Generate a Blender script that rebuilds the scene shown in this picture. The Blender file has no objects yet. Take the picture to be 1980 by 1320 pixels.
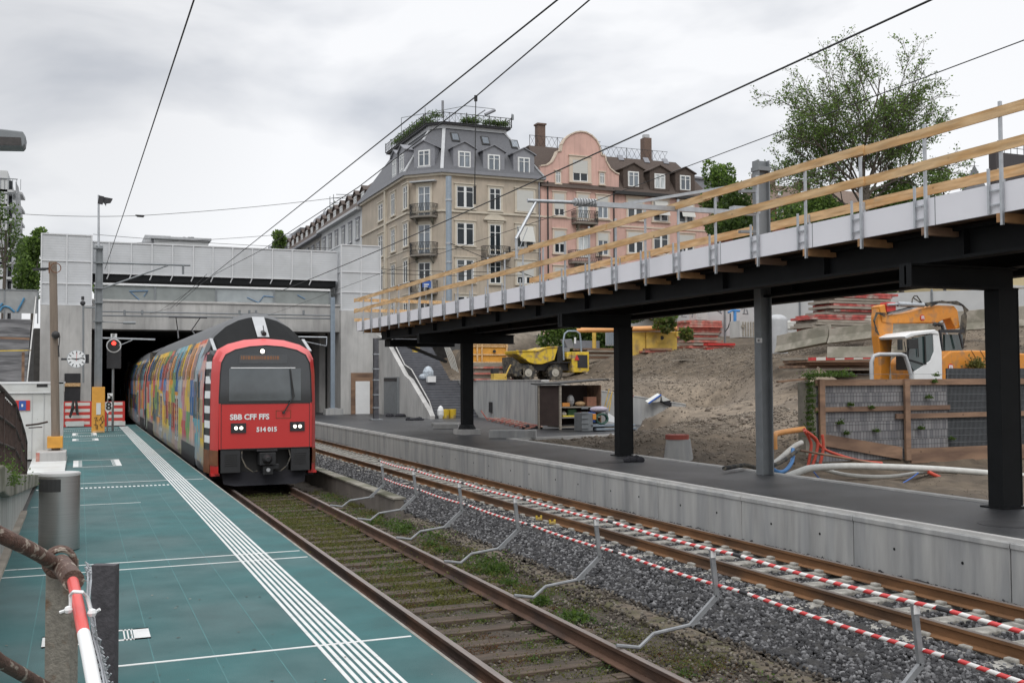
import bpy, bmesh, math, random
import numpy as np
from mathutils import Vector, Matrix
random.seed(7)
S = bpy.context.scene
# ---------------------------------------------------------------- camera
F = 2020.0
YAW, PIT, ROLL = math.radians(22.5), math.radians(2.1), math.radians(0.3)
CAM = Vector((0, 0, 2.7))
fw = Vector((math.sin(YAW)*math.cos(PIT), math.cos(YAW)*math.cos(PIT), math.sin(PIT)))
r0 = Vector((math.cos(YAW), -math.sin(YAW), 0)); u0 = r0.cross(fw)
RT = r0*math.cos(ROLL) - u0*math.sin(ROLL)
UP = u0*math.cos(ROLL) + r0*math.sin(ROLL)
def at(px, py, u=None, y=None, z=None, Z=None):
    "world point seen in direction (px, py) of the survey photograph on a known world plane"
    d = fw + RT*((px-990)/F) + UP*((660-py)/F)
    t = Z if Z is not None else (u/d.x if u is not None else (y/d.y if y is not None else (z-2.7)/d.z))
    return CAM + d*t
cd = bpy.data.cameras.new('camera'); cam = bpy.data.objects.new('camera', cd)
S.collection.objects.link(cam); S.camera = cam
cd.sensor_width = 36; cd.lens = F/1980*36; cd.clip_start = 0.05; cd.clip_end = 3000
m3 = Matrix((RT, UP, -fw)).transposed().to_4x4(); m3.translation = CAM
cam.matrix_world = m3
# ---------------------------------------------------------------- sky and light (overcast)
S.view_settings.view_transform = 'Standard'; S.view_settings.look = 'None'
S.view_settings.exposure = 0.34; S.view_settings.gamma = 1
W = bpy.data.worlds.new('World'); S.world = W; W.use_nodes = True
nt = W.node_tree; nt.nodes.clear()
def N(t, **k):
    n = nt.nodes.new(t)
    for a, b in k.items(): setattr(n, a, b)
    return n
def L(a, b): nt.links.new(a, b)
out = N('ShaderNodeOutputWorld'); bg = N('ShaderNodeBackground'); L(bg.outputs[0], out.inputs[0])
sky = N('ShaderNodeTexSky', sky_type='NISHITA'); sky.sun_disc = False
sky.sun_elevation = math.radians(48); sky.sun_rotation = math.radians(200)
tc = N('ShaderNodeTexCoord'); sx = N('ShaderNodeSeparateXYZ'); L(tc.outputs['Generated'], sx.inputs[0])
mp = N('ShaderNodeMapping'); mp.inputs['Scale'].default_value = (1, 1, 2.6); mp.inputs['Location'].default_value = (.35, 0.1, .2)
L(tc.outputs['Generated'], mp.inputs[0])
n1 = N('ShaderNodeTexNoise'); n1.inputs['Scale'].default_value = 3.1; n1.inputs['Detail'].default_value = 5; n1.inputs['Roughness'].default_value = .5
n1.inputs['Distortion'].default_value = .35
L(mp.outputs[0], n1.inputs[0])
cr = N('ShaderNodeValToRGB'); L(n1.outputs[0], cr.inputs[0])
cr.color_ramp.elements[0].position = .29; cr.color_ramp.elements[0].color = (.50, .522, .565, 1)
cr.color_ramp.elements[1].position = .53; cr.color_ramp.elements[1].color = (.80, .805, .82, 1)
# thick cloud overhead is brighter than cloud near the horizon (standard overcast sky)
ov = N('ShaderNodeMapRange'); L(sx.outputs[2], ov.inputs[0])
ov.inputs[1].default_value = .36; ov.inputs[2].default_value = 1; ov.inputs[3].default_value = 1; ov.inputs[4].default_value = 2.0
# heavier bank of cloud up and to the left
dk = N('ShaderNodeVectorMath', operation='DOT_PRODUCT'); L(tc.outputs['Generated'], dk.inputs[0])
dk.inputs[1].default_value = (-0.115, 0.955, 0.27)
dr = N('ShaderNodeMapRange'); L(dk.outputs['Value'], dr.inputs[0])
dr.inputs[1].default_value = .955; dr.inputs[2].default_value = 1.0; dr.inputs[3].default_value = 1; dr.inputs[4].default_value = .84
m1 = N('ShaderNodeMath', operation='MULTIPLY'); L(ov.outputs[0], m1.inputs[0]); L(dr.outputs[0], m1.inputs[1])
vm = N('ShaderNodeVectorMath', operation='SCALE'); L(cr.outputs[0], vm.inputs[0]); L(m1.outputs[0], vm.inputs['Scale'])
sk = N('ShaderNodeVectorMath', operation='SCALE'); L(sky.outputs[0], sk.inputs[0]); sk.inputs['Scale'].default_value = .07
mx = N('ShaderNodeMix', data_type='RGBA'); mx.inputs[0].default_value = .93
L(sk.outputs[0], mx.inputs[6]); L(vm.outputs[0], mx.inputs[7]); L(mx.outputs[2], bg.inputs[0]); bg.inputs[1].default_value = 1.0
sl = bpy.data.lights.new('sun', 'SUN'); so = bpy.data.objects.new('sun', sl); S.collection.objects.link(so)
sl.energy = 0.9; sl.angle = math.radians(25); sl.color = (1, .97, .93)
so.rotation_euler = (math.radians(40), 0, math.radians(-20))
# ---------------------------------------------------------------- materials
MATS = {}
def mat(name, col, rough=.7, metal=0, var=.15, vs=3, bump=0, bs=20, stretch=(1, 1, 1), col2=None, c2s=1.0, c2t=(.45, .6), spec=.5, emit=None, alpha=None, detail=4, streak=0):
    if name in MATS: return MATS[name]
    m = bpy.data.materials.new(name); m.use_nodes = True; MATS[name] = m
    t = m.node_tree; b = t.nodes['Principled BSDF']
    b.inputs['Roughness'].default_value = rough; b.inputs['Metallic'].default_value = metal
    b.inputs['Specular IOR Level'].default_value = spec
    tcn = t.nodes.new('ShaderNodeTexCoord'); mpn = t.nodes.new('ShaderNodeMapping'); mpn.inputs['Scale'].default_value = stretch
    t.links.new(tcn.outputs['Object'], mpn.inputs[0])
    def noise(s, d=detail):
        n = t.nodes.new('ShaderNodeTexNoise'); n.inputs['Scale'].default_value = s; n.inputs['Detail'].default_value = d
        t.links.new(mpn.outputs[0], n.inputs[0]); return n
    src = None
    base = t.nodes.new('ShaderNodeRGB'); base.outputs[0].default_value = (*col, 1); src = base.outputs[0]
    if col2:
        n = noise(c2s, 6); r = t.nodes.new('ShaderNodeMapRange'); r.inputs[1].default_value, r.inputs[2].default_value = c2t
        t.links.new(n.outputs[0], r.inputs[0])
        x = t.nodes.new('ShaderNodeMix'); x.data_type = 'RGBA'; x.inputs[7].default_value = (*col2, 1)
        t.links.new(r.outputs[0], x.inputs[0]); t.links.new(src, x.inputs[6]); src = x.outputs[2]
    if var:
        n = noise(vs); r = t.nodes.new('ShaderNodeMapRange'); r.inputs[1].default_value = .25; r.inputs[2].default_value = .75
        r.inputs[3].default_value = 1-var; r.inputs[4].default_value = 1+var; t.links.new(n.outputs[0], r.inputs[0])
        v = t.nodes.new('ShaderNodeVectorMath'); v.operation = 'SCALE'; t.links.new(src, v.inputs[0]); t.links.new(r.outputs[0], v.inputs['Scale']); src = v.outputs[0]
    if streak:
        m2 = t.nodes.new('ShaderNodeMapping'); m2.inputs['Scale'].default_value = (2.3, 2.3, .22); t.links.new(tcn.outputs['Object'], m2.inputs[0])
        n = t.nodes.new('ShaderNodeTexNoise'); n.inputs['Scale'].default_value = 1.6; n.inputs['Detail'].default_value = 7; n.inputs['Roughness'].default_value = .65; t.links.new(m2.outputs[0], n.inputs[0])
        r = t.nodes.new('ShaderNodeMapRange'); r.inputs[1].default_value = .48; r.inputs[2].default_value = .72; r.inputs[3].default_value = 1; r.inputs[4].default_value = 1-streak*1.6; t.links.new(n.outputs[0], r.inputs[0])
        v = t.nodes.new('ShaderNodeVectorMath'); v.operation = 'SCALE'; t.links.new(src, v.inputs[0]); t.links.new(r.outputs[0], v.inputs['Scale']); src = v.outputs[0]
    t.links.new(src, b.inputs['Base Color'])
    if bump:
        n = noise(bs, 5); bn = t.nodes.new('ShaderNodeBump'); bn.inputs['Strength'].default_value = bump; bn.inputs['Distance'].default_value = .02
        t.links.new(n.outputs[0], bn.inputs['Height']); t.links.new(bn.outputs[0], b.inputs['Normal'])
    if emit: b.inputs['Emission Color'].default_value = (*col, 1); b.inputs['Emission Strength'].default_value = emit
    if alpha is not None: b.inputs['Alpha'].default_value = alpha
    m['src'] = 1
    return m
def hexc(r, g, b):   # sRGB 0-255 to linear
    f = lambda c: (c/255/12.92) if c <= 10 else ((c/255+.055)/1.055)**2.4
    return (f(r), f(g), f(b))
def edit(m):
    t = m.node_tree; return t, t.nodes['Principled BSDF']
M = dict(
 concrete=mat('concrete', (.46, .455, .44), .85, var=.14, vs=1.3, bump=.25, bs=25, stretch=(1, 1, .5), col2=(.37, .365, .355), c2s=.7, streak=.14),
 concrete_new=mat('concrete_new', (.38, .38, .37), .8, var=.13, vs=2.5, bump=.15, bs=30, stretch=(2.2, 2.2, .35), col2=(.30, .305, .305), c2s=1.1, streak=.12),
 concrete_old=mat('concrete_old', (.24, .225, .19), .9, var=.3, vs=3, bump=.5, bs=14, col2=(.10, .10, .065), c2s=1.2),
 coping=mat('coping', (.44, .435, .42), .8, var=.15), edge_dirty=mat('edge_dirty', (.24, .23, .205), .85, var=.3, vs=5),
 asphalt=mat('asphalt', (.026, .027, .030), .42, var=.35, vs=1.1, bump=.35, bs=90, col2=(.048, .049, .052), c2s=.5),
 asphalt_old=mat('asphalt_old', (.10, .098, .095), .85, var=.25, vs=3, bump=.3, bs=60),
 steel=mat('galvanised_steel', (.42, .44, .46), .42, .75, var=.15, vs=8),
 steel_dull=mat('painted_grey_steel', (.20, .215, .225), .55, .3, var=.12, vs=4),
 bluesteel=mat('blue_grey_steel', (.27, .32, .37), .5, .35, var=.1, vs=4),
 black_steel=mat('black_steel', (.008, .009, .010), .65, .0, var=.2, vs=3, bump=.05, bs=30, spec=.2),
 darkmetal=mat('dark_metal', (.035, .035, .038), .5, .3, var=.2),
 rubber=mat('rubber', (.03, .03, .03), .85, var=.3, vs=6, bump=.4, bs=30, col2=(.12, .105, .08), c2s=4),
 rail_side=mat('rusty_rail', (.105, .058, .038), .8, .2, var=.35, vs=6, bump=.2, bs=40, stretch=(1, .4, 1), col2=(.06, .04, .033), c2s=2),
 rail_side2=mat('fresh_rust_rail', (.19, .095, .042), .8, .2, var=.3, vs=6, bump=.2, bs=40, stretch=(1, .3, 1), col2=(.10, .055, .03), c2s=2),
 rail_top=mat('rail_head', (.28, .24, .22), .4, .6, var=.25, vs=5, stretch=(6, .3, 1)),
 sleeper_wood=mat('sleeper_wood', (.085, .062, .045), .9, var=.4, vs=5, bump=.7, bs=18, stretch=(.35, 3, 3), col2=(.05, .038, .028), c2s=3),
 sleeper_conc=mat('sleeper_concrete', (.33, .32, .29), .9, var=.25, vs=8, bump=.5, bs=25, col2=(.2, .19, .17), c2s=5),
 timber=mat('spruce_timber', (.60, .41, .22), .7, var=.28, vs=5, bump=.15, bs=30, stretch=(3, .35, 3), col2=(.50, .30, .13), c2s=3),
 timber_old=mat('weathered_timber', (.25, .155, .10), .8, var=.3, vs=4, bump=.3, bs=25, stretch=(.4, 3, 2), col2=(.14, .085, .058), c2s=2),
 plank=mat('plank_grey', (.27, .24, .20), .85, var=.35, vs=5, bump=.3, stretch=(.5, .5, 4)),
 whitepanel=mat('white_panel', (.74, .74, .78), .6, var=.04, vs=1),
 white=mat('white_paint', (.72, .73, .73), .5, var=.05),
 offwhite=mat('container_white', (.60, .615, .60), .5, var=.07, vs=2, col2=(.52, .525, .50), c2s=1.5),
 red=mat('signal_red', (.52, .035, .03), .45, var=.1),
 redfade=mat('formwork_red', (.44, .14, .11), .8, var=.4, vs=4, col2=(.38, .27, .22), c2s=1.6, bump=.2),
 blue=mat('blue_paint', (.03, .10, .36), .5),
 bluepipe=mat('blue_pipe', (.06, .22, .50), .5, var=.2),
 yellow=mat('machine_yellow', (.62, .43, .03), .55, var=.2, vs=4, col2=(.27, .20, .11), c2s=2.8, c2t=(.48, .62)),
 yellow_old=mat('old_yellow', (.55, .37, .07), .6, var=.25, vs=2, col2=(.24, .17, .09), c2s=1.6, c2t=(.5, .75), bump=.2),
 orange=mat('machine_orange', (.62, .24, .03), .48, var=.14, vs=3, col2=(.34, .17, .07), c2s=3, c2t=(.5, .66)),
 orange_wood=mat('orange_board', (.62, .30, .045), .6, var=.15, vs=5),
 orangepipe=mat('orange_pipe', (.60, .28, .09), .5, var=.12),
 teal=mat('teal_turf', (.020, .100, .103), .7, var=.24, vs=2.2, bump=.3, bs=120, col2=(.044, .100, .102), c2s=.55, detail=9),
 marking=mat('white_marking', (.62, .63, .62), .6, var=.1, vs=6),
 stainless=mat('brushed_stainless', (.42, .41, .40), .33, .95, var=.1, vs=6, stretch=(.3, .3, 30)),
 rustpipe=mat('rusty_railing', (.115, .068, .052), .6, .25, var=.35, vs=60, bump=.4, bs=200, col2=(.34, .29, .24), c2s=38, c2t=(.58, .62)),
 post_grey=mat('railing_post', (.20, .185, .155), .75, .1, var=.25, vs=70, col2=(.13, .075, .04), c2s=22, c2t=(.55, .7), bump=.3, bs=150),
 darkplate=mat('dark_plate', (.055, .052, .058), .6, .2, var=.3, vs=40, bump=.2, bs=90),
 glass=mat('window_glass', (.028, .033, .038), .1, 0, var=.3, vs=.6, spec=.5),
 glass_light=mat('curtained_glass', (.20, .22, .24), .15, 0, var=.45, vs=2.5, stretch=(4, 4, .5), spec=.8),
 frame=mat('window_frame', (.70, .71, .70), .5, var=.05),
 beige=mat('beige_render', (.45, .385, .31), .85, var=.09, vs=.6, bump=.08, bs=40, col2=(.39, .34, .275), c2s=.4, streak=.14),
 beige_trim=mat('beige_stone', (.52, .47, .385), .8, var=.08),
 pink=mat('pink_render', (.60, .385, .325), .85, var=.06, vs=.6, bump=.08, bs=40, col2=(.52, .335, .285), c2s=.4, streak=.14),
 pink_trim=mat('cream_trim', (.56, .47, .38), .8, var=.06),
 shutter=mat('roller_shutter', (.50, .50, .47), .7, var=.08, vs=1, stretch=(1, 1, 40)),
 slate=mat('slate_roof', (.105, .108, .118), .7, var=.22, vs=5, bump=.3, bs=12, stretch=(1.5, 1.5, 4)),
 brown_roof=mat('brown_tile_roof', (.075, .055, .045), .8, var=.3, vs=6, bump=.4, bs=14, stretch=(2, 2, 5)),
 zinc=mat('zinc_sheet', (.22, .225, .245), .55, .2, var=.1, vs=3),
 zinc_light=mat('light_zinc', (.42, .43, .44), .55, .2, var=.1, vs=3),
 iron=mat('wrought_iron', (.03, .03, .03), .6, .2),
 brick=mat('chimney_brick', (.14, .095, .075), .9, var=.3, vs=12),
 soil=mat('soil', (.125, .103, .080), .95, var=.4, vs=2.4, bump=1, bs=11, col2=(.20, .172, .138), c2s=.28, c2t=(.4, .62), detail=8),
 ballast_bed=mat('ballast_bed', (.035, .034, .033), .95, var=.5, vs=25, bump=1, bs=30),
 earth_bed=mat('old_ballast', (.060, .048, .037), .95, var=.5, vs=18, bump=1, bs=25, col2=(.05, .04, .03), c2s=2),
 galv=mat('dull_galvanised', (.25, .26, .27), .6, .35, var=.2, vs=8), bark=mat('bark', (.085, .072, .058), .9, var=.3, vs=8),
 cable=mat('black_wire', (.012, .012, .012), .6),
 plastic_white=mat('white_plastic_pipe', (.50, .50, .47), .5, var=.12, vs=5),
 lamp_on=mat('headlight_lit', (1, .92, .78), .3, var=0, emit=2.2),
 red_on=mat('signal_red_lit', (1, .03, .02), .3, var=0, emit=4),
 trainred=mat('train_red', (.50, .032, .03), .28, var=.04, vs=2, spec=.6),
 trainpink=mat('train_pale_red', (.62, .10, .10), .4, var=.06),
 dirt_brown=mat('train_grime', (.15, .055, .02), .7, var=.3, vs=5),
 trainroof=mat('train_roof_grey', (.085, .088, .092), .5, .1, var=.15, vs=2),
 windscreen=mat('windscreen', (.018, .022, .026), .06, 0, var=.2, spec=1.0),
 windscreen2=mat('windscreen_centre', (.075, .088, .095), .04, 0, var=.45, vs=1.1, spec=1.0),  # paler grey: the reflection of clouds is put into the colour
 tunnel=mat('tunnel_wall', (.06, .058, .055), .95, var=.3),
 purple=mat('dark_cloth', (.02, .02, .025), .95),
 street=mat('street_surface', (.10, .10, .10), .9),
)
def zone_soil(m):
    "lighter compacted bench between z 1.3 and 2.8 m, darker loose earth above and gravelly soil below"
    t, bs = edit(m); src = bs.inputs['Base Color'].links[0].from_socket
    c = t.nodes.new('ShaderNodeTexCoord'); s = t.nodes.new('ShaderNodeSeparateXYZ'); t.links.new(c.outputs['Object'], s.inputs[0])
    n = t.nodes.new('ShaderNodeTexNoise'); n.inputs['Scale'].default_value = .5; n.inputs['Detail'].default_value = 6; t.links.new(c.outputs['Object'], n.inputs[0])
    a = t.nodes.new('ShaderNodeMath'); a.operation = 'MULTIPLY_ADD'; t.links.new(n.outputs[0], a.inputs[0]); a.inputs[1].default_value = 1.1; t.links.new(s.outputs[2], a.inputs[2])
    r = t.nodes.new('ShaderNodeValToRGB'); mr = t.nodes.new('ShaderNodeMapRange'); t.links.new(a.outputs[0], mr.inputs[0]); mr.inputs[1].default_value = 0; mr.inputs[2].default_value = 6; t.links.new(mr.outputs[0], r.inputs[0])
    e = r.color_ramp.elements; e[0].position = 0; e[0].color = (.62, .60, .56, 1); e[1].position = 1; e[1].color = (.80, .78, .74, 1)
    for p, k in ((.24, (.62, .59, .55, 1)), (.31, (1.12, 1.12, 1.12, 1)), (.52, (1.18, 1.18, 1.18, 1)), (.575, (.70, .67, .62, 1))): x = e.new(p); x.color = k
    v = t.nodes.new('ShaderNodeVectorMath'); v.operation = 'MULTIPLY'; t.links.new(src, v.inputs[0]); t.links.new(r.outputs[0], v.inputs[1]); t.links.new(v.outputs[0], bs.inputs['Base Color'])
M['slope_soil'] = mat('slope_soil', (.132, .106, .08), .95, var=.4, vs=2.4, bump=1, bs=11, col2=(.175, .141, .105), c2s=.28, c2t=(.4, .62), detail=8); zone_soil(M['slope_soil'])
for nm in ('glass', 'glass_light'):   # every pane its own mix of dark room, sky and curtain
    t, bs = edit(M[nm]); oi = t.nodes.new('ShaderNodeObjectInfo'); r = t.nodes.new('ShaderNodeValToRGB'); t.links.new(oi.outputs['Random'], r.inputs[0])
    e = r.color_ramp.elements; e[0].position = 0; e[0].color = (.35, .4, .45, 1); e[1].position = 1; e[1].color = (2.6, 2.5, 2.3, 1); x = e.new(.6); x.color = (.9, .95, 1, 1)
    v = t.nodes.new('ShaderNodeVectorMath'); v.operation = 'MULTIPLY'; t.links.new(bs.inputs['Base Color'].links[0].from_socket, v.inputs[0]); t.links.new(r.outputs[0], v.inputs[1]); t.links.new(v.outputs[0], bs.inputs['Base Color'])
for nm in ('timber', 'timber_old'):   # knots
    t, bs = edit(M[nm]); c = t.nodes.new('ShaderNodeTexCoord'); vo = t.nodes.new('ShaderNodeTexVoronoi'); vo.inputs['Scale'].default_value = 2.6; t.links.new(c.outputs['Object'], vo.inputs[0])
    r = t.nodes.new('ShaderNodeMapRange'); r.inputs[1].default_value = .03; r.inputs[2].default_value = .10; r.inputs[3].default_value = .35; r.inputs[4].default_value = 1; t.links.new(vo.outputs['Distance'], r.inputs[0])
    v = t.nodes.new('ShaderNodeVectorMath'); v.operation = 'SCALE'; t.links.new(bs.inputs['Base Color'].links[0].from_socket, v.inputs[0]); t.links.new(r.outputs[0], v.inputs['Scale']); t.links.new(v.outputs[0], bs.inputs['Base Color'])
# ---------------------------------------------------------------- mesh helpers
COL = S.collection
ORG = {}
def mk(m): return (M.get(m) or MATS[m]) if isinstance(m, str) else m
class MB:
    def __init__(s): s.v = []; s.f = []; s.mi = []; s.cur = 0; s.parts = []
    def add(s, vs, fs):
        o = len(s.v); s.v += [tuple(p) for p in vs]; s.f += [tuple(i+o for i in f) for f in fs]; s.mi += [s.cur]*len(fs); s.parts.append((vs, fs)); return s
    def box(s, x0, x1, y0, y1, z0, z1):
        x0, x1 = min(x0, x1), max(x0, x1); y0, y1 = min(y0, y1), max(y0, y1); z0, z1 = min(z0, z1), max(z0, z1)
        return s.add([(x0,y0,z0),(x1,y0,z0),(x1,y1,z0),(x0,y1,z0),(x0,y0,z1),(x1,y0,z1),(x1,y1,z1),(x0,y1,z1)],
                     [(3,2,1,0),(4,5,6,7),(0,1,5,4),(1,2,6,5),(2,3,7,6),(3,0,4,7)])
    def bar(s, p, q, w, h, up=(0, 0, 1)):
        "rectangular bar from p to q, w across, h along up"
        p, q = Vector(p), Vector(q); d = (q-p).normalized(); up = Vector(up)
        a = d.cross(up)
        if a.length < 1e-4: up = Vector((0, 1, 0)); a = d.cross(up)
        a.normalize(); b = a.cross(d).normalized(); a = a*w/2; b = b*h/2
        vs = [p-a-b, p+a-b, p+a+b, p-a+b, q-a-b, q+a-b, q+a+b, q-a+b]
        return s.add(vs, [(0,3,2,1) , (4,5,6,7), (0,1,5,4), (1,2,6,5), (2,3,7,6), (3,0,4,7)][::1])
    def fbox(s, O, t, n, a0, a1, n0, n1, z0, z1):
        "box in a wall frame: along t, out along n, up z"
        O, t, n = Vector(O), Vector(t), Vector(n); Zv = Vector((0, 0, 1)); P = []
        for zz in (z0, z1):
            for aa, nn in ((a0, n0), (a1, n0), (a1, n1), (a0, n1)): P.append(O+t*aa+n*nn+Zv*zz)
        return s.add(P, [(3,2,1,0),(4,5,6,7),(0,1,5,4),(1,2,6,5),(2,3,7,6),(3,0,4,7)])
    def cyl(s, p, q, r, r2=None, n=10, caps=True):
        p, q = Vector(p), Vector(q); d = (q-p).normalized(); r2 = r if r2 is None else r2
        a = d.orthogonal().normalized(); b = d.cross(a); V = []
        for c, rr in ((p, r), (q, r2)):
            for i in range(n):
                t = 2*math.pi*i/n; V.append(c+(a*math.cos(t)+b*math.sin(t))*rr)
        Fs = [(i, (i+1) % n, n+(i+1) % n, n+i) for i in range(n)]
        if caps: Fs += [tuple(range(n))[::-1], tuple(range(n, 2*n))]
        return s.add(V, Fs)
    def tube(s, pts, r, n=8, taper=None):
        pts = [Vector(p) for p in pts]; V = []; a = None
        for i, p in enumerate(pts):
            d = (pts[min(i+1, len(pts)-1)]-pts[max(i-1, 0)]).normalized()
            if a is None: a = d.orthogonal().normalized()
            else: a = (a-d*a.dot(d)).normalized()
            b = d.cross(a); rr = r if taper is None else r+(taper-r)*i/(len(pts)-1)
            for k in range(n):
                t = 2*math.pi*k/n; V.append(p+(a*math.cos(t)+b*math.sin(t))*rr)
        Fs = [(i*n+k, i*n+(k+1) % n, (i+1)*n+(k+1) % n, (i+1)*n+k) for i in range(len(pts)-1) for k in range(n)]
        Fs += [tuple(range(n))[::-1], tuple(range((len(pts)-1)*n, len(pts)*n))]
        return s.add(V, Fs)
    def prism(s, poly, off):
        "polygon (3-D points, planar) pushed along off"
        poly = [Vector(p) for p in poly]; off = Vector(off); n = len(poly)
        nn = Vector((0, 0, 0))
        for i in range(n): nn += poly[i].cross(poly[(i+1) % n])
        if nn.dot(off) < 0: poly = poly[::-1]
        V = poly+[p+off for p in poly]
        return s.add(V, [tuple(range(n))[::-1], tuple(range(n, 2*n))]+[(i, (i+1) % n, n+(i+1) % n, n+i) for i in range(n)])
    def quad(s, *p): return s.add(p, [tuple(range(len(p)))])
    def sphere(s, c, r, n=10, sc=(1, 1, 1)):
        c = Vector(c); V = []; m = n//2
        for i in range(m+1):
            th = math.pi*i/m
            for k in range(n):
                ph = 2*math.pi*k/n; V.append(c+Vector((r*sc[0]*math.sin(th)*math.cos(ph), r*sc[1]*math.sin(th)*math.sin(ph), r*sc[2]*math.cos(th))))
        return s.add(V, [(i*n+k, (i+1)*n+k, (i+1)*n+(k+1) % n, i*n+(k+1) % n) for i in range(m) for k in range(n)])
    def build(s, name, m, parent=None, smooth=False, org=None, bevel=0, label=None, slots=None, split=False):
        if split and len(s.parts) > 1:
            for vs, fs in s.parts: r = MB().add(vs, fs).build(name, m, parent, smooth, org, bevel, label)
            return r
        o3 = Vector(ORG.get(parent.name, (0, 0, 0))) if parent else Vector(org or (0, 0, 0))
        me = bpy.data.meshes.new(name)
        me.from_pydata([(a-o3.x, b-o3.y, c-o3.z) for a, b, c in s.v], [], s.f); me.update()
        for mm in (slots or [m]): me.materials.append(mk(mm))
        if slots: me.polygons.foreach_set('material_index', s.mi)
        if smooth:
            me.polygons.foreach_set('use_smooth', [True]*len(me.polygons))
            try: me.set_sharp_from_angle(angle=math.radians(40))
            except Exception: pass
        o = bpy.data.objects.new(name, me); COL.objects.link(o); ORG[o.name] = tuple(o3)
        if parent: o.parent = parent
        else: o.location = o3
        if bevel:
            bm = o.modifiers.new('bevel', 'BEVEL'); bm.width = bevel; bm.segments = 2; bm.limit_method = 'ANGLE'
        if label: o['label'] = label
        return o
def tag(o, label, cat, group=None):
    o['label'] = label; o['category'] = cat
    if group: o['group'] = group
    return o
def thing(name, label, cat, loc=(0, 0, 0), group=None):
    o = bpy.data.objects.new(name, None); COL.objects.link(o); o.empty_display_size = .2
    o.location = loc; ORG[o.name] = tuple(loc); return tag(o, label, cat, group)
def struct(o, kind='structure'): o['kind'] = kind; return o
def dup(root, loc, label, group=None):
    def cp(o, par):
        c = o.copy(); COL.objects.link(c)
        if par: c.parent = par
        for ch in o.children: cp(ch, c)
        return c
    r = cp(root, None); r.location = loc; r['label'] = label
    if group: r['group'] = group
    return r
def textmesh(name, s, size, O, right, up, m, parent, bold=0.0, align='LEFT', depth=.003):
    cu = bpy.data.curves.new(name, 'FONT'); cu.body = s; cu.size = size; cu.extrude = depth; cu.offset = bold; cu.align_x = align
    cu.resolution_u = 3
    to = bpy.data.objects.new(name, cu); COL.objects.link(to)
    me = bpy.data.meshes.new_from_object(to.evaluated_get(bpy.context.evaluated_depsgraph_get()))
    bpy.data.objects.remove(to)
    right, up = Vector(right).normalized(), Vector(up).normalized(); n = right.cross(up)
    mm = Matrix((right, up, n)).transposed().to_4x4(); o3 = Vector(ORG[parent.name]); mm.translation = Vector(O)-o3
    me.transform(mm); me.materials.clear(); me.materials.append(mk(m))
    o = bpy.data.objects.new(name, me); COL.objects.link(o); o.parent = parent; ORG[o.name] = tuple(o3)
    return o
def npmesh(name, V, Fq, m, parent=None, smooth=False, loc=(0, 0, 0)):
    me = bpy.data.meshes.new(name); V = np.asarray(V, dtype=np.float32); Fq = np.asarray(Fq, dtype=np.int32); k = Fq.shape[1]
    me.vertices.add(len(V)); me.vertices.foreach_set('co', V.ravel())
    me.loops.add(Fq.size); me.loops.foreach_set('vertex_index', Fq.ravel())
    me.polygons.add(len(Fq)); me.polygons.foreach_set('loop_start', np.arange(0, Fq.size, k, dtype=np.int32))
    me.update(calc_edges=True); me.validate()
    me.materials.append(mk(m))
    if smooth: me.polygons.foreach_set('use_smooth', [True]*len(me.polygons))
    o = bpy.data.objects.new(name, me); COL.objects.link(o); ORG[o.name] = tuple(loc)
    if parent: o.parent = parent
    else: o.location = loc
    return o
# ================================================================ SETTING: ground, ballast, platforms
rng = np.random.default_rng(3)
b = MB(); b.quad((-900, -300, -1.2), (900, -300, -1.2), (900, 1500, -1.2), (-900, 1500, -1.2))
struct(b.build('ground', 'soil'))
b = MB(); b.quad((-700, 72, 6.05), (700, 72, 6.05), (700, 900, 6.05), (-700, 900, 6.05))
b.quad((-700, 72, 6.05), (-700, 72, -1.2), (-2.3, 72, -1.2), (-2.3, 72, 6.05)); b.quad((24, 72, 6.05), (24, 72, -1.2), (700, 72, -1.2), (700, 72, 6.05))
struct(b.build('street', 'street'))
# --- track beds
def sheet(name, x0, x1, y0, y1, zf, m, dx=.12, dy=.25, jit=.02):
    nx, ny = max(2, int((x1-x0)/dx)), max(2, int((y1-y0)/dy))
    X = np.linspace(x0, x1, nx); Y = np.linspace(y0, y1, ny); XX, YY = np.meshgrid(X, Y)
    ZZ = np.vectorize(zf)(XX, YY)+rng.normal(0, jit, XX.shape)
    V = np.stack([XX.ravel(), YY.ravel(), ZZ.ravel()], 1); i = np.arange(nx*ny).reshape(ny, nx)
    Fq = np.stack([i[:-1, :-1], i[:-1, 1:], i[1:, 1:], i[1:, :-1]], -1).reshape(-1, 4)
    return npmesh(name, V, Fq, m, smooth=True)
def bedz(x, y):
    # old track bed low, new ballast shoulder rising to track 2
    if x < 6.25: return -.24
    if x < 6.95: return -.24+(x-6.25)/.7*.02
    if x < 7.75: return -.22+(x-6.95)/.8*.03
    return -.20 if x < 8.72 else -.235
struct(sheet('old_track_bed', 2.72, 6.7, 3.5, 33, bedz, 'earth_bed'))
struct(sheet('track_bed', 6.7, 11.2, 3.5, 46, bedz, 'ballast_bed'))
b = MB(); b.quad((2.7, 33, -.24), (6.7, 33, -.24), (6.7, 140, -.24), (2.7, 140, -.24)); b.quad((6.7, 46, -.2), (11.2, 46, -.2), (11.2, 140, -.2), (6.7, 140, -.2))
struct(b.build('tunnel_floor', 'ballast_bed'))
# --- left platform (teal)
b = MB(); b.box(-.8, 2.635, -2, 56, -.6, .55); struct(b.build('platform', 'teal'))
b = MB(); b.box(2.636, 2.665, -2, 56, .36, .5515); b.box(2.6355, 2.64, -2, 56, -.6, .36); struct(b.build('platform_edge', 'edge_dirty'))
b = MB(); b.box(-9, -.8, -2, 60, -.6, .548); struct(b.build('yard', 'asphalt_old'))
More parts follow.
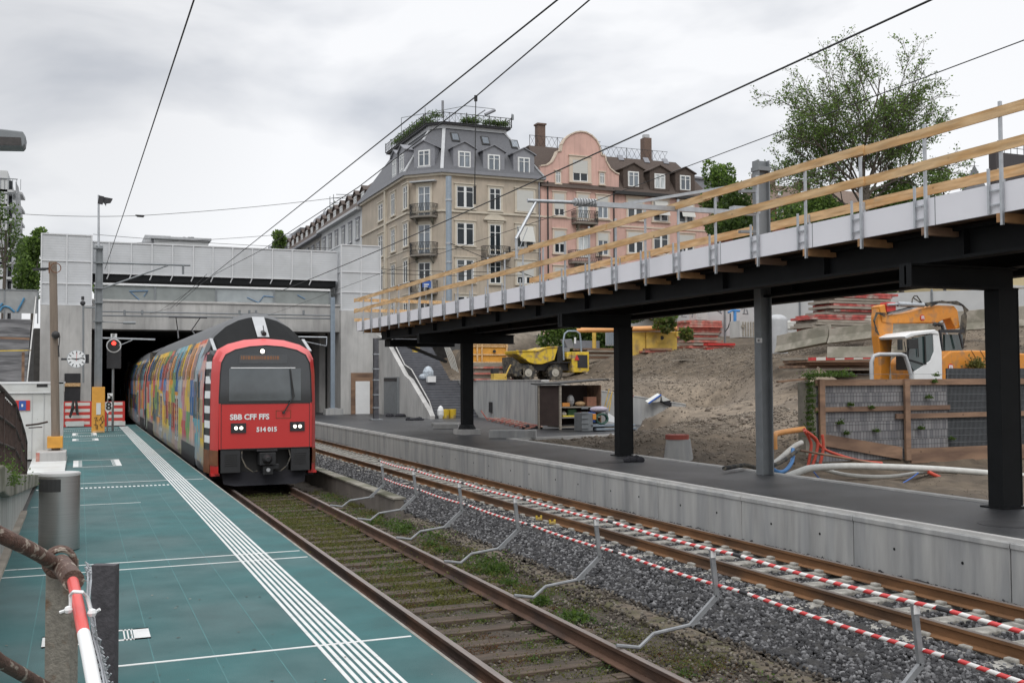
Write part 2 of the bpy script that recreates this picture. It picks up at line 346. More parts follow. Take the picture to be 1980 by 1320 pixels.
# painted markings : tactile strip, cross lines, ladders
ZP = .554
b = MB()
for k in range(7):
    x = 1.80+k*.058
    y = 4.0
    while y < 54:
        b.box(x, x+.031, y, min(y+.995, 54), .548, ZP); y += 1.003
for (pa, pb, w) in (((0,1102),(588,1063),.03), ((0,1115),(601,1075),.03), ((225,1296),(800,1228),.035), ((75,1092),(76,1092),.01),
                    ((152,937),(393,925),.035), ((60,980),(272,970.5),.025), ((124,831),(228,826.5),.12)):
    A, B = at(*pa, z=.554), at(*pb, z=.554); B.x = min(B.x, 2.6); A.x = max(A.x, -.78)
    if B.x-A.x > .05: b.box(A.x, B.x, B.y-w/2, B.y+w/2, .5485, ZP+.0004)
for (y0, x0) in ((23.0, .05), (44.9, -.55), (50.2, -.5)):
    x = -.78
    while x < 1.72:
        b.box(x, x+.045, y0-.09, y0+.09, .5485, ZP); x += .083
def ladder(c, w=.035):   # outline box with ticked ends
    P = [at(*p, z=.554) for p in c]; x0 = min(p.x for p in P); x1 = max(p.x for p in P); y0 = min(p.y for p in P); y1 = max(p.y for p in P)
    for a in ((x0, x1, y0, y0+w), (x0, x1, y1-w, y1), (x0, x0+.13, y0, y1), (x1-.13, x1, y0, y1)): b.box(*a, .5485, ZP)
    for k in range(3):
        for xx in (x0+.14+k*.03, x1-.15-k*.03): b.box(xx, xx+.012, y0, y1, .5485, ZP)
ladder(((80, 1248), (286, 1212), (292, 1232))); ladder(((142, 890), (230, 888), (232, 900))); ladder(((140, 848), (190, 848), (190, 851)), .06); ladder(((140, 838), (186, 836), (186, 841)), .08)
struct(b.build('platform_markings', 'marking'))
b = MB()   # turf seams
for x in (-.35, .1, .55, 1.0, 1.45):
    b.box(x, x+.009, -1, 50, .548, .5512)
gg = np.random.default_rng(44); n = 420; P_ = np.stack([gg.uniform(-.7, 2.6, n), 4+40*gg.random(n)**1.6, np.full(n, .5565)], 1); s_ = gg.uniform(.004, .016, (n, 1)); a_ = gg.uniform(0, 6.28, n); D = np.stack([np.cos(a_), np.sin(a_), 0*a_], 1)*s_; E_ = np.stack([-np.sin(a_), np.cos(a_), 0*a_], 1)*s_*.5
V_ = np.stack([P_-D-E_, P_+D-E_, P_+D*.7+E_, P_-D+E_], 1).reshape(-1, 3); stonemat('litter', (.02, .02, .02), (.08, .06, .04), (.4, .38, .33)) if 0 else None
LIT = (V_, np.arange(4*n).reshape(n, 4))
struct(b.build('platform_seams', mat('turf_seam', (.06, .16, .165), .8)))
# --- right platform
b = MB(); b.prism([(11.38, -2, .1), (14.2, -2, .1), (14.2, 34.75, .1), (20.3, 36.0, .1), (24.9, 40.9, .1), (24.9, 47, .1), (21.0, 46, .1), (21.0, 60, .1), (18, 66, .1), (11.38, 72, .1)], (0, 0, .475)); struct(b.build('station_pavement', 'asphalt'))
b = MB(); b.box(11.38, 15.3, 66, 130, .1, .57); struct(b.build('tunnel_platform', 'asphalt'))
b = MB(); b.box(11.30, 11.40, -2, 120, .54, .592); b.box(14.2, 14.36, -2, 34.7, -.3, .61)
b.prism([(14.2, 34.65, .1), (20.4, 35.9, .1), (20.4, 36.05, .1), (14.2, 34.85, .1)], (0, 0, .5)); struct(b.build('kerb', 'coping'))
# platform edge wall units (precast, with joints and form-tie holes)
t = thing('platform_wall', 'pale precast concrete platform edge wall beside the far track', 'wall', (11.3, 0, 0))
y = 1.2; k = 0
while y < 118:
    b = MB(); L_ = 2.98 if y < 60 else 20
    b.box(11.22, 11.38, y+.008, y+L_, -.5, .545)
    b.box(11.205, 11.36, y+.008, y+L_, .47, .541)
    b.build('wall_unit', 'concrete_new', t, bevel=.006 if y < 40 else 0)
    if y < 32:
        b = MB()
        for yy in (y+.8, y+2.1): b.cyl((11.219, yy, .16), (11.216, yy, .16), .022, n=10)
        b.build('tie_hole', 'black_steel', t)
    y += L_+.012 if y < 60 else 20.012; k += 1
# manhole covers
for nm, px, r, lb in (('manhole_cover', (1950, 1012), .42, 'round iron manhole cover on the far platform asphalt near the right edge'), ('manhole_cover', (1180, 893), .38, 'round manhole cover in the asphalt beside the middle black column')):
    p = at(*px, z=.58); b = MB(); b.cyl((p.x, p.y, .57), (p.x, p.y, .5805), r, n=28); b.cyl((p.x, p.y, .58), (p.x, p.y, .583), r*.8, n=28)
    tag(b.build(nm, 'darkmetal', org=(p.x, p.y, .57)), lb, 'manhole cover')
# ================================================================ TRACKS
def railmesh(x, y0, y1):
    b = MB()
    b.box(x-.072, x+.072, y0, y1, -.172, -.16); b.prism([(x-.07, y0, -.16), (x+.07, y0, -.16), (x+.012, y0, -.14), (x-.012, y0, -.14)], (0, y1-y0, 0))
    b.box(x-.009, x+.009, y0, y1, -.14, -.04)
    b.prism([(x-.009, y0, -.048), (x+.009, y0, -.048), (x+.036, y0, -.036), (x+.036, y0, -.004), (x-.036, y0, -.004), (x-.036, y0, -.036)], (0, y1-y0, 0))
    return b
for nm, xs, lb, ms, y1, sy, sp, st, conc in (
    ('railway_track', (3.57, 5.04), 'old rusty track on wooden sleepers with weeds, beside the green platform', 'rail_side', 120, 3.6, .60, 62, False),
    ('railway_track', (8.82, 10.29), 'newer track with brown rails on grey concrete sleepers along the far platform wall', 'rail_side2', 120, 3.6, .60, 100, True)):
    t = thing(nm, lb, 'railway track', (sum(xs)/2, 0, -.2))
    for x in xs:
        r = railmesh(x, 2.5, y1).build('rail', ms, t)
        hb = MB(); hb.box(x-.033, x+.033, 2.5, y1, -.0045, 0); hb.build('rail_head', 'rail_top', r)
    c = sum(xs)/2
    proto = None
    for k in range(st):
        yy = sy+k*sp; dz = random.uniform(-.012, .006)
        if proto is None:
            b = MB()
            if conc:
                b.prism([(c-1.25, 0, -.33), (c+1.25, 0, -.33), (c+1.25, 0, -.182), (c+1.0, 0, -.172), (c+.45, 0, -.172), (c+.3, 0, -.188), (c-.3, 0, -.188), (c-.45, 0, -.172), (c-1.0, 0, -.172), (c-1.25, 0, -.182)], (0, .24, 0))
                for x in xs: b.box(x-.16, x-.075, .05, .19, -.178, -.13); b.box(x+.075, x+.16, .05, .19, -.178, -.13)
            else:
                b.box(c-1.25, c+1.25, 0, .24, -.33, -.185)
                for x in xs: b.box(x-.17, x+.17, .05, .2, -.186, -.17)
            b.v = [(a, bb+yy, z) for a, bb, z in b.v]
            proto = b.build('sleeper', 'sleeper_conc' if conc else 'sleeper_wood', t, bevel=.015); base = yy
        else:
            o = proto.copy(); COL.objects.link(o); o.parent = t; o.location = (random.uniform(-.03, .03), yy-base, dz); o.rotation_euler = (0, 0, random.uniform(-.008, .008))
# --- loose stones as real little rocks
def rocks(name, n, xr, yr, zf, size, m, dens_pow=1.0, avoid=None, seed=1):
    g = np.random.default_rng(seed)
    ico = np.array([(0,0,1),(.894,0,.447),(.276,.851,.447),(-.724,.526,.447),(-.724,-.526,.447),(.276,-.851,.447),(.724,.526,-.447),(-.276,.851,-.447),(-.894,0,-.447),(-.276,-.851,-.447),(.724,-.526,-.447),(0,0,-1)])
    tri = np.array([(0,1,2),(0,2,3),(0,3,4),(0,4,5),(0,5,1),(1,6,2),(2,7,3),(3,8,4),(4,9,5),(5,10,1),(2,6,7),(3,7,8),(4,8,9),(5,9,10),(1,10,6),(6,11,7),(7,11,8),(8,11,9),(9,11,10),(10,11,6)])
    q = g.random(n)**dens_pow
    Y = yr[0]+(yr[1]-yr[0])*q; X = g.uniform(xr[0], xr[1], n)
    if avoid is not None: k = ~avoid(X, Y); X, Y = X[k], Y[k]
    n = len(X); Z = np.array([zf(a, c) for a, c in zip(X, Y)])+g.uniform(-.012, .022, n)
    s = g.uniform(size[0], size[1], (n, 1, 3)); jit = g.uniform(.62, 1.2, (n, 12, 1))
    A = g.uniform(0, 2*np.pi, n); B = g.uniform(-.8, .8, n)
    V = ico[None]*jit*s
    ca, sa = np.cos(A)[:, None], np.sin(A)[:, None]; cb, sb = np.cos(B)[:, None], np.sin(B)[:, None]
    x, y_, z = V[..., 0], V[..., 1], V[..., 2]
    y2 = y_*cb-z*sb; z2 = y_*sb+z*cb; x2 = x*ca-y2*sa; y3 = x*sa+y2*ca
    V = np.stack([x2+X[:, None], y3+Y[:, None], z2+Z[:, None]], -1).reshape(-1, 3)
    Fq = (tri[None]+12*np.arange(n)[:, None, None]).reshape(-1, 3)
    o = npmesh(name, V, Fq, m); o['kind'] = 'stuff'; return o
def stonemat(name, a, bcol, c):
    m = mat(name, a, .8, var=0)
    t, bs = edit(m); g = t.nodes.new('ShaderNodeNewGeometry'); r = t.nodes.new('ShaderNodeValToRGB')
    t.links.new(g.outputs['Random Per Island'], r.inputs[0]); e = r.color_ramp.elements
    e[0].position = 0; e[0].color = (*a, 1); e[1].position = 1; e[1].color = (*c, 1); x = r.color_ramp.elements.new(.6); x.color = (*bcol, 1)
    t.links.new(r.outputs[0], bs.inputs['Base Color']); return m
stonemat('litter', (.02, .02, .018), (.07, .05, .03), (.40, .38, .33)); o = npmesh('platform_debris', *LIT, 'litter'); o['kind'] = 'stuff'
stonemat('ballast_stone', (.016, .016, .018), (.046, .046, .049), (.20, .20, .205))
stonemat('old_stone', (.02, .016, .012), (.062, .050, .038), (.19, .17, .14))
av2 = lambda X, Y: (X > 8.7) & (X < 8.93) | (X > 10.17) & (X < 10.4)
rocks('ballast', 26000, (6.75, 8.72), (5.2, 27), bedz, (.016, .042), 'ballast_stone', 1.7, None, 11)
rocks('ballast', 16000, (8.9, 11.2), (7.0, 30), lambda x, y: -.238, (.018, .036), 'ballast_stone', 1.6, av2, 12)
rocks('ballast', 9000, (6.6, 8.7), (24, 46), bedz, (.03, .05), 'ballast_stone', 1.2, None, 13)
av1 = lambda X, Y: (np.abs(X-3.57) < .09) | (np.abs(X-5.04) < .09)
rocks('old_ballast_stones', 9500, (2.8, 6.15), (5, 26), bedz, (.012, .026), 'old_stone', 1.5, av1, 14)
rocks('old_ballast_stones', 2600, (6.1, 6.75), (4.5, 21), lambda x, y: -.20, (.014, .03), 'old_stone', 1.2, None, 16)
rocks('old_ballast_stones', 4000, (5.1, 6.1), (5, 20), bedz, (.016, .032), 'old_stone', 1.4, None, 15)
# old cable duct covers between the tracks
t = thing('cable_duct', 'old mossy concrete cable duct between the two tracks', 'cable duct', (6.4, 0, -.2))
y = 4.2
while y < 20.8:
    b = MB(); dz = random.uniform(-.02, .015); dx = random.uniform(-.015, .015); b.box(6.27+dx, 6.60+dx, y+.01, y+.98, -.3, -.195+dz); b.build('duct_cover', mat('earthy_concrete', (.125, .10, .075), .95, var=.4, vs=7, bump=.8, bs=18, col2=(.07, .065, .03), c2s=3.5), t, bevel=.02); y += 1
t = thing('low_wall', 'low weathered concrete upstand between the tracks beside the train nose', 'wall', (6.2, 25, -.3))
b = MB(); b.box(6.14, 6.34, 21.3, 62, -.4, .20); b.build('wall', mat('dirty_concrete', (.13, .115, .10), .9, var=.25, vs=3, bump=.3, stretch=(1, 1, .5)), t, bevel=.01)
b = MB(); b.box(6.10, 6.38, 21.28, 62, .201, .235); b.build('coping', 'concrete_old', t)
# ================================================================ WEEDS
def leaves(n, centers, rad, hgt, size, seed=1, cr=.4):
    g = np.random.default_rng(seed); C = np.array(centers)[g.integers(0, len(centers), n)]
    P = C[:, :3]+np.stack([g.normal(0, 1, n)*rad*C[:, 3], g.normal(0, 1, n)*rad*C[:, 3], np.abs(g.normal(0, .5, n))*hgt*C[:, 3]], 1)
    return leafquads(P, size, g)
def leafquads(P, size, g, flat=.3):
    n = len(P); d = g.normal(0, 1, (n, 3)); d[:, 2] = np.abs(d[:, 2])*.8+.1; d /= np.linalg.norm(d, axis=1)[:, None]
    e = np.cross(d, g.normal(0, 1, (n, 3))); e /= np.linalg.norm(e, axis=1)[:, None]+1e-6
    s = g.uniform(size[0], size[1], (n, 1)); a = d*s; b_ = e*s*flat
    V = np.stack([P-b_*.3, P+a*.5-b_, P+a, P+a*.5+b_], 1).reshape(-1, 3)
    return V, np.arange(4*n).reshape(n, 4)
def greenmat(name, a, c, r=.6):
    m = stonemat(name, a, tuple((x+y)/2 for x, y in zip(a, c)), c); t, bs = edit(m); bs.inputs['Roughness'].default_value = r
    src = bs.inputs['Base Color'].links[0].from_socket; tr = t.nodes.new('ShaderNodeBsdfTranslucent'); sc = t.nodes.new('ShaderNodeVectorMath'); sc.operation = 'SCALE'; sc.inputs['Scale'].default_value = 1.5
    t.links.new(src, sc.inputs[0]); t.links.new(sc.outputs[0], tr.inputs[0]); mxs = t.nodes.new('ShaderNodeMixShader'); mxs.inputs[0].default_value = .5
    o_ = [n for n in t.nodes if n.type == 'OUTPUT_MATERIAL'][0]; t.links.new(bs.outputs[0], mxs.inputs[1]); t.links.new(tr.outputs[0], mxs.inputs[2]); t.links.new(mxs.outputs[0], o_.inputs[0])
    bs.inputs['Transmission Weight'].default_value = 0; return m
greenmat('weed_green', (.035, .07, .012), (.10, .16, .03)); greenmat('weed_rust', (.07, .035, .014), (.15, .075, .03)); greenmat('weed_yellow', (.07, .075, .018), (.15, .15, .04))
g = np.random.default_rng(5)
def weedset(name, mname, n, k, xr, yr, sz, seed, rad=.1, h=.16):
    gg = np.random.default_rng(seed); cs = [(gg.uniform(*xr), yr[0]+(yr[1]-yr[0])*gg.random()**1.2, -.23, gg.uniform(.4, 1.5)) for _ in range(k)]
    cs = [c for c in cs if abs(c[0]-3.57) > .1 and abs(c[0]-5.04) > .1]
    V, Q = leaves(n, cs, rad, h, sz, seed); o = npmesh(name, V, Q, mname); o['kind'] = 'stuff'
weedset('weeds', 'weed_yellow', 6000, 55, (3.7, 6.15), (13, 27), (.02, .05), 21, .1, .12)
weedset('weeds', 'weed_green', 3800, 15, (5.3, 6.1), (11, 22), (.03, .07), 22, .12)
weedset('weeds', 'weed_green', 1500, 45, (3.0, 6.1), (5, 13), (.02, .045), 23, .05, .09)
weedset('weeds', 'weed_rust', 11000, 85, (3.0, 6.1), (6, 20), (.012, .03), 24, .13, .05)
weedset('weeds', 'weed_green', 5200, 60, (3.1, 6.0), (9, 26), (.015, .04), 26, .12, .06)
weedset('weeds', 'weed_yellow', 34000, 230, (3.1, 6.1), (9, 27), (.014, .032), 25, .2, .05)
weedset('weeds', 'weed_yellow', 22000, 90, (3.7, 4.9), (13, 27), (.018, .045), 27, .22, .07)
weedset('weeds', 'weed_green', 3500, 36, (3.7, 6.1), (14, 27), (.02, .05), 28, .16, .10)
# ================================================================ PORTAL, TOWERS, FOOTBRIDGE
t = thing('railway_underpass', 'grey concrete road bridge over the dark tunnel mouth behind the train', 'bridge', (8, 66, 0))
b = MB(); b.box(.4, 15.6, 65.9, 68, 5.81, 7.5); b.build('lintel', 'concrete', t)
b = MB(); b.box(.4, 15.6, 65.82, 65.95, 7.44, 7.56); b.build('ledge', 'coping', t)
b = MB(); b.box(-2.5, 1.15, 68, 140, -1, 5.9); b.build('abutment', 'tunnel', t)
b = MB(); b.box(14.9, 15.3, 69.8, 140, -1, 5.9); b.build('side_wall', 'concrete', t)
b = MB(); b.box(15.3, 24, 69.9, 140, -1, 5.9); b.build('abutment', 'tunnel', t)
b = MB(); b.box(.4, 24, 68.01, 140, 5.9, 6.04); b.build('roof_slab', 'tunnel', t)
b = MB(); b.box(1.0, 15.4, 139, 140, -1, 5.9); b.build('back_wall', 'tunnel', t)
# hoarding on the bridge with graffiti
t = thing('bridge_hoarding', 'grey mesh hoarding with blue graffiti strokes on the concrete bridge over the tunnel', 'hoarding', (8, 66.2, 7.5))
xs = [at(px, 570, y=66.2).x for px in (181, 300, 418, 530, 638)]
for i in range(4):
    b = MB(); b.box(xs[i]+.03, xs[i+1]-.03, 66.25, 66.3, 7.6, 8.42); b.build('panel', mat('mesh_screen', (.22, .24, .235), .7, var=.12, vs=2, bump=.1) if i != 2 else mat('mesh_screen_light', (.30, .33, .34), .7, var=.12, vs=2), t)
    b = MB(); b.box(xs[i+1]-.06, xs[i+1]+.06, 66.2, 66.32, 7.5, 8.5); b.build('post', 'steel_dull', t)
b = MB(); b.box(xs[0], xs[4], 66.15, 66.35, 8.44, 8.56); b.build('top_rail', 'white', t)
def strokes(name, pts_list, m, parent, r=.035, **pl):
    b = MB()
    for pts in pts_list: b.tube([at(*p, **pl) for p in pts], r, n=5)
    return b.build(name, m, parent)
strokes('graffiti', [[(250, 563), (286, 562), (278, 573)], [(253, 565), (270, 580)], [(478, 575), (500, 585), (510, 572), (530, 574)], [(575, 570), (590, 578)]], mat('blue_spray', (.12, .22, .36), .8), t, .03, y=66.22)
# footbridge above
mat('pale_frame', (.57, .58, .59), .55, var=.04)
t = thing('footbridge', 'white screened footbridge spanning between the two stair towers above the tunnel', 'footbridge', (8, 67, 9))
b = MB(); b.box(.6, 15.2, 66.3, 69.3, 8.72, 9.12); b.build('deck_beam', 'black_steel', t)
screen = mat('louvre_screen', (.50, .515, .53), .6, var=.05, vs=1.5, col2=(.45, .465, .475), c2s=.6)
def louvre(m, amp=.12, sc=9):
    tt, bs = edit(m); c = [n for n in tt.nodes if n.type == 'MAPPING'][0]
    w = tt.nodes.new('ShaderNodeTexWave'); w.wave_type = 'BANDS'; w.bands_direction = 'Z'; w.inputs['Scale'].default_value = sc; w.inputs['Distortion'].default_value = 0
    tt.links.new(c.outputs[0], w.inputs[0]); bn = tt.nodes.new('ShaderNodeBump'); bn.inputs['Strength'].default_value = amp*4; bn.inputs['Distance'].default_value = .03
    tt.links.new(w.outputs[1], bn.inputs['Height']); tt.links.new(bn.outputs[0], bs.inputs['Normal'])
louvre(screen, .03, 2.2)
b = MB(); b.box(.6, 15.3, 66.25, 66.33, 9.12, 10.98); b.build('screen', screen, t)
b = MB(); b.box(.6, 15.3, 66.2, 66.37, 10.95, 11.02); b.box(.6, 15.3, 66.2, 66.37, 9.1, 9.16); b.build('screen_rail', 'pale_frame', t)
for px in (211, 254, 294, 334, 374, 412, 450, 488, 527, 565, 602):
    x = at(px, 500, y=66.2).x; b = MB(); b.box(x-.035, x+.035, 66.18, 66.25, 9.1, 10.98); b.bar((x, 66.2, 9.1), (x-.12, 66.3, 8.8), .05, .05); b.build('screen_post', 'pale_frame', t)
b = MB(); b.box(.6, 15.3, 69.2, 69.28, 9.12, 10.98); b.build('screen', screen, t)
# towers
def tower(x0, x1, y0, y1, ztop, zs, label, nm='stair_tower'):
    t = thing(nm, label, 'tower', ((x0+x1)/2, y0, 0))
    b = MB(); b.box(x0, x1, y0, y1, -.5, zs); b.build('concrete_shaft', 'concrete', t)
    b = MB(); b.box(x0+.04, x1-.04, y0+.04, y1-.04, zs, ztop-.03); b.build('screen', screen, t)
    b = MB(); e = .035
    xm = (x0+x1)/2
    zl = [zs+(ztop-zs)*k for k in (0, .36, .62, 1)] if zs < 7.5 else [zs, zs+1.3, zs+1.3*1.02+.0, ztop]
    zl = [zs+.03, 8.35, 9.65, ztop-.03]
    for z in zl: b.box(x0, x1, y0-.01, y0+.05, z-e, z+e); b.box(x0-.01, x0+.05, y0, y1, z-e, z+e); b.box(x1-.05, x1+.01, y0, y1, z-e, z+e)
    for x in (x0+.03, xm, x1-.03): b.box(x-e, x+e, y0-.015, y0+.045, zs, ztop)
    for yy in (y0+.04, (y0+y1)/2, y1-.04): b.box(x0-.013, x0+.04, yy-e, yy+e, zs, ztop)
    b.build('screen_frame', 'pale_frame', t)
    return t
t = tower(-2.08, .64, 65, 69, 11.2, 7.1, 'pale stair tower with white screens on top, left of the tunnel mouth')
b = MB(); b.box(*sorted([at(125, 700, y=64.99).x, at(156, 700, y=64.99).x]), 64.97, 65.0, .5, 3.2); b.build('doorway', 'darkmetal', t)
b = MB(); b.box(*sorted([at(125, 700, y=64.99).x, at(156, 700, y=64.99).x]), 64.9, 64.965, 2.45, 2.65); b.build('lintel_board', 'timber', t)
t = tower(15.35, 17.98, 65.5, 69.4, 11.4, 7.15, 'pale stair tower with white screens on top, right of the tunnel mouth')
b = MB(); b.box(16.0, 17.5, 65.42, 65.49, .575, 3.2); fr = b.build('door_surround', 'timber_old', t)
b = MB(); b.box(16.28, 17.2, 65.36, 65.415, .58, 2.66); b.build('door', 'white', t)
# stair side wall with cabinet door
t = thing('stair_wall', 'grey concrete wall flanking the outdoor stairs beside the right stair tower', 'wall', (17.8, 60, .5))
b = MB(); b.prism([(17.75, 54.6, -.5), (17.75, 65.45, -.5), (17.75, 65.45, 5.6), (17.75, 63.6, 5.2), (17.75, 59.5, 3.0), (17.75, 58.5, 2.75), (17.75, 54.9, .95), (17.75, 54.6, .75)], (.28, 0, 0)); b.build('wall', 'concrete', t)
t = thing('service_cabinet', 'tall grey double-door metal cabinet set against the stair wall', 'cabinet', (17.7, 60.5, .58))
A = at(745, 760, u=17.7).y; B = at(771, 760, u=17.7).y
b = MB(); b.box(17.60, 17.745, B, A, .578, 2.9); b.build('body', 'steel_dull', t)
b = MB(); b.box(17.585, 17.6, B+.06, (A+B)/2-.02, .7, 2.6); b.build('door', 'steel_dull', t)
b = MB(); b.box(17.585, 17.6, (A+B)/2+.02, A-.06, .7, 2.6); b.build('door', 'steel_dull', t)
b = MB(); b.box(17.58, 17.6, B+.06, A-.06, 2.66, 2.84); b.build('vent', 'darkmetal', t)
# stairs
t = thing('staircase', 'wide dark stone outdoor stairs rising behind the black columns', 'stairs', (19.4, 58, .58))
b = MB(); nb_ = MB(); n = 32; zz = .578; yy = 55.6
for k in range(n):
    z1 = zz+.15; b.box(18.03, 20.9, yy, yy+.9, zz-.4, z1); nb_.box(18.05, 20.88, yy-.02, yy+.035, z1-.02, z1+.004); zz = z1; yy += .255 if k != 13 else 1.5
nb_.build('step_nosing', mat('nosing', (.20, .205, .22), .7, var=.2), t)
b.build('steps', mat('stone_steps', (.11, .115, .13), .8, var=.2, vs=3), t)
b = MB(); b.prism([(18.04, 55.0, .7), (18.04, 55.9, 1.5), (18.04, 59.2, 3.3), (18.04, 60.6, 3.6), (18.04, 64.9, 6.2), (18.04, 64.9, 5.2), (18.04, 60.2, 2.7), (18.04, 59.5, 2.6), (18.04, 55.0, .55)], (.14, 0, 0)); b.build('balustrade', 'darkmetal', t)
b = MB(); b.tube([(18.1, 55.0, .75), (18.1, 55.85, 1.53), (18.1, 59.2, 3.34), (18.1, 60.6, 3.64), (18.1, 64.9, 6.24)], .035); b.build('handrail', 'coping', t)
# retaining walls
def wallseg(name, label, pts, z0, ztops, th, m='concrete_new', cap=True):
    t = thing(name, label, 'wall', (pts[0][0], pts[0][1], 0))
    for (a, c, za, zc) in zip(pts[:-1], pts[1:], ztops[:-1], ztops[1:]):
        d = (Vector(c)-Vector(a)).normalized(); nn = Vector((-d.y, d.x, 0))*th
        b = MB(); b.prism([(*a, z0), (*c, z0), (*c, zc), (*a, za)], nn); b.build('wall', m, t)
        if cap: b = MB(); b.bar(Vector((*a, za+.02))+nn/2, Vector((*c, zc+.02))+nn/2, th+.05, .04); b.build('coping', 'coping', t)
    return t
wallseg('retaining_wall', 'long pale concrete retaining wall under the yellow dumper', [(20.95, 60.), (20.95, 55.4), (20.15, 45.0)], -.5, [2.66, 2.66, 2.66], .35)
wallseg('retaining_wall', 'concrete wing wall whose top slopes down behind the tool shed', [(20.1, 44.96), (26.1, 41.9)], -.5, [2.62, 1.50], .35)
b = MB(); p = at(948, 787, u=20.85); b.box(20.55, 20.72, 50.4, 50.75, 1.05, 1.45)
# wall lamp niche
b = MB(); pp = at(948, 787, u=20.7); b.box(20.68, 20.80, pp.y-.18, pp.y+.18, pp.z-.28, pp.z+.28)
tag(b.build('junction_box', 'darkmetal', org=(20.7, pp.y, pp.z)), 'small dark box on the long retaining wall beside the stairs', 'box')
# ================================================================ TERRAIN
cp = []
def C(px, py, Z): p = at(px, py, Z=Z); cp.append((p.x, p.y, p.z))
for a in ((1250,838,33),(1350,832,34),(1440,842,32),(1300,790,42),(1400,782,42),(1500,790,37),(1250,740,52),(1400,745,50),(1520,735,45),
          (1180,692,60),(1300,686,58),(1430,684,56),(1540,690,50),(1290,684,66),(1440,677,64),(1600,650,62),(1580,735,37),(1640,700,43),(1900,672,44),(1900,620,54),
          (1560,672,56),(1700,668,48),(1500,700,49),(1180,742,57)): C(*a)
cp += [(14.4, y, .30) for y in (24, 28, 31)]+[(14.4, 33.5, .5), (17, 34.3, .52), (20.5, 35.4, .56), (23.5, 38.8, .6)]+[(14.4, y, -.1) for y in (5, 10, 15, 20)]+[(16.8, 24.5, .3), (17.5, 20, .1), (20, 10, 0), (19, 22, .2), (22, 22.9, .3), (27, 22.9, .25), (34, 22.9, .3)]
cp += [(26.5, 41.4, .8), (27.5, 42, 1.1), (19, 27, .9), (21, 31, 1.35), (17, 30, .9)]
cp += [(20, 25.5, 1.0), (24, 27, 1.15), (30, 27, 1.2), (36, 28, 1.4), (24, 31, 1.6), (31, 32, 1.8), (60, 30, 4), (60, 60, 6), (45, 70, 6), (30, 71, 5.5), (24.5, 71, 4.6), (21.3, 60, 2.64), (22, 50, 2.66), (26, 56, 2.68), (24, 46, 2.64), (28, 46, 2.6), (22, 65, 2.9), (60, 10, 3), (40, 15, 1), (40, 5, .5), (18, 3, -.1)]
cp = np.array(cp); K = -np.linalg.norm(cp[:, None, :2]-cp[None, :, :2], axis=2)
n_ = len(cp); Am = np.block([[K+np.eye(n_)*-.35, np.ones((n_, 1)), cp[:, :2]], [np.ones((1, n_)), np.zeros((1, 3))], [cp[:, :2].T, np.zeros((2, 3))]])
wt = np.linalg.solve(Am, np.concatenate([cp[:, 2], np.zeros(3)]))
def tz0(X, Y):
    X, Y = np.asarray(X, float), np.asarray(Y, float); d = -np.hypot(X[..., None]-cp[:, 0], Y[..., None]-cp[:, 1])
    return d@wt[:n_]+wt[n_]+wt[n_+1]*X+wt[n_+2]*Y
def inpoly(X, Y, P):
    r = np.zeros(X.shape, bool); j = len(P)-1
    for i in range(len(P)):
        (xi, yi), (xj, yj) = P[i], P[j]
        with np.errstate(divide='ignore', invalid='ignore'): c = ((yi > Y) != (yj > Y)) & (X < (xj-xi)*(Y-yi)/(yj-yi+1e-9)+xi)
        r ^= c; j = i
    return r
PV = [(14.2, 34.9), (20.3, 36.2), (26.2, 42.12), (20.42, 45.15), (20.82, 50), (21.28, 55.5), (21.28, 72), (14, 72)]
FN = [(14, 0), (60, 0), (60, 23.35), (18.3, 23.35), (17.5, 24.2), (14, 24.2)]
def vnoise(X, Y, s, seed):
    g = np.random.default_rng(seed); T = g.random((64, 64)); x = X*s; y = Y*s; xi = np.floor(x).astype(int); yi = np.floor(y).astype(int); fx = x-xi; fy = y-yi
    fx = fx*fx*(3-2*fx); fy = fy*fy*(3-2*fy); a = T[xi % 64, yi % 64]; b_ = T[(xi+1) % 64, yi % 64]; c = T[xi % 64, (yi+1) % 64]; d = T[(xi+1) % 64, (yi+1) % 64]
    return (a*(1-fx)+b_*fx)*(1-fy)+(c*(1-fx)+d*fx)*fy-.5
def tz(X, Y):
    X = np.asarray(X, float); Y = np.asarray(Y, float); Z = tz0(X, Y)
    am = np.where((Z > 1.35) & (Z < 2.7), .45, 1.0)
    Z = Z+(vnoise(X, Y, .55, 1)*.22+vnoise(X, Y, 1.7, 2)*.12+vnoise(X, Y, 4.5, 3)*.09)*am
    f = inpoly(X, Y, FN); Z = np.where(f, np.minimum(Z, .28+vnoise(X, Y, .9, 4)*.25-.012*(X-14.4)), Z)
    k = inpoly(X, Y, PV); Z = np.where(k, -.6, Z)
    return Z
X = np.arange(14.37, 62, .25); Y = np.arange(2, 73, .25); XX, YY = np.meshgrid(X, Y); ZZ = tz(XX, YY)
V = np.stack([XX.ravel(), YY.ravel(), ZZ.ravel()], 1); i = np.arange(XX.size).reshape(XX.shape)
Fq = np.stack([i[:-1, :-1], i[:-1, 1:], i[1:, 1:], i[1:, :-1]], -1).reshape(-1, 4)
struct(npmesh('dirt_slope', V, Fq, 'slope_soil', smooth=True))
stonemat('gravel_stone', (.07, .056, .042), (.14, .115, .088), (.27, .235, .19))
zt = lambda x, y: float(tz(np.array([x]), np.array([y]))[0])
def rocks2(n, xr, yr, size, seed):
    g = np.random.default_rng(seed); X = g.uniform(*xr, n); Y = g.uniform(*yr, n); k = ~inpoly(X, Y, PV); X, Y = X[k], Y[k]
    return X, Y, tz(X, Y)
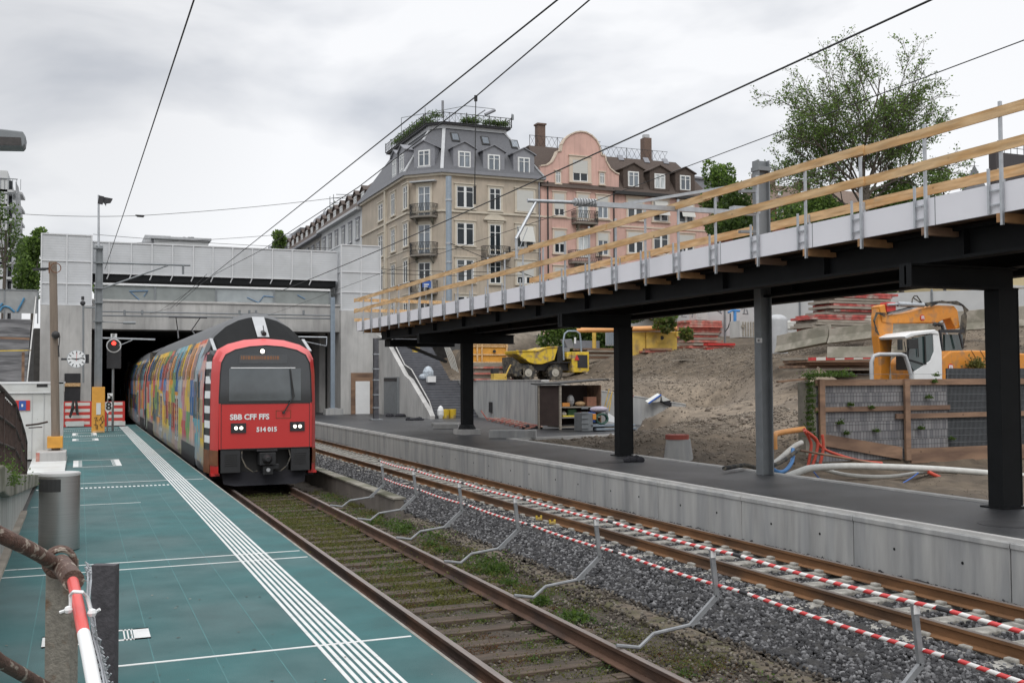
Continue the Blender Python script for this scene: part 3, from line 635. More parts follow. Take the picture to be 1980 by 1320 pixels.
def scatter(name, X, Y, Z, size, m, seed):
    g = np.random.default_rng(seed); n = len(X)
    oc = np.array([(1,0,0),(0,1,0),(-1,0,0),(0,-1,0),(0,0,1),(0,0,-1)], float); tri = np.array([(0,1,4),(1,2,4),(2,3,4),(3,0,4),(1,0,5),(2,1,5),(3,2,5),(0,3,5)])
    s = size[0]+(size[1]-size[0])*g.random((n, 1, 1))**3; V = oc[None]*g.uniform(.5, 1.2, (n, 6, 1))*s*np.array([1, 1, .7]); A = g.uniform(0, 6.28, n); ca, sa = np.cos(A)[:, None], np.sin(A)[:, None]
    V = np.stack([V[..., 0]*ca-V[..., 1]*sa+X[:, None], V[..., 0]*sa+V[..., 1]*ca+Y[:, None], V[..., 2]+Z[:, None]], -1).reshape(-1, 3)
    o = npmesh(name, V, (tri[None]+6*np.arange(n)[:, None, None]).reshape(-1, 3), m); o['kind'] = 'stuff'
for (n, xr, yr, sz, sd) in ((15000, (14.5, 22), (23.5, 35), (.015, .06), 31), (9000, (22, 34), (41, 52), (.02, .08), 32), (26000, (16, 40), (30, 66), (.015, .06), 33), (3000, (14.5, 28), (8, 23), (.015, .05), 34), (5000, (30, 46), (30, 50), (.03, .12), 35)):
    X, Y, Z_ = rocks2(n, xr, yr, sz, sd); scatter('rubble', X, Y, Z_, sz, 'gravel_stone', sd)
stonemat('clod', (.09, .07, .052), (.15, .12, .092), (.23, .19, .15))
for (n, xr, yr, sz, sd) in ((900, (16, 36), (28, 56), (.05, .20), 36), (260, (14.6, 21), (24, 34), (.05, .16), 37)):
    X, Y, Z_ = rocks2(n, xr, yr, sz, sd); scatter('clods', X, Y, Z_, sz, 'clod', sd)
# ================================================================ ELEVATED WALKWAY
t = thing('elevated_walkway', 'long walkway with pale edge boards and wooden guard rails on black steel columns', 'walkway', (14, 20, 0))
Y0, Y1, U0, U1 = 4.5, 47.2, 11.8, 16.1
b = MB(); b.box(U0, U0+.05, Y0, Y1, 4.98, 5.40); b.build('edge_board', 'whitepanel', t)
yy = 9.1
b = MB()
while yy < Y1: b.box(U0-.004, U0+.01, yy-.006, yy+.006, 4.98, 5.40); yy += 2.83
b.build('joint', 'steel_dull', t)
b = MB(); b.box(U0+.06, U1, Y0, Y1, 5.03, 5.15); b.build('deck', 'timber_old', t)
b = MB(); b.box(U1-.05, U1, Y0, Y1, 4.98, 5.40); b.build('edge_board', 'whitepanel', t)
b = MB(); b.box(U0, U1, Y1-.05, Y1+.0, 4.98, 5.40); b.build('edge_board', 'whitepanel', t)
for gx in (12.45, 14.2, 15.6):
    b = MB()
    b.box(gx-.15, gx+.15, Y0, 45.2, 4.93, 4.985); b.box(gx-.02, gx+.02, Y0, 45.2, 4.55, 4.93); b.box(gx-.15, gx+.15, Y0, 45.2, 4.50, 4.55)
    yy = Y0+1
    while yy < 45: b.box(gx-.14, gx+.14, yy-.008, yy+.008, 4.55, 4.93); yy += 3.2
    b.build('girder', 'black_steel', t)
def rail3(u, z, h, y0, y1, name='guard_board'):
    y = y0; k = 0
    while y < y1:
        e = min(y+4.6, y1+.2); b = MB(); dx = .0 if k % 2 else .028
        p = Vector((u-.03-dx, y-.12, z+random.uniform(-.02, .02))); q = Vector((u-.03-dx, e, z+random.uniform(-.02, .02)))
        b.bar(p, q, .027, h); b.build(name, 'timber', t); y = e-.12; k += 1
rail3(U0-.035, 6.385, .15, Y0, Y1); rail3(U0-.035, 5.90, .15, Y0, Y1)
mat('timber_console', (.40, .22, .10), .8, var=.3, vs=4)  # timber darkened: the shade under the deck is put into its colour
y = 7.86
while y < Y1:
    b = MB(); b.box(U0-.06, U0-.02, y-.02, y+.02, 4.80, 6.52); b.box(U0-.05, U0-.02, y+.21, y+.245, 4.98, 5.62)
    for z in (5.1, 5.3): b.box(U0-.035, U0-.015, y, y+.24, z-.01, z+.01)
    b.build('guard_post', 'steel', t)
    b = MB(); b.box(U0-.02, 12.9, y+.02, y+.12, 4.85, 4.975); b.build('console', 'timber_console' if int(y*7) % 3 else 'timber_old', t)
    y += 1.405
rail3(U1+.1, 6.56, .21, Y0, 37.0, 'far_guard_board')
y = 7.0
while y < 37:
    b = MB(); b.box(U1+.03, U1+.07, y-.02, y+.02, 5.0, 6.62); b.tube([(U1+.05, y, 6.6), (U1+.05, y+.12, 6.62), (U1+.05, y+.13, 6.68)], .008, n=5); b.build('far_guard_post', 'steel', t); y += 1.9
for z in (6.42, 5.95, 5.5):   # end rails
    b = MB(); b.bar((U0-.1, Y1+.05, z), (U1+1.4, Y1+.05, z-.02), .03, .15); b.build('end_board', 'timber', t)
for x in (12.5, 13.6, 14.8, 16.0): b = MB(); b.box(x-.02, x+.02, Y1, Y1+.04, 5.0, 6.55); b.build('end_post', 'steel', t)
for i_, (yc, uc, a0, a1) in enumerate(((12.78, 14.02, 12.0, 14.27), (25.8, 14.05, 12.1, 14.3), (38.7, 14.1, 12.1, 16.1))):
    b = MB(); b.box(a0, a1, yc-.13, yc+.13, 4.46, 4.495); b.box(a0, a1, yc-.13, yc+.13, 4.13, 4.165); b.box(a0, a1, yc-.02, yc+.02, 4.165, 4.46)
    b.box(a0, a0+.02, yc-.13, yc+.13, 4.165, 4.46); b.build('crossbeam', 'black_steel', t)
    b = MB(); zb = .58
    b.box(uc-.22, uc-.19, yc-.15, yc+.15, zb, 4.13); b.box(uc+.19, uc+.22, yc-.15, yc+.15, zb, 4.13); b.box(uc-.19, uc+.19, yc-.02, yc+.02, zb, 4.13)
    b.box(uc-.19, uc+.19, yc-.145, yc-.135, zb, 4.13)
    b.build('column', 'black_steel', t, bevel=.006)
    b = MB()
    if i_ == 2: b.box(uc-.42, uc+.42, yc-.42, yc+.42, .5, .78); b.build('column_base', 'concrete', t); b = MB(); b.cyl((uc, yc, .78), (uc, yc, .95), .36, .27, n=16); b.build('base_collar', 'black_steel', t)
    else: b.box(uc-.3, uc+.3, yc-.25, yc+.25, .57, .60); b.build('column_base', 'black_steel', t)
b = MB(); b.box(12.6, 15.6, 44.4, 45.3, 4.2, 4.5); b.build('end_bearing', 'black_steel', t)
b = MB(); b.bar((13.4, 44.9, 4.3), (16.6, 48.5, 3.6), .12, .12); b.build('bearing_strut', 'black_steel', t)
# mast with cantilever standing through the deck edge
def curvepts(a, c, n, sag):
    a, c = Vector(a), Vector(c); return [a.lerp(c, k/n)-Vector((0, 0, sag*4*(k/n)*(1-k/n))) for k in range(n+1)]
t = thing('catenary_mast', 'grey steel mast rising beside the walkway with a long horizontal insulated arm', 'mast', (14.04, 19.3, .58))
zt_ = at(1475, 312, y=19.3).z
b = MB(); c = 14.04
b.box(c-.15, c-.125, 19.18, 19.42, .58, zt_); b.box(c+.125, c+.15, 19.18, 19.42, .58, zt_); b.box(c-.125, c+.125, 19.285, 19.315, .58, zt_); b.build('pole', 'steel_dull', t)
yA = 19.2
P = lambda px, py: at(px, py, y=yA)
b = MB(); b.bar(P(1462, 413), P(1150, 395), .09, .1); b.bar(P(1465, 408), P(1415, 405), .2, .14); b.build('arm', 'steel', t, split=True)
b = MB(); b.cyl(P(1152, 393), P(1020, 388), .038, n=10); b.build('arm_tube', 'steel', t, smooth=True)
b = MB()
for k in range(8): p = P(1111+k*5.4, 391+k*.25); q = P(1113.6+k*5.4, 391+k*.25); b.cyl(p, q, .085, n=14); 
b.cyl(P(1105, 391), P(1156, 393.5), .045, n=10)
b.build('insulator', mat('insulator_grey', (.33, .34, .35), .4), t, smooth=True)
b = MB(); b.bar(P(1468, 352), P(1205, 395), .06, .06); b.build('tie_bar', 'steel', t)
b = MB(); b.cyl(P(1036, 391), P(998, 462), .035, n=8); b.cyl(P(998, 462), P(999, 500), .03, n=8); b.cyl(P(999, 495), P(1020, 440), .008, n=5); b.build('steady_arm', 'steel', t)
for py in (370, 448): b = MB(); b.bar(P(1430, py), P(1465, py), .10, .06); b.build('bracket', 'steel_dull', t)
b = MB(); b.box(c-.17, c+.17, 19.16, 19.44, P(1475, 330).z, P(1475, 322).z); b.build('bracket', 'steel_dull', t)
b = MB(); pp = at(1470, 658, y=19.15); b.box(pp.x-.09, pp.x+.05, 19.15, 19.165, pp.z-.05, pp.z+.05); pl = b.build('number_plate', 'white', t)
textmesh('lettering', 'III', .07, (pp.x-.07, 19.148, pp.z-.025), (1, 0, 0), (0, 0, 1), 'iron', pl)
t = thing('catenary_mast', 'tall round blue-grey mast in front of the beige corner house', 'mast', tuple(FM := at(868, 520, Z=84)))
ft = at(868, 340, Z=84).z
b = MB(); b.cyl((FM.x, FM.y, 6), (FM.x, FM.y, ft), .25, .24, n=14); b.build('pole', 'bluesteel', t, smooth=True)
b = MB()
for z in (ft-2, ft-5.5, ft-7): b.cyl((FM.x, FM.y, z), (FM.x, FM.y, z+.15), .29, n=14)
b.build('collar', 'steel', t)
t = thing('catenary_mast', 'blue-grey steel mast on a concrete block at the right side of the tunnel mouth', 'mast', (14.7, 65.0, .58))
b = MB(); b.box(14.58, 14.62, 64.9, 65.1, .8, 7.95); b.box(14.8, 14.84, 64.9, 65.1, .8, 7.95); b.box(14.62, 14.8, 64.98, 65.02, .8, 7.95); b.build('pole', 'bluesteel', t)
b = MB(); b.box(14.2, 15.3, 64.6, 65.4, .57, .95); b.build('base_block', 'concrete_new', t)
b = MB(); b.box(14.4, 15.0, 64.8, 65.2, .95, 1.0); b.build('base_plate', 'steel', t)
P = lambda px, py: at(px, py, y=65)
b = MB(); b.cyl(P(632, 652), P(572, 651), .05, n=8); b.cyl(P(632, 652), P(631, 668), .04, n=6); b.cyl(P(631, 669), P(580, 658), .035, n=6); b.build('arm', 'steel', t, split=True)
t = thing('crosswire_beam', 'pair of thin horizontal conductor tubes across the bridge lintel over the train', 'conductor bar', (8, 64.6, 7.3))
for (a, c) in (((197, 602), (640, 610)), ((197, 610), (640, 616))):
    b = MB(); b.cyl(at(*a, y=65.2), at(*c, y=65.2), .045, n=6); b.build('tube', 'steel_dull', t)
b = MB()
for px in (241, 275, 463, 482, 495, 587): p = at(px, 604, y=65.2); b.cyl(p-Vector((0, 0, .14)), p+Vector((0, 0, .14)), .07, n=8)
b.build('insulator', 'steel_dull', t)
# ================================================================ TRAIN
livery = bpy.data.materials.new('livery'); livery.use_nodes = True
t_ = livery.node_tree; bs = t_.nodes['Principled BSDF']; bs.inputs['Roughness'].default_value = .6; bs.inputs['Specular IOR Level'].default_value = .12
def nd(t, ty, **k):
    n = t.nodes.new(ty)
    for a, b_ in k.items(): setattr(n, a, b_)
    return n
def math_(t, op, a, b_=None, c=None):
    n = nd(t, 'ShaderNodeMath', operation=op)
    for i, v in enumerate((a, b_, c)):
        if v is None: continue
        if isinstance(v, (int, float)): n.inputs[i].default_value = v
        else: t.links.new(v, n.inputs[i])
    return n.outputs[0]
def comb(t, x, y, z=0):
    n = nd(t, 'ShaderNodeCombineXYZ')
    for i, v in enumerate((x, y, z)):
        if isinstance(v, (int, float)): n.inputs[i].default_value = v
        else: t.links.new(v, n.inputs[i])
    return n.outputs[0]
def wn(t, v):
    n = nd(t, 'ShaderNodeTexWhiteNoise', noise_dimensions='2D'); t.links.new(v, n.inputs[0]); return n
tc_ = nd(t_, 'ShaderNodeTexCoord'); sp_ = nd(t_, 'ShaderNodeSeparateXYZ'); t_.links.new(tc_.outputs['Object'], sp_.inputs[0])
Yc, Zc = sp_.outputs[1], sp_.outputs[2]
nz = nd(t_, 'ShaderNodeTexNoise'); nz.inputs['Scale'].default_value = 1; nz.inputs['Detail'].default_value = 3
mpp = nd(t_, 'ShaderNodeMapping'); mpp.inputs['Scale'].default_value = (0, 2.2, 2.0); t_.links.new(tc_.outputs['Object'], mpp.inputs[0]); t_.links.new(mpp.outputs[0], nz.inputs[0])
yj = math_(t_, 'ADD', math_(t_, 'MULTIPLY', Yc, .8), math_(t_, 'MULTIPLY', nz.outputs[0], 2.6))
cy = math_(t_, 'FLOOR', yj)
w1 = wn(t_, comb(t_, cy, 3.3)).outputs[0]
cz = math_(t_, 'FLOOR', math_(t_, 'ADD', math_(t_, 'MULTIPLY', Zc, 1.0), math_(t_, 'MULTIPLY', w1, 1.7)))
w2 = wn(t_, comb(t_, cy, cz)).outputs[0]
rp = nd(t_, 'ShaderNodeValToRGB'); rp.color_ramp.interpolation = 'CONSTANT'
pal = [tuple(v*1.15 for v in q) for q in [(.45,.07,.05), (.62,.38,.03), (.05,.18,.40), (.40,.16,.19), (.55,.45,.04), (.14,.27,.08), (.02,.10,.26), (.30,.36,.38), (.42,.05,.05), (.52, .36, .03), (.10,.30,.36), (.03,.05,.05), (.50,.30,.25), (.60,.24,.02), (.05,.09,.10), (.30,.22,.14)]]
e = rp.color_ramp.elements; e[0].position = 0; e[0].color = (*pal[0], 1); e[1].position = 1/len(pal); e[1].color = (*pal[1], 1)
for i in range(2, len(pal)): x = e.new(i/len(pal)); x.color = (*pal[i], 1)
t_.links.new(w2, rp.inputs[0])
# brush streaks
nb = nd(t_, 'ShaderNodeTexNoise'); nb.inputs['Scale'].default_value = 1; nb.inputs['Detail'].default_value = 5
mb = nd(t_, 'ShaderNodeMapping'); mb.inputs['Scale'].default_value = (0, 9, 1.3); t_.links.new(tc_.outputs['Object'], mb.inputs[0]); t_.links.new(mb.outputs[0], nb.inputs[0])
r2 = nd(t_, 'ShaderNodeValToRGB'); t_.links.new(nb.outputs['Fac'], r2.inputs[0]); r2.color_ramp.elements[0].position = .42; r2.color_ramp.elements[1].position = .6
w3 = wn(t_, comb(t_, math_(t_, 'FLOOR', math_(t_, 'MULTIPLY', Yc, 4)), math_(t_, 'FLOOR', math_(t_, 'MULTIPLY', Zc, 2.2)))).outputs[0]
rp3 = nd(t_, 'ShaderNodeValToRGB'); rp3.color_ramp.interpolation = 'CONSTANT'
e = rp3.color_ramp.elements; e[0].color = (.06, .10, .14, 1); e[1].position = .2; e[1].color = (.45, .2, .12, 1)
for p, c in ((.4, (.10, .2, .32)), (.55, (.5, .4, .2)), (.7, (.15, .14, .14)), (.85, (.5, .42, .42))): x = e.new(p); x.color = (*c, 1)
t_.links.new(w3, rp3.inputs[0])
mA = nd(t_, 'ShaderNodeMix', data_type='RGBA'); t_.links.new(math_(t_, 'MULTIPLY', r2.outputs[0], .55), mA.inputs[0]); t_.links.new(rp.outputs[0], mA.inputs[6]); t_.links.new(rp3.outputs[0], mA.inputs[7])
# pale grey skirt
low = nd(t_, 'ShaderNodeMapRange'); t_.links.new(math_(t_, 'ADD', Zc, math_(t_, 'MULTIPLY', nb.outputs['Fac'], .35)), low.inputs[0]); low.inputs[1].default_value = 1.12; low.inputs[2].default_value = 1.32; low.inputs[3].default_value = .75; low.inputs[4].default_value = 0
mB = nd(t_, 'ShaderNodeMix', data_type='RGBA'); t_.links.new(low.outputs[0], mB.inputs[0]); t_.links.new(mA.outputs[2], mB.inputs[6]); mB.inputs[7].default_value = (.27, .28, .28, 1)
t_.links.new(mB.outputs[2], bs.inputs['Base Color'])
M['livery'] = livery
lv2 = livery.copy(); lv2.name = 'film_glass'; MATS['train_glass'] = M['train_glass'] = lv2
_t = lv2.node_tree; _b = _t.nodes['Principled BSDF']; _s = _b.inputs['Base Color'].links[0].from_socket
_v = _t.nodes.new('ShaderNodeVectorMath'); _v.operation = 'SCALE'; _t.links.new(_s, _v.inputs[0]); _v.inputs['Scale'].default_value = .62; _t.links.new(_v.outputs[0], _b.inputs['Base Color'])
_b.inputs['Roughness'].default_value = .25; _b.inputs['Specular IOR Level'].default_value = .3
TC = 4.33
YN = 26.6
train = thing('commuter_train', 'double-deck train with red nose and colourful painted sides coming out of the tunnel', 'train', (TC, YN, 0))
prof = [(1.36, .42), (1.40, .62), (1.40, 2.55), (1.37, 3.0), (1.26, 3.45), (1.08, 3.86)]
roofp = [(1.08, 3.86), (.86, 4.14), (.55, 4.38), (.28, 4.49), (0, 4.53)]
def half(pr, s): return [(TC+s*x, z) for x, z in pr]
def strip(prf, y0, y1, b, ny=1):
    V = []; 
    for k in range(ny+1):
        yy = y0+(y1-y0)*k/ny
        for x, z in prf: V.append((x, yy, z))
    m = len(prf); b.add(V, [(k*m+i, (k+1)*m+i, (k+1)*m+i+1, k*m+i+1) for k in range(ny) for i in range(m-1)])
cars = [(29.1, 52.2), (53.0, 78.0), (78.8, 104)]
for ci, (ya, yb) in enumerate(cars):
    b = MB()
    ys_ = 27.55 if ci == 0 else ya
    strip(half(prof[:-1], -1)[::-1], ys_, yb, b); strip(half(prof[:-1], 1), ys_, yb, b); strip(half(prof[-2:], -1)[::-1], ya, yb, b); strip(half(prof[-2:], 1), ya, yb, b)
    body = b.build('car_body', 'livery', train)
    b = MB(); strip(half(roofp, -1), ya, yb, b); strip(half(roofp, 1)[::-1], ya, yb, b)
    b.build('car_roof', 'trainroof', train, smooth=True)
    full = half(prof+roofp[1:], -1)+half((prof+roofp[1:]), 1)[::-1][1:]
    b = MB(); b.prism([(x, yb-.02, z) for x, z in full], (0, .02, 0)); b.prism([(x, ya, z) for x, z in full], (0, .02, 0)) if ci else None
    b.build('end_wall', 'darkmetal', train)
    b = MB(); b.box(TC-1.3, TC+1.3, ya, yb, .30, .45); b.build('underframe', 'darkmetal', train)
    if ci < 2:
        b = MB(); b.box(TC-1.2, TC+1.2, yb, yb+.8, .6, 4.1); b.build('gangway_bellows', 'rubber', train)
    for wy in (ya+1.4, ya+3.9, yb-4.2, yb-1.8):
        b = MB()
        for s in (-1, 1): b.cyl((TC+s*.78, wy, .42), (TC+s*.68, wy, .42), .42, n=20)
        b.cyl((TC-.7, wy, .42), (TC+.7, wy, .42), .08, n=8); b.build('wheelset', 'darkmetal', train)
    for wy in (ya+2.65, yb-3.0):
        b = MB()
        for s in (-1, 1): b.box(TC+s*.95, TC+s*1.1, wy-1.9, wy+1.9, .38, .62)
        b.build('bogie_frame', 'darkmetal', train, split=True)
        b = MB()
        for s in (-1, 1): b.box(TC+s*1.398, TC+s*1.406, wy-2.0, wy+2.0, .40, .92)
        b.build('bogie_cover', 'darkmetal', train, split=True)
    # windows left and right side, two decks
    def wpan(name, y0, y1, pts, m, inset=.012):
        for s in (-1, 1):
            b = MB(); P_ = [(TC+s*(x+inset), z) for x, z in pts]
            V = [(x, y0, z) for x, z in P_]+[(x, y1, z) for x, z in P_]; m_ = len(P_)
            b.add(V, [(i, i+1, m_+i+1, m_+i) if s > 0 else (m_+i, m_+i+1, i+1, i) for i in range(m_-1)])
            if s > 0 and ci > 0: continue
            b.build(name, m, train)
    up = [(1.386, 2.78), (1.37, 3.0), (1.32, 3.2), (1.26, 3.45), (1.16, 3.68)]
    lo = [(1.40, 1.18), (1.40, 2.0)]
    L_ = yb-ya
    if ci == 0: doors = [ya+2.0+4.2, ya+13.2]
    else: doors = [ya+6.5, yb-7.5]
    y = ya+.9
    while y < yb-1.6:
        wpan('upper_window', y, y+.92, up, 'train_glass' if 'train_glass' in M else 'glass'); y += 1.45
    y = ya+7.6 if ci == 0 else ya+8.2
    while y < doors[1]-1.6: wpan('lower_window', y, y+1.0, lo, 'train_glass'); y += 1.45
    for dy in doors:
        for s in (-1, 1):
            if s > 0 and ci: continue
            b = MB(); b.box(TC+s*1.402, TC+s*1.412, dy-.72, dy+.72, .55, 2.5); d_ = b.build('door', 'livery', train)
            b = MB()
            for q in (-.36, .36): b.box(TC+s*1.412, TC+s*1.424, dy+q-.22, dy+q+.22, .82, 2.25)
            b.build('door_frame', 'zinc_light', d_)
            b = MB()
            for q in (-.36, .36): b.box(TC+s*1.424, TC+s*1.430, dy+q-.15, dy+q+.15, .95, 2.15)
            b.build('door_glass', 'glass', d_)
# ---- nose
P = lambda px, py, y=YN: at(px, py, y=y)
def sect(y, hw, x, top=None, sc=1.0):    # section scaled to half width hw with top height
    pr = prof+roofp[1:]; tp = top or 4.53; o = []
    for a, z in pr: o.append((a/1.40*hw, .30+(z-.30)*(tp-.30)/(4.53-.30) if z > .62 else z))
    return [(TC-a, y, z) for a, z in o]+[(TC+a, y, z) for a, z in o[::-1][1:]]
S0 = [(1.30, .42), (1.31, 1.0), (1.305, 2.2), (1.29, 2.9), (1.255, 3.25), (1.17, 3.46)]
S1 = [(1.375, .42), (1.393, 1.0), (1.393, 2.2), (1.36, 2.9), (1.30, 3.25), (1.24, 3.5)]
S2 = [(1.395, .42), (1.398, 1.0), (1.398, 2.2), (1.37, 2.95), (1.255, 3.44), (1.10, 3.84)]
b = MB()
for s in (-1, 1):
    V = [(TC+s*x, yy, z) for A_, yy in ((S0, 26.95), (S1, 27.65), (S2, 28.5), (S2, 29.15)) for x, z in A_]
    b.add(V, [(k*6+i, k*6+i+1, (k+1)*6+i+1, (k+1)*6+i) for k in range(3) for i in range(5)])
b.build('cab_side', 'trainroof', train, smooth=True, split=True)
b = MB()
rr = [(1.10, 3.84)]+roofp[1:]
strip([(TC-x, z) for x, z in rr]+[(TC+x, z) for x, z in rr[::-1][1:]], 28.38, 29.15, b); b.build('cab_roof', 'trainroof', train, smooth=True)
# striped cab side panels
for s in (-1, 1):
    for k in range(15):
        z0 = .98+k*.185
        if z0 > 3.35: break
        b = MB(); z1 = z0+.185
        def hx(z): 
            for (a, za), (c, zc) in zip(prof[:-1], prof[1:]):
                if za <= z <= zc: return (a+(c-a)*(z-za)/(zc-za))+.008
            return 1.1
        ye = 29.0 if z0 > 2.9 else 28.95
        kx = lambda z: (1.318 if z < 2.2 else 1.318-(z-2.2)*.045)
        b.add([(TC+s*kx(z0), 26.965, z0), (TC+s*(kx(z0)+.068), 27.54, z0), (TC+s*(kx(z1)+.068), 27.54, z1), (TC+s*kx(z1), 26.965, z1)], [(0, 1, 2, 3) if s > 0 else (3, 2, 1, 0)])
        b.build('side_stripe', 'white' if k % 2 else 'iron', train)
    b = MB(); b.bar((TC+s*1.32, 26.98, .70), (TC+s*1.395, 27.6, .70), .015, .58); b.build('lower_side', 'dirt_brown', train)
    b = MB(); b.box(TC+s*1.405, TC+s*1.418, 28.8, 28.98, 1.9, 2.9); b.build('cab_window', 'glass', train)
# red mask : front ring lofted between cab (27.5) and face (26.6)
outer = [(1.305, .42), (1.315, 1.0), (1.31, 2.2), (1.295, 2.9), (1.26, 3.25), (1.15, 3.48), (.9, 3.62), (.5, 3.73), (0, 3.77)]
face = [(1.15, .42), (1.16, 1.0), (1.15, 2.2), (1.12, 2.9), (1.09, 3.16), (.99, 3.36), (.76, 3.48), (.4, 3.56), (0, 3.59)]
mid = [(1.255, .42), (1.265, 1.0), (1.26, 2.2), (1.24, 2.9), (1.20, 3.22), (1.09, 3.44), (.85, 3.57), (.46, 3.66), (0, 3.70)]
inr = [(x-.0, z) for x, z in face]
def ring(name, A, ya, B_, yb, m, i0=0, smooth=True):
    fa = [(TC-x, ya, z) for x, z in A]+[(TC+x, ya, z) for x, z in A[::-1][1:]]; fb = [(TC-x, yb, z) for x, z in B_]+[(TC+x, yb, z) for x, z in B_[::-1][1:]]
    n = len(fa); b = MB(); b.add(fa+fb, [(i, i+1, n+i+1, n+i) for i in range(n-1)]); return b.build(name, m, train, smooth=smooth)
b = MB()
def full_(A, y): return [(TC-x, y, z) for x, z in A]+[(TC+x, y, z) for x, z in A[::-1][1:]]
R = [[(x, 26.95, z) for x, y, z in full_(outer, 0)], full_(mid, 26.78), full_(face, 26.58)]; n = len(R[0])
b.add([p for r in R for p in r], [(k*n+i, k*n+i+1, (k+1)*n+i+1, (k+1)*n+i) for k in range(2) for i in range(n-1)])
b.build('nose_mask', 'trainred', train, smooth=True)
# dirt on lower corners
b = MB()
for s in (-1, 1):
    pts = [(1.325, 26.95), (1.272, 26.765), (1.165, 26.57)]
    V = [(TC+s*x, y, z) for z in (.62, 1.0) for x, y in pts]; b.add(V, [(0, 1, 4, 3), (1, 2, 5, 4)])
b.build('corner_grime', 'dirt_brown', train, split=True)
# paler red band over the windscreen
b = MB()
A = [(x*.985, z+.012) for x, z in mid[4:]]; Bq = [(x, z+.008) for x, z in face[4:]]
fa = full_(A, 26.78); fb = full_(Bq, 26.56); n = len(fa); b.add(fa+fb, [(i, i+1, n+i+1, n+i) for i in range(n-1)])
A2 = [(x, z+.012) for x, z in outer[4:]]; fa = full_(A2, 26.94); fb = full_(A, 26.78); b.add(fa+fb, [(i, i+1, n+i+1, n+i) for i in range(n-1)])
b.build('brow_band', 'trainpink', train, smooth=True)
# roof hood with grille
hood = [(1.24, 3.50), (1.10, 3.86), (.82, 4.12), (.5, 4.29), (.25, 4.36), (0, 4.39)]
hb = [(1.20, 3.40), (1.08, 3.54), (.9, 3.625), (.6, 3.705), (.3, 3.755), (0, 3.775)]
grille = mat('hood_grille', (.016, .017, .018), .8, 0, var=.05, spec=.2); louvre(grille, .2, 14)
fa = full_([(x*1.0, z) for x, z in hood], 27.95); fb = full_(hb, 26.95); n = len(fa)
b = MB(); b.add(fa+fb, [(i, i+1, n+i+1, n+i) for i in range(n-1)]); b.build('roof_hood', grille, train, smooth=True)
fc = full_([(1.39, 3.30)]+[(1.2, 3.80)]+[(x*1.05, z) for x, z in roofp[1:]], 28.4); fa2 = full_([(1.24, 3.50)]+hood[1:], 27.95); m_ = min(len(fc), len(fa2))
b = MB(); b.add(fa2+fc, [(i, i+1, len(fa2)+i+1, len(fa2)+i) for i in range(m_-1)]); b.build('hood_collar', 'trainroof', train, smooth=True)
b = MB(); b.add([(TC-.16, 27.93, 4.39), (TC+.16, 27.93, 4.39), (TC+.15, 27.0, 3.825), (TC-.15, 27.0, 3.825)], [(3, 2, 1, 0)]); b.build('hood_strip', 'zinc_light', train)
b = MB(); b.cyl((TC+.02, 27.02, 3.9), (TC+.02, 27.25, 3.95), .06, n=12); b.cyl((TC+.02, 27.0, 3.9), (TC+.02, 27.2, 4.12), .012); b.build('horn', 'darkmetal', train)
for s in (-1, 1): b = MB(); b.bar((TC+s*1.19, 27.0, 3.47), (TC+s*1.19, 27.95, 3.80), .08, .03); b.build('corner_strip', 'zinc_light', train)
# flat face : red lower panel, windscreen above
def facez(px, py): return P(px, py, 26.58)
fx0, fx1 = TC-1.15, TC+1.15
zs = .5*(P(430, 780).z+P(600, 778).z)
b = MB(); b.box(fx0, fx1, 26.56, 26.66, 1.02, zs); b.build('front_panel', 'trainred', train, bevel=.01)
ws = [(x, z) for x, z in face if z > zs]; ws = [(1.14, zs)]+ws
b = MB(); b.prism(full_([(x*.99, z-.01) for x, z in ws], 26.575), (0, .04, 0)); wsc = b.build('windscreen', 'windscreen', train)
a, c = P(441, 712), P(581, 776); b = MB(); b.box(a.x+.02, c.x, 26.56, 26.574, zs+.06, a.z); b.build('wiped_glass', 'windscreen2', wsc)  # wiped area, its grey cloud reflection painted into the material
a, c = P(446, 711), P(578, 714); b = MB(); b.box(a.x, c.x-.1, 26.55, 26.56, a.z-.012, a.z+.012); b.build('sun_visor_edge', 'white', wsc)
a, c = P(462, 685), P(555, 702); b = MB(); b.box(a.x, c.x, 26.55, 26.572, c.z, a.z); dsp = b.build('destination_display', mat('display', (.08, .085, .09), .3, var=.1), wsc)
b = MB(); g_ = random.Random(4); x = a.x+.04
while x < a.x+.95: w = g_.choice([.03, .05, .06]); b.box(x, x+w, 26.546, 26.549, c.z+.09, c.z+.18); x += w+.018
b.build('display_dots', mat('amber_dots', (.25, .12, .06), .4, var=.3, vs=40), dsp)
p = P(507, 679); b = MB(); b.cyl((p.x, 26.575, p.z), (p.x, 26.545, p.z), .055, n=16); b.build('headlight', 'lamp_on', train)
b = MB(); b.cyl((p.x, 26.575, p.z), (p.x, 26.552, p.z), .075, n=16); b.build('lamp_ring', 'darkmetal', train)
for (x0, x1, y0, y1) in ((446, 475, 818, 836), (560, 588, 815, 832)):
    a, c = P(x0, y0), P(x1, y1); b = MB(); b.box(a.x, c.x, 26.53, 26.56, c.z, a.z); hl = b.build('headlight_housing', 'darkmetal', train)
    w = (c.x-a.x)
    for q in (.33, .68): b = MB(); b.cyl((a.x+w*q, 26.53, (a.z+c.z)/2), (a.x+w*q, 26.515, (a.z+c.z)/2), .042, n=14); b.build('headlight', 'lamp_on', hl)
p = P(444, 811); textmesh('lettering', 'SBB CFF FFS', .185, (p.x, 26.552, p.z-.0), (1, 0, .0), (0, 0, 1), 'white', train, bold=.0065)
p = P(496, 834); textmesh('number', '514 015', .155, (p.x-.01, 26.552, p.z), (1, 0, .0), (0, 0, 1), 'white', train, bold=.0065)
a, c = P(533, 793), P(562, 808); b = MB(); th = .012
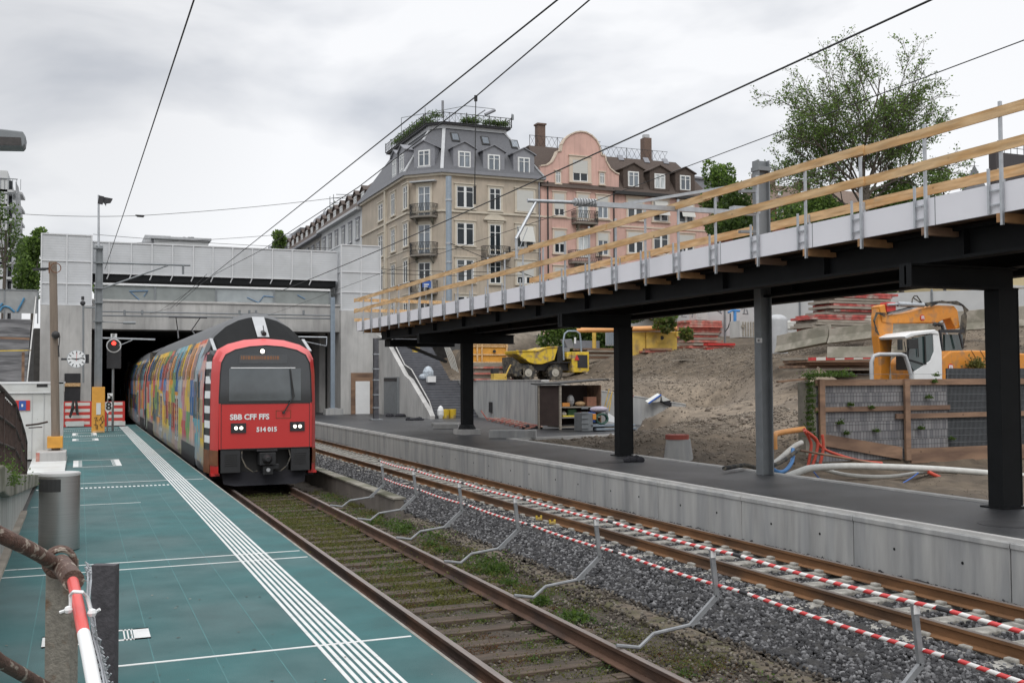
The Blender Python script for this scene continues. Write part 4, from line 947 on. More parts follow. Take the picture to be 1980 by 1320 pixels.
for q in ((a.x, c.x, a.z, a.z-th), (a.x, c.x, c.z, c.z+th), (a.x, a.x+th, c.z, a.z), (c.x-th, c.x, c.z, a.z)): b.box(q[0], q[1], 26.553, 26.56, q[2], q[3])
b.build('hatch_outline', 'dirt_brown', train)
b = MB(); b.cyl((P(547, 797).x, 26.5, P(547, 797).z), P(569, 765, 26.48), .018, n=6); b.cyl(P(569, 765, 26.48), P(561, 713, 26.5), .012, n=6); b.bar(P(562, 716, 26.5), P(566, 770, 26.5), .02, .03); b.cyl((P(547, 797).x, 26.56, P(547, 797).z), (P(547, 797).x, 26.48, P(547, 797).z), .03); b.build('wiper', 'iron', train)
b = MB()
for s in (-1, 1): b.box(TC+s*1.085, TC+s*1.097, 26.552, 26.562, 1.03, zs-.01)
b.box(TC-1.1, TC+1.1, 26.548, 26.565, zs-.012, zs+.014); b.box(TC-1.1, TC+1.1, 26.55, 26.562, 1.02, 1.035); b.build('panel_seam', 'iron', train, split=True)
b = MB(); b.tube([(TC-x*.995, 26.565, z) for x, z in ws]+[(TC+x*.995, 26.565, z) for x, z in ws[::-1][1:]], .014, n=5); b.build('windscreen_seal', 'iron', wsc)
# lower front: louvred covers, coupler bay, snowplough
for s in (-1, 1):
    x0, x1 = TC+s*1.10, TC+s*.62; b = MB(); b.box(x0, x1, 26.57, 26.65, .44, 1.02); lv = b.build('louvred_cover', mat('dark_grp', (.022, .023, .025), .55, var=.1), train, bevel=.01)
    b = MB()
    for k in range(6): z = .62+k*.052; b.box(x0-s*.1, x1+s*.08, 26.555, 26.57, z, z+.016)
    b.build('louvre', 'iron', lv)
b = MB(); b.box(TC-.62, TC+.62, 26.9, 27.0, .3, 1.02); b.build('coupler_bay', 'iron', train)
b = MB(); b.box(TC-.62, TC+.62, 26.6, 27.0, .98, 1.02); b.build('bay_lintel', 'iron', train)
b = MB(); b.box(TC-.19, TC+.21, 26.35, 26.9, .62, .93); b.cyl((TC+.0, 26.35, .77), (TC+.0, 26.22, .77), .13, .06, n=14); b.box(TC-.24, TC+.26, 26.42, 26.6, .95, 1.0); b.box(TC+.14, TC+.3, 26.4, 26.6, .52, .64); b.box(TC-.1, TC+.15, 26.4, 26.6, .38, .60); cpl = b.build('coupler', mat('coupler_grey', (.03, .031, .033), .5, .4, var=.3), train, bevel=.01)
b = MB(); b.cyl((TC+.03, 26.41, .50), (TC+.03, 26.38, .50), .05, n=10); b.build('coupler_plug', 'zinc_light', cpl)
for s in (-1, 1):
    b = MB(); b.tube([(TC+s*.58, 26.62, .98), (TC+s*.6, 26.5, .8), (TC+s*.5, 26.45, .58), (TC+s*.33, 26.45, .45), (TC+s*.22, 26.55, .47)], .017, n=6); b.build('brake_hose', 'rubber', train)
b = MB(); b.prism([(TC-1.05, 26.8, .44), (TC-1.0, 26.75, .15), (TC-.75, 26.7, .10), (TC+.75, 26.7, .10), (TC+1.0, 26.75, .15), (TC+1.05, 26.8, .44)], (0, .12, 0)); b.build('snow_plough', 'purple', train)
b = MB()
for s in (-1, 1): b.box(TC+s*1.31, TC+s*1.10, 26.75, 27.1, .36, .42)
b.build('step', 'trainred', train)
b = MB(); b.box(TC-1.35, TC+1.35, 27.4, 29.2, .25, .9); b.build('underframe', 'purple', train)
# pantograph
b = MB(); 
for s in (-1, 1): b.cyl((TC+s*.4, 47, 4.55), (TC+s*.3, 48.6, 5.0), .03); b.cyl((TC+s*.3, 48.6, 5.0), (TC+s*.5, 47.1, 5.45), .02)
b.cyl((TC-.8, 47.1, 5.47), (TC+.8, 47.1, 5.47), .03); b.build('pantograph', 'darkmetal', train)
# ================================================================ LEFT: mast, signal, clock pole, container
t = thing('catenary_mast', 'grey lattice-free steel mast left of the train with a lamp pole on its top', 'mast', (.77, 48.2, .55))
b = MB(); b.box(.60, .64, 48.1, 48.3, .55, 8.55); b.box(.86, .90, 48.1, 48.3, .55, 8.55); b.box(.64, .86, 48.17, 48.23, .55, 8.55); b.build('pole', 'steel_dull', t)
b = MB(); b.cyl((.72, 48.2, 8.5), (.70, 48.2, 10.75), .05, .04, n=8); b.build('lamp_pole', 'steel', t, smooth=True)
P = lambda px, py: at(px, py, y=48.2)
b = MB(); b.bar(P(190, 386), P(200, 388), .12, .35); b.prism([P(196, 380), P(218, 384), P(214, 391), P(206, 392), P(205, 397), P(202, 392), P(196, 388)], (0, .28, 0)); b.build('floodlight', 'darkmetal', t)
b = MB(); b.cyl(P(196, 508), P(368, 513), .045, n=8); b.cyl(P(200, 557), P(325, 513), .035, n=8); b.cyl(P(354, 513), P(354, 530), .05, n=8); b.build('cantilever', 'steel_dull', t)
b = MB(); b.bar(P(198, 653), P(300, 656), .06, .07); b.bar(P(230, 668), P(256, 657), .03, .03); b.build('signal_arm', 'steel', t)
b = MB(); b.cyl(P(198, 622), P(238, 624), .02, n=6); b.cyl(P(238, 624), P(262, 624), .06, n=8); b.build('tension_rod', 'steel_dull', t)
for py in (480, 508, 557, 585, 621): b = MB(); p = P(190, py); b.box(p.x-.2, p.x+.2, 48.05, 48.35, p.z-.03, p.z+.03); b.build('bracket', 'steel_dull', t)
b = MB(); b.bar(P(190, 602), P(640, 602).lerp(P(190, 602), .98), .03, .03); b.build('stub', 'steel_dull', t)
t = thing('mast_guard', 'orange plywood box with black scribbles round the mast foot on the green platform', 'guard box', (.75, 48.0, .55))
a, c = at(178, 748, y=47.8), at(203, 748, y=47.8)
b = MB(); b.box(a.x, c.x, 47.8, 48.5, .555, a.z); b.build('panel', 'orange_wood', t, bevel=.01)
b = MB(); b.box(a.x+.02, c.x-.02, 47.79, 47.8, .57, .63); b.build('foot_board', 'timber', t)
b = MB(); p = at(190, 790, y=47.79); b.box(p.x-.08, p.x+.1, 47.78, 47.798, p.z-.25, p.z+.25); b.build('notice', 'offwhite', t)
strokes('scribble', [[(182, 808), (188, 806), (184, 813), (190, 812)], [(185, 815), (186, 829)], [(192, 812), (199, 803), (201, 812), (193, 822), (198, 826)], [(181, 820), (189, 822), (188, 830)], [(194, 806), (199, 818)]], 'iron', t, .012, y=47.785)
t = thing('railway_signal', 'round railway signal showing a red light beside the mast at the tunnel mouth', 'signal', (1.3, 49, .55))
P = lambda px, py: at(px, py, y=49)
b = MB(); p = P(219, 700); b.cyl((p.x, 49.1, .5), (p.x, 49.1, p.z+.3), .05, n=8); b.build('pole', 'steel_dull', t)
a, c = P(207, 660), P(234, 712); b = MB(); b.box(a.x, c.x, 49, 49.15, c.z, a.z); b.build('backboard', 'darkmetal', t)
p = P(220, 668); b = MB(); b.cyl((p.x, 48.96, p.z), (p.x, 48.99, p.z), .31, n=28); b.build('rim', 'white', t); b = MB(); b.cyl((p.x, 48.93, p.z), (p.x, 48.955, p.z), .26, n=28); b.build('face', 'iron', t)
b = MB(); b.cyl((p.x, 48.90, p.z+.1), (p.x, 48.925, p.z+.1), .085, n=16); b.build('red_lamp', 'red_on', t)
a, c = P(214, 645), P(226, 655); b = MB(); b.box(a.x, c.x, 48.98, 49.0, c.z, a.z); pl = b.build('letter_plate', 'white', t); textmesh('letter', 'E', .24, (a.x+.06, 48.975, c.z+.04), (1, 0, 0), (0, 0, 1), 'iron', pl, bold=.004)
t = thing('platform_sign', 'white track number sign reading 8 under a small arrow plate beside the orange box', 'sign', (1.3, 47.9, .55))
P = lambda px, py: at(px, py, y=47.9)
b = MB(); b.cyl((P(208, 800).x, 47.95, .55), (P(208, 800).x, 47.95, P(208, 770).z), .03, n=8); b.build('post', 'steel_dull', t)
b = MB(); pts = [(203, 777), (216, 777), (217, 785), (215, 791), (208, 799), (203, 792), (201, 785)]; b.prism([P(*q) for q in pts], (0, .03, 0)); pl = b.build('number_board', 'white', t)
p = P(203.5, 792); textmesh('numeral', '8', .46, (p.x+.02, 47.885, p.z+.0), (1, 0, 0), (0, 0, 1), 'iron', pl, bold=.012)
b = MB(); b.prism([P(208, 760), P(218, 760), P(218, 770), P(208, 770)], (0, .03, 0)); pl = b.build('arrow_board', 'white', t)
b = MB(); b.bar(at(210, 762, y=47.88), at(215.5, 768, y=47.88), .03, .05, up=(0, 1, 0)); b.prism([at(217, 769.5, y=47.87), at(211.5, 769.5, y=47.87), at(217, 764, y=47.87)], (0, .01, 0)); b.build('arrow', 'iron', pl)
# striped works barrier at the end of the platform
stripes = mat('stripe_red_white', (.52, .05, .04), .5, var=.06)
def stripemat(m, axis, period, off=0, other=(.62, .60, .56), tw=0):
    t, bs = edit(m); c = nd(t, 'ShaderNodeTexCoord'); s = nd(t, 'ShaderNodeSeparateXYZ'); t.links.new(c.outputs['Object'], s.inputs[0])
    v = s.outputs[axis]
    if tw: v = math_(t, 'ADD', v, math_(t, 'MULTIPLY', s.outputs[2], tw))
    f = math_(t, 'FRACT', math_(t, 'ADD', math_(t, 'DIVIDE', v, period), off)); k = math_(t, 'GREATER_THAN', f, .5)
    src = bs.inputs['Base Color'].links[0].from_socket
    x = nd(t, 'ShaderNodeMix', data_type='RGBA'); t.links.new(k, x.inputs[0]); t.links.new(src, x.inputs[6]); x.inputs[7].default_value = (*other, 1); t.links.new(x.outputs[2], bs.inputs['Base Color'])
t = thing('works_barrier', 'red and white slatted barrier boards closing the end of the green platform', 'barrier', (0, 54.2, .55))
stripemat(stripes, 2, .30, .1)
for (xa, xb_) in ((122, 178), (203, 241)):
    a, c = at(xa, 776, y=54.2), at(xb_, 826, y=54.2)
    b = MB(); b.box(a.x, c.x, 54.2, 54.26, .6, a.z); b.build('slat_panel', stripes, t)
    b = MB(); b.box(a.x, a.x+.08, 54.15, 54.2, .56, a.z); b.box(c.x-.1, c.x, 54.15, 54.2, .56, a.z); b.box(a.x, c.x, 54.14, 54.2, .57, .66); b.build('panel_frame', 'red', t)
b = MB(); p = at(145, 822, y=54.1); b.box(p.x-.4, p.x+.4, 54.05, 54.13, .6, .84); b.build('notice', 'offwhite', t)
b = MB(); p = at(225, 822, y=54.1); b.box(p.x-.4, p.x+.4, 54.05, 54.13, .6, .8); b.build('notice', 'offwhite', t)
b = MB(); p = at(146, 790, y=53.9); b.tube([p+Vector((-.1, 0, .35)), p+Vector((-.15, -.05, 0)), p+Vector((-.25, 0, -.4)), p+Vector((-.05, -.03, .1)), p+Vector((.1, -.03, -.3)), p+Vector((.02, 0, .4))], .06, n=6); tag(b.build('rope_bundle', 'iron', org=p), 'dark rope bundle hung over the left barrier board', 'rope')
# lamp pole with clock
t = thing('lamp_pole', 'weathered brown wooden pole in front of the white container, street lamp at its top', 'lamp post', (-.6, 31.0, .55))
bw = mat('pole_wood', (.20, .16, .125), .85, var=.2, vs=4, stretch=(4, 4, .3), bump=.2)
b = MB(); b.cyl((-.56, 31.0, .55), (-.69, 31.0, 5.98), .115, .10, n=12); b.build('pole', bw, t, smooth=True)
P = lambda px, py: at(px, py, y=31.0)
b = MB(); b.tube([P(100, 519), P(84, 520)], .035, n=6); b.prism([P(88, 517), P(62, 519), P(64, 522), P(88, 522)], (0, .2, 0)); b.build('lamp_head', 'darkmetal', t)
b = MB(); b.bar(P(97, 508), P(97, 528), .1, .08); b.tube([P(108, 519)+Vector((.13*math.cos(q), -.16, .13*math.sin(q))) for q in [k*.5 for k in range(14)]], .012, n=5); b.build('lamp_bracket', 'dirt_brown', t)
b = MB(); b.sphere(P(108, 648)+Vector((0, -.2, 0)), .11, 12); b.build('camera_dome', 'iron', t, smooth=True)
b = MB(); b.box(P(92, 808).x, P(122, 808).x-.0, 30.75, 31.2, P(108, 865).z, P(108, 843).z); b.build('foot_box', 'orange_wood', t, bevel=.01)
b = MB(); b.tube([P(113, 668)+Vector((0, -.17, 0)), P(114, 690)+Vector((0, -.17, 0))], .02, n=5); b.tube([P(116, 650)+Vector((0, -.16, 0)), P(114, 672)+Vector((0, -.16, 0))], .012, n=5); b.build('cable', 'iron', t)
t = thing('station_clock', 'round white station clock with black hands held out from the wooden pole', 'clock', (-.07, 30.8, 3.3))
p = P(148, 694); b = MB(); b.cyl((p.x, 30.9, p.z), (p.x, 31.1, p.z), .245, n=32); b.build('case', 'steel', t)
b = MB(); b.cyl((p.x, 30.885, p.z), (p.x, 30.9, p.z), .228, n=32); b.build('dial', 'white', t)
b = MB()
for k in range(12):
    a = k*math.pi/6; d = Vector((math.sin(a), 0, math.cos(a))); b.bar(Vector((p.x, 30.88, p.z))+d*.155, Vector((p.x, 30.88, p.z))+d*.215, .022, .004, up=(0, 1, 0))
b.build('hour_marks', 'iron', t)
for a, l, w, mm, nm in ((math.radians(277), .13, .022, 'iron', 'hour_hand'), (math.radians(78), .19, .018, 'iron', 'minute_hand'), (math.radians(2), .17, .008, 'red', 'second_hand')):
    d = Vector((math.sin(a), 0, math.cos(a))); b = MB(); c0 = Vector((p.x, 30.872, p.z)); b.bar(c0-d*.05, c0+d*l, w, .004, up=(0, 1, 0)); b.build(nm, mm, t)
b = MB(); b.cyl(P(118, 694), P(135, 694), .03); b.box(P(165, 684).x-.0, P(172, 700).x, 30.9, 31.05, P(170, 702).z, P(170, 685).z); b.build('arm', 'darkmetal', t, split=True)
t = thing('bell_pole', 'thin grey pole with a round horn loudspeaker beside the mast above the clock', 'pole', (-.1, 47, 3))
P = lambda px, py: at(px, py, y=47.5)
b = MB(); b.cyl(P(161, 740), P(161, 590), .04, n=8); b.cyl(P(161, 594), P(184, 595), .03, n=6); b.build('pole', 'steel_dull', t); b = MB(); b.sphere(P(160, 586), .11, 10); b.cyl(P(160, 580), P(160, 573), .06, n=8); b.build('loudspeaker', 'darkmetal', t)
t = thing('site_container', 'white site container standing behind the iron fence at the platform edge', 'container', (-2, 31.5, .55))
b = MB(); b.box(-6.5, -.42, 31.5, 34.0, .60, 2.42); b.build('body', 'offwhite', t)
b = MB(); b.box(-6.52, -.40, 31.46, 34.02, 2.42, 2.66); b.build('top_beam', 'offwhite', t); b = MB(); b.box(-6.54, -.38, 31.44, 34.04, 2.66, 2.72); b.box(-6.52, -.40, 31.45, 31.47, 2.405, 2.43); b.build('trim', 'white', t)
b = MB(); b.box(-.52, -.40, 31.44, 31.56, .58, 2.7); b.build('corner_post', 'offwhite', t)
P = lambda px, py: at(px, py, y=31.48)
b = MB(); a, c = P(71, 742), P(92, 748); b.box(a.x, c.x, 31.45, 31.48, c.z, a.z); b.build('vent', 'iron', t)
a, c = P(29, 774), P(58, 793); b = MB(); b.box(a.x, c.x, 31.47, 31.50, c.z, a.z); sg = b.build('warning_sign', 'red', t)
b = MB(); b.box(a.x+.1, c.x-.1, 31.46, 31.47, c.z+.01, a.z-.01); b.build('sign_field', 'blue', sg); b = MB(); b.box(a.x+.16, c.x-.17, 31.45, 31.46, c.z+.1, a.z-.1); b.build('sign_picture', 'white', sg)
b = MB()
for px in (0, 20, 62, 85, 104): p = P(px, 800); b.box(p.x-.006, p.x+.006, 31.485, 31.5, .6, 2.4)
b.build('panel_seam', 'zinc_light', t)
t = thing('concrete_block', 'grey concrete block with pink edge under the foot of the wooden pole', 'concrete block', (-.8, 30.5, .55))
a, c = at(70, 885, y=30.2), at(128, 885, y=30.2); b = MB(); b.box(a.x, c.x, 30.2, 31.3, .555, .86); b.build('block', 'concrete', t, bevel=.02)
b = MB(); b.box(a.x-.01, a.x+.08, 30.19, 30.3, .556, .85); b.build('painted_edge', 'redfade', t)
a = at(128, 887, z=.56); c = at(83, 912, z=.56)
b = MB(); b.prism([(a.x-.85, a.y, .56), (a.x+.02, a.y+.3, .56), (a.x+.02, c.y-.8, .56), (a.x-.78, c.y-.8, .56)], (0, 0, .06)); tag(b.build('ramp_plate', 'offwhite', org=(a.x, a.y, .56), bevel=.01), 'white plate lying on the ground behind the steel bin', 'plate')
# bin
bp = at(114, 1062, z=.55); t = thing('litter_bin', 'tall round brushed steel litter bin on the green platform', 'bin', (bp.x, bp.y, .55))
b = MB(); b.cyl((bp.x, bp.y, .56), (bp.x, bp.y, 1.50), .245, n=48); b.build('body', 'stainless', t, smooth=True)
b = MB(); b.cyl((bp.x, bp.y, 1.502), (bp.x, bp.y, 1.53), .253, n=48); b.cyl((bp.x, bp.y, 1.53), (bp.x, bp.y, 1.54), .24, n=48); b.build('lid', mat('lid_steel', (.55, .55, .54), .55, .6, var=.05), t, smooth=True)  # lid steel paler than the body: sky gleam put into the colour
b = MB(); V = []
for zz in (1.31, 1.47):
    for k in range(9): a = math.radians(178+k*12); V.append((bp.x+.248*math.cos(a), bp.y+.248*math.sin(a), zz))
b.add(V, [(k, k+1, 10+k, 9+k) for k in range(8)]); b.build('slot', 'iron', t)
# ================================================================ left retaining wedge with iron fence
t = thing('ramp_wall', 'white-washed concrete ramp wall with a dark stone coping at the far left', 'wall', (-.9, 14, .55))
P = lambda px, py: at(px, py, u=-.86)
w0, w1 = at(64, 945, u=-.86), at(0, 905, u=-.86)
b = MB(); b.prism([(-.86, w0.y, .55), (-.86, w0.y, .62), (-.86, 13.3, 1.55), (-.86, 5, 2.0), (-.86, -1, 2.0), (-.86, -1, .55)], (-.5, 0, 0)); b.build('wall', mat('whitewash', (.40, .40, .38), .85, var=.12, vs=2, col2=(.28, .28, .26), c2s=2, stretch=(2, 2, .5)), t)
b = MB(); b.prism([(-.76, w0.y+.2, .55), (-.76, w0.y+.15, .78), (-.76, 14.6, 1.55), (-.76, 13.0, 1.78), (-.76, 5, 2.1), (-.76, 5, 1.9), (-.76, 12.8, 1.5), (-.76, 14.2, 1.3)], (-.7, 0, 0)); b.build('coping', 'concrete_old', t, bevel=.02)
b = MB(); b.box(-.86, -.77, 5, 19.0, .55, .60); b.build('edge_board', 'plank', t)
V, Q = leaves(900, [(-.80, 14.0, 1.45, 1), (-.82, 13.5, 1.5, 1.2), (-.85, 14.6, 1.4, .8)], .1, .3, (.02, .045), 77); o = npmesh('moss_tuft', V, Q, 'weed_green'); tag(o, 'small green plant growing over the dark stone coping at the left edge', 'plant')
t = thing('iron_fence', 'dark rusty iron fence descending along the ramp at the left edge', 'fence', (-1.0, 15, 1))
rust = mat('dark_rust', (.05, .032, .026), .75, .2, var=.35, vs=8, bump=.2)
FU = -.98
fp = [at(*q, u=FU) for q in ((-12, 741), (5, 757), (28, 782), (38, 812), (46, 838), (50, 858))]
fb = [at(*q, u=FU) for q in ((-12, 905), (6, 905), (28, 908), (38, 922), (46, 938), (51, 950))]
for a, c in zip(fp, fb):
    b = MB(); b.box(FU-.03, FU+.03, a.y-.05, a.y+.05, c.z-.1, a.z); b.build('post', rust, t)
b = MB(); b.tube([p+Vector((0, 0, .02)) for p in fp], .035, n=7); b.build('handrail', rust, t)
for q in (.35, .68):
    b = MB(); b.tube([a.lerp(c, q) for a, c in zip(fp, fb)], .025, n=6); b.build('rail', rust, t)
b = MB(); k = 0
for i in range(len(fp)-1):
    for q in np.arange(.1, 1, .13):
        a = fp[i].lerp(fp[i+1], q); c = fb[i].lerp(fb[i+1], q); b.box(FU-.012, FU+.012, a.y-.012, a.y+.012, c.z, a.z-.05)
b.build('bars', rust, t)
p = at(50, 822, u=FU); b = MB(); b.tube([p, p+Vector((.22, .1, .02)), p+Vector((.4, .1, .06))], .02, n=5); b.tube([p+Vector((.05, 0, -.05)), p+Vector((.3, 0, -.04))], .012, n=5); b.build('hook', rust, t)
# left far stairs
t = thing('old_staircase', 'worn grey concrete stairs behind the container at the far left', 'stairs', (-4, 56, .55))
b = MB(); zz = .55; yy = 52.0
for k in range(34): b.box(-9, -2.35, yy, yy+.8, zz-.3, zz+.16+random.uniform(-.01, .01)); zz += .16; yy += .24
b.build('steps', mat('worn_steps', (.20, .20, .205), .9, var=.3, vs=4, col2=(.11, .11, .115), c2s=1.5, stretch=(.4, 1, 3)), t)
b = MB(); b.bar((-2.25, 52.0, 1.8), (-2.15, 60.6, 7.2), .05, .12); b.build('handrail', 'coping', t)
b = MB(); b.bar((-2.4, 53.2, 2.3), (-2.4, 53.2, 4.1), .12, .1); b.bar(at(0, 653, y=53.2), at(57, 655, y=53.2), .06, .1); b.build('timber_prop', 'timber_old', t)
b = MB(); b.bar(at(0, 678, y=53), at(60, 677, y=53), .03, .05); b.build('yellow_rope', 'yellow', t)
t = thing('mesh_hoarding', 'grey mesh fence panel with a blue spray-painted curve above the far-left stairs', 'hoarding', (-5, 60.6, 5.9))
a, c = at(-10, 560, y=60.6), at(73, 606, y=60.6); b = MB(); b.box(a.x-5, c.x, 60.6, 60.64, c.z, a.z); b.build('panel', mat('hoard_mesh', (.27, .28, .28), .7, var=.12, vs=3), t)
b = MB()
for k in range(5): x = c.x-k*1.6; b.box(x-.03, x+.03, 60.56, 60.6, 5.8, a.z+.05)
b.box(a.x-5, c.x, 60.56, 60.6, a.z, a.z+.05); b.build('frame', 'steel_dull', t)
strokes('graffiti', [[(0, 601), (4, 594), (10, 592), (18, 594), (28, 603)], [(33, 602), (40, 590), (47, 576)], [(0, 592), (5, 586)]], mat('blue_spray2', (.06, .2, .34), .8), t, .05, y=60.55)
# ================================================================ foreground railing, very close
t = thing('rusty_railing', 'close-up rusty pipe railing with a grey post in the lower left corner', 'railing', (-.7, 2.4, .6))
Zp = 1.15
pc = lambda px, py, Z=Zp: at(px, py, Z=Z*2.1)
b = MB(); b.tube([pc(-60, 1000, 1.0), pc(0, 1033, 1.02), pc(60, 1062, 1.08), pc(104, 1088, 1.13)], .0165, n=14); b.tube([pc(-60, 1226, 1.0), pc(0, 1278, 1.05), pc(90, 1330, 1.15)], .0145, n=14); b.build('rail', 'rustpipe', t, smooth=True)
b = MB(); A = pc(116, 1085); d = (pc(140, 1112)-pc(116, 1085))
T1 = pc(118, 1090); T2 = pc(142, 1122, 1.08); b.cyl(T1, T2, .023, n=20); b.build('stub_pipe', 'rustpipe', t, smooth=True)
b = MB(); ax = (T2-T1).normalized(); a = ax.orthogonal().normalized(); c = ax.cross(a)
def ringtube(c0, r, tr, n=28):
    b.tube([c0+(a*math.cos(k*2*math.pi/n)+c*math.sin(k*2*math.pi/n))*r for k in range(n+1)], tr, n=8)
ringtube(T1-ax*.03, .031, .0075); ringtube(T1-ax*.012, .031, .007); b.build('ring_flange', 'rustpipe', t, smooth=True)
b = MB(); p0 = pc(113, 1085, 1.17)
wv = RT*.0145
dep = Vector((fw.x, fw.y, 0)).normalized()
x0, x1 = pc(88, 1086, 1.17), pc(136, 1086, 1.17); w_ = (x1-x0).length
b.prism([Vector((x0.x, x0.y, z)) for z in (x0.z,)]+[Vector((x1.x, x1.y, x1.z)), Vector((x1.x, x1.y, .6)), Vector((x0.x, x0.y, .6))], dep*.05); b.build('post', 'post_grey', t, bevel=.002)
t = thing('dark_post', 'dark flat-topped metal post behind the rusty railing post', 'post', (-.7, 2.4, .6))
x0, x1 = pc(176, 1092, 1.35), pc(223, 1092, 1.35)
b = MB(); b.prism([Vector(x0), Vector(x1), Vector((x1.x, x1.y, .6)), Vector((x0.x, x0.y, .6))], dep*.03); b.build('plate', 'darkplate', t, bevel=.0015)
t = thing('striped_rod', 'red and white plastic rod tied with white cable ties to the rusty railing', 'rod', (-.7, 2.4, .6))
ps = [pc(141, 1124, 1.07), pc(150, 1165, 1.0), pc(162, 1225, .93), pc(170, 1262, .88), pc(186, 1345, .80)]
b = MB(); b.tube(ps[:3], .0118, n=14); b.build('red_section', mat('rod_red', (.62, .07, .06), .35, var=.05), t, smooth=True)
b = MB(); b.tube(ps[2:], .0119, n=14); b.build('white_section', 'white', t, smooth=True)
b = MB(); q = pc(136, 1182, .97); b.tube([pc(116, 1183, .97), pc(136, 1176, .97), pc(136, 1150, .97), pc(142, 1143, .96), pc(160, 1144, .96), pc(168, 1152, .97), pc(176, 1183, .97), pc(182, 1184, .97), pc(193, 1177, .97)], .0034, n=6); b.sphere(pc(178, 1184, .965), .009, 8); b.sphere(pc(132, 1178, .965), .008, 8); b.build('cable_tie', 'white', t, smooth=True)
t = thing('wire_mesh', 'limp galvanised chain-link wire hanging beside the striped rod', 'wire mesh', (-.7, 2.4, .6))
b = MB(); g_ = random.Random(3)
edge = [(168, 1090, 1.15), (170, 1115, 1.1), (168, 1150, 1.08), (175, 1190, 1.05), (180, 1230, 1.0), (196, 1290, .97), (205, 1340, .95)]
b.tube([pc(*e) for e in edge], .002, n=5)
for k in range(2): b.tube([pc(e[0]+3+k*3+2*math.sin(i*2.1+k), e[1]+6, e[2]) for i, e in enumerate(edge)], .002, n=5)
for k in range(9):
    y0 = 1205+k*16; x0 = 175+k*3.0; b.tube([pc(x0, y0, 1.0), pc(x0+11, y0+14, 1.0), pc(x0+7, y0+22, 1.0), pc(x0+20+k*.3, y0+32, 1.0), pc(x0+16, y0+44, 1.0), pc(x0+26, y0+58, 1.0)], .002, n=5)
    b.tube([pc(x0+22, y0, 1.0) if k > 3 else pc(x0+9, y0+4, 1.0), pc(x0+10, y0+14, 1.0), pc(x0+12, y0+26, 1.0), pc(x0+2, y0+36, 1.0)], .002, n=5)
for k in range(8): b.tube([pc(166+g_.uniform(-3, 3), 1086+k*5, 1.12), pc(172+g_.uniform(-2, 5), 1092+k*5, 1.12), pc(170+g_.uniform(-5, 5), 1104+k*5, 1.12)], .002, n=4)
b.build('mesh', 'steel', t)
# ================================================================ safety barrier along the tracks
BU = 6.25
t0 = None; ys = []
for px in (738, 800, 888, 996, 1152, 1376, 1765):
    ys.append(at(px, 1000, u=BU-.1).y)
def prof_stand(y0=9.44):
    P_ = lambda px, py: (at(px, py, y=y0).x, at(px, py, y=y0).z)
    return None
base = [(5.01, -.10), (5.16, -.12), (5.34, -.02), (5.9, .05)]
yref = ys[5]
Q = lambda px, py: at(px, py, y=yref)
pts1 = [Q(1192, 1247), Q(1236, 1251), Q(1264, 1224), Q(1352, 1203)]
pts2 = [Q(1335, 1209), Q(1386, 1152), Q(1376, 1062)]
names = ['farthest', 'sixth', 'fifth', 'fourth', 'third', 'second', 'nearest']
labs = ['bent galvanised barrier stand by the low wall, farthest from the camera', 'bent galvanised barrier stand, second from the low wall beside the train', 'bent galvanised barrier stand, third from the low wall', 'bent galvanised barrier stand midway along the striped rails, fourth from the low wall', 'bent galvanised barrier stand, third nearest to the camera', 'bent galvanised barrier stand, second nearest to the camera, foot on the rusty rail', 'nearest bent barrier stand, cut off by the bottom edge at the right']
first = None
for y, lb in zip(ys, labs):
    if first is None:
        t = thing('barrier_stand', lb, 'barrier stand', (BU, y, -.1), 'bent stands of the track barrier'); first = t; y1_ = y
        off = Vector((0, y-yref, 0))
        b = MB(); pp = [p+off for p in pts1]
        for a, c in zip(pp[:-1], pp[1:]): b.bar(a, c, .045, .04, up=(0, 1, 0)) if False else b.cyl(a, c, .020, n=7)
        for p in pp[1:-1]: b.sphere(p, .0205, 7)
        b.build('foot', 'galv', t, smooth=True)
        b = MB(); pp = [p+off for p in pts2]
        for a, c in zip(pp[:-1], pp[1:]): b.bar(a, c, .05, .035, up=(0, 1, 0))
        b.sphere(pp[1], .026, 7); b.build('upright', 'galv', t, smooth=True)
        b = MB(); p = pp[2]; b.box(p.x-.03, p.x+.03, p.y-.032, p.y-.026, p.z-.08, p.z-.01); b.build('sticker', 'white', t)
    else: dup(first, (BU, y, -.1), lb)
barrier_red = mat('barrier_pole', (.56, .05, .05), .4, var=.03); stripemat(barrier_red, 1, .19, 0, (.66, .65, .63), 1.2)
top = [p.z for p in (pts2[2],)][0]
jy_u = [at(1427, 1073, u=6.15).y, at(1826, 1193, u=6.15).y]; jy_l = [at(1442, 1146, u=6.22).y, at(1842, 1290, u=6.22).y]
seg = jy_u[0]-jy_u[1]
zu = at(1427, 1073, u=6.15).z; zl = at(1442, 1146, u=6.22).z
which = ['nearest', 'second nearest', 'third', 'fourth', 'fifth', 'sixth']
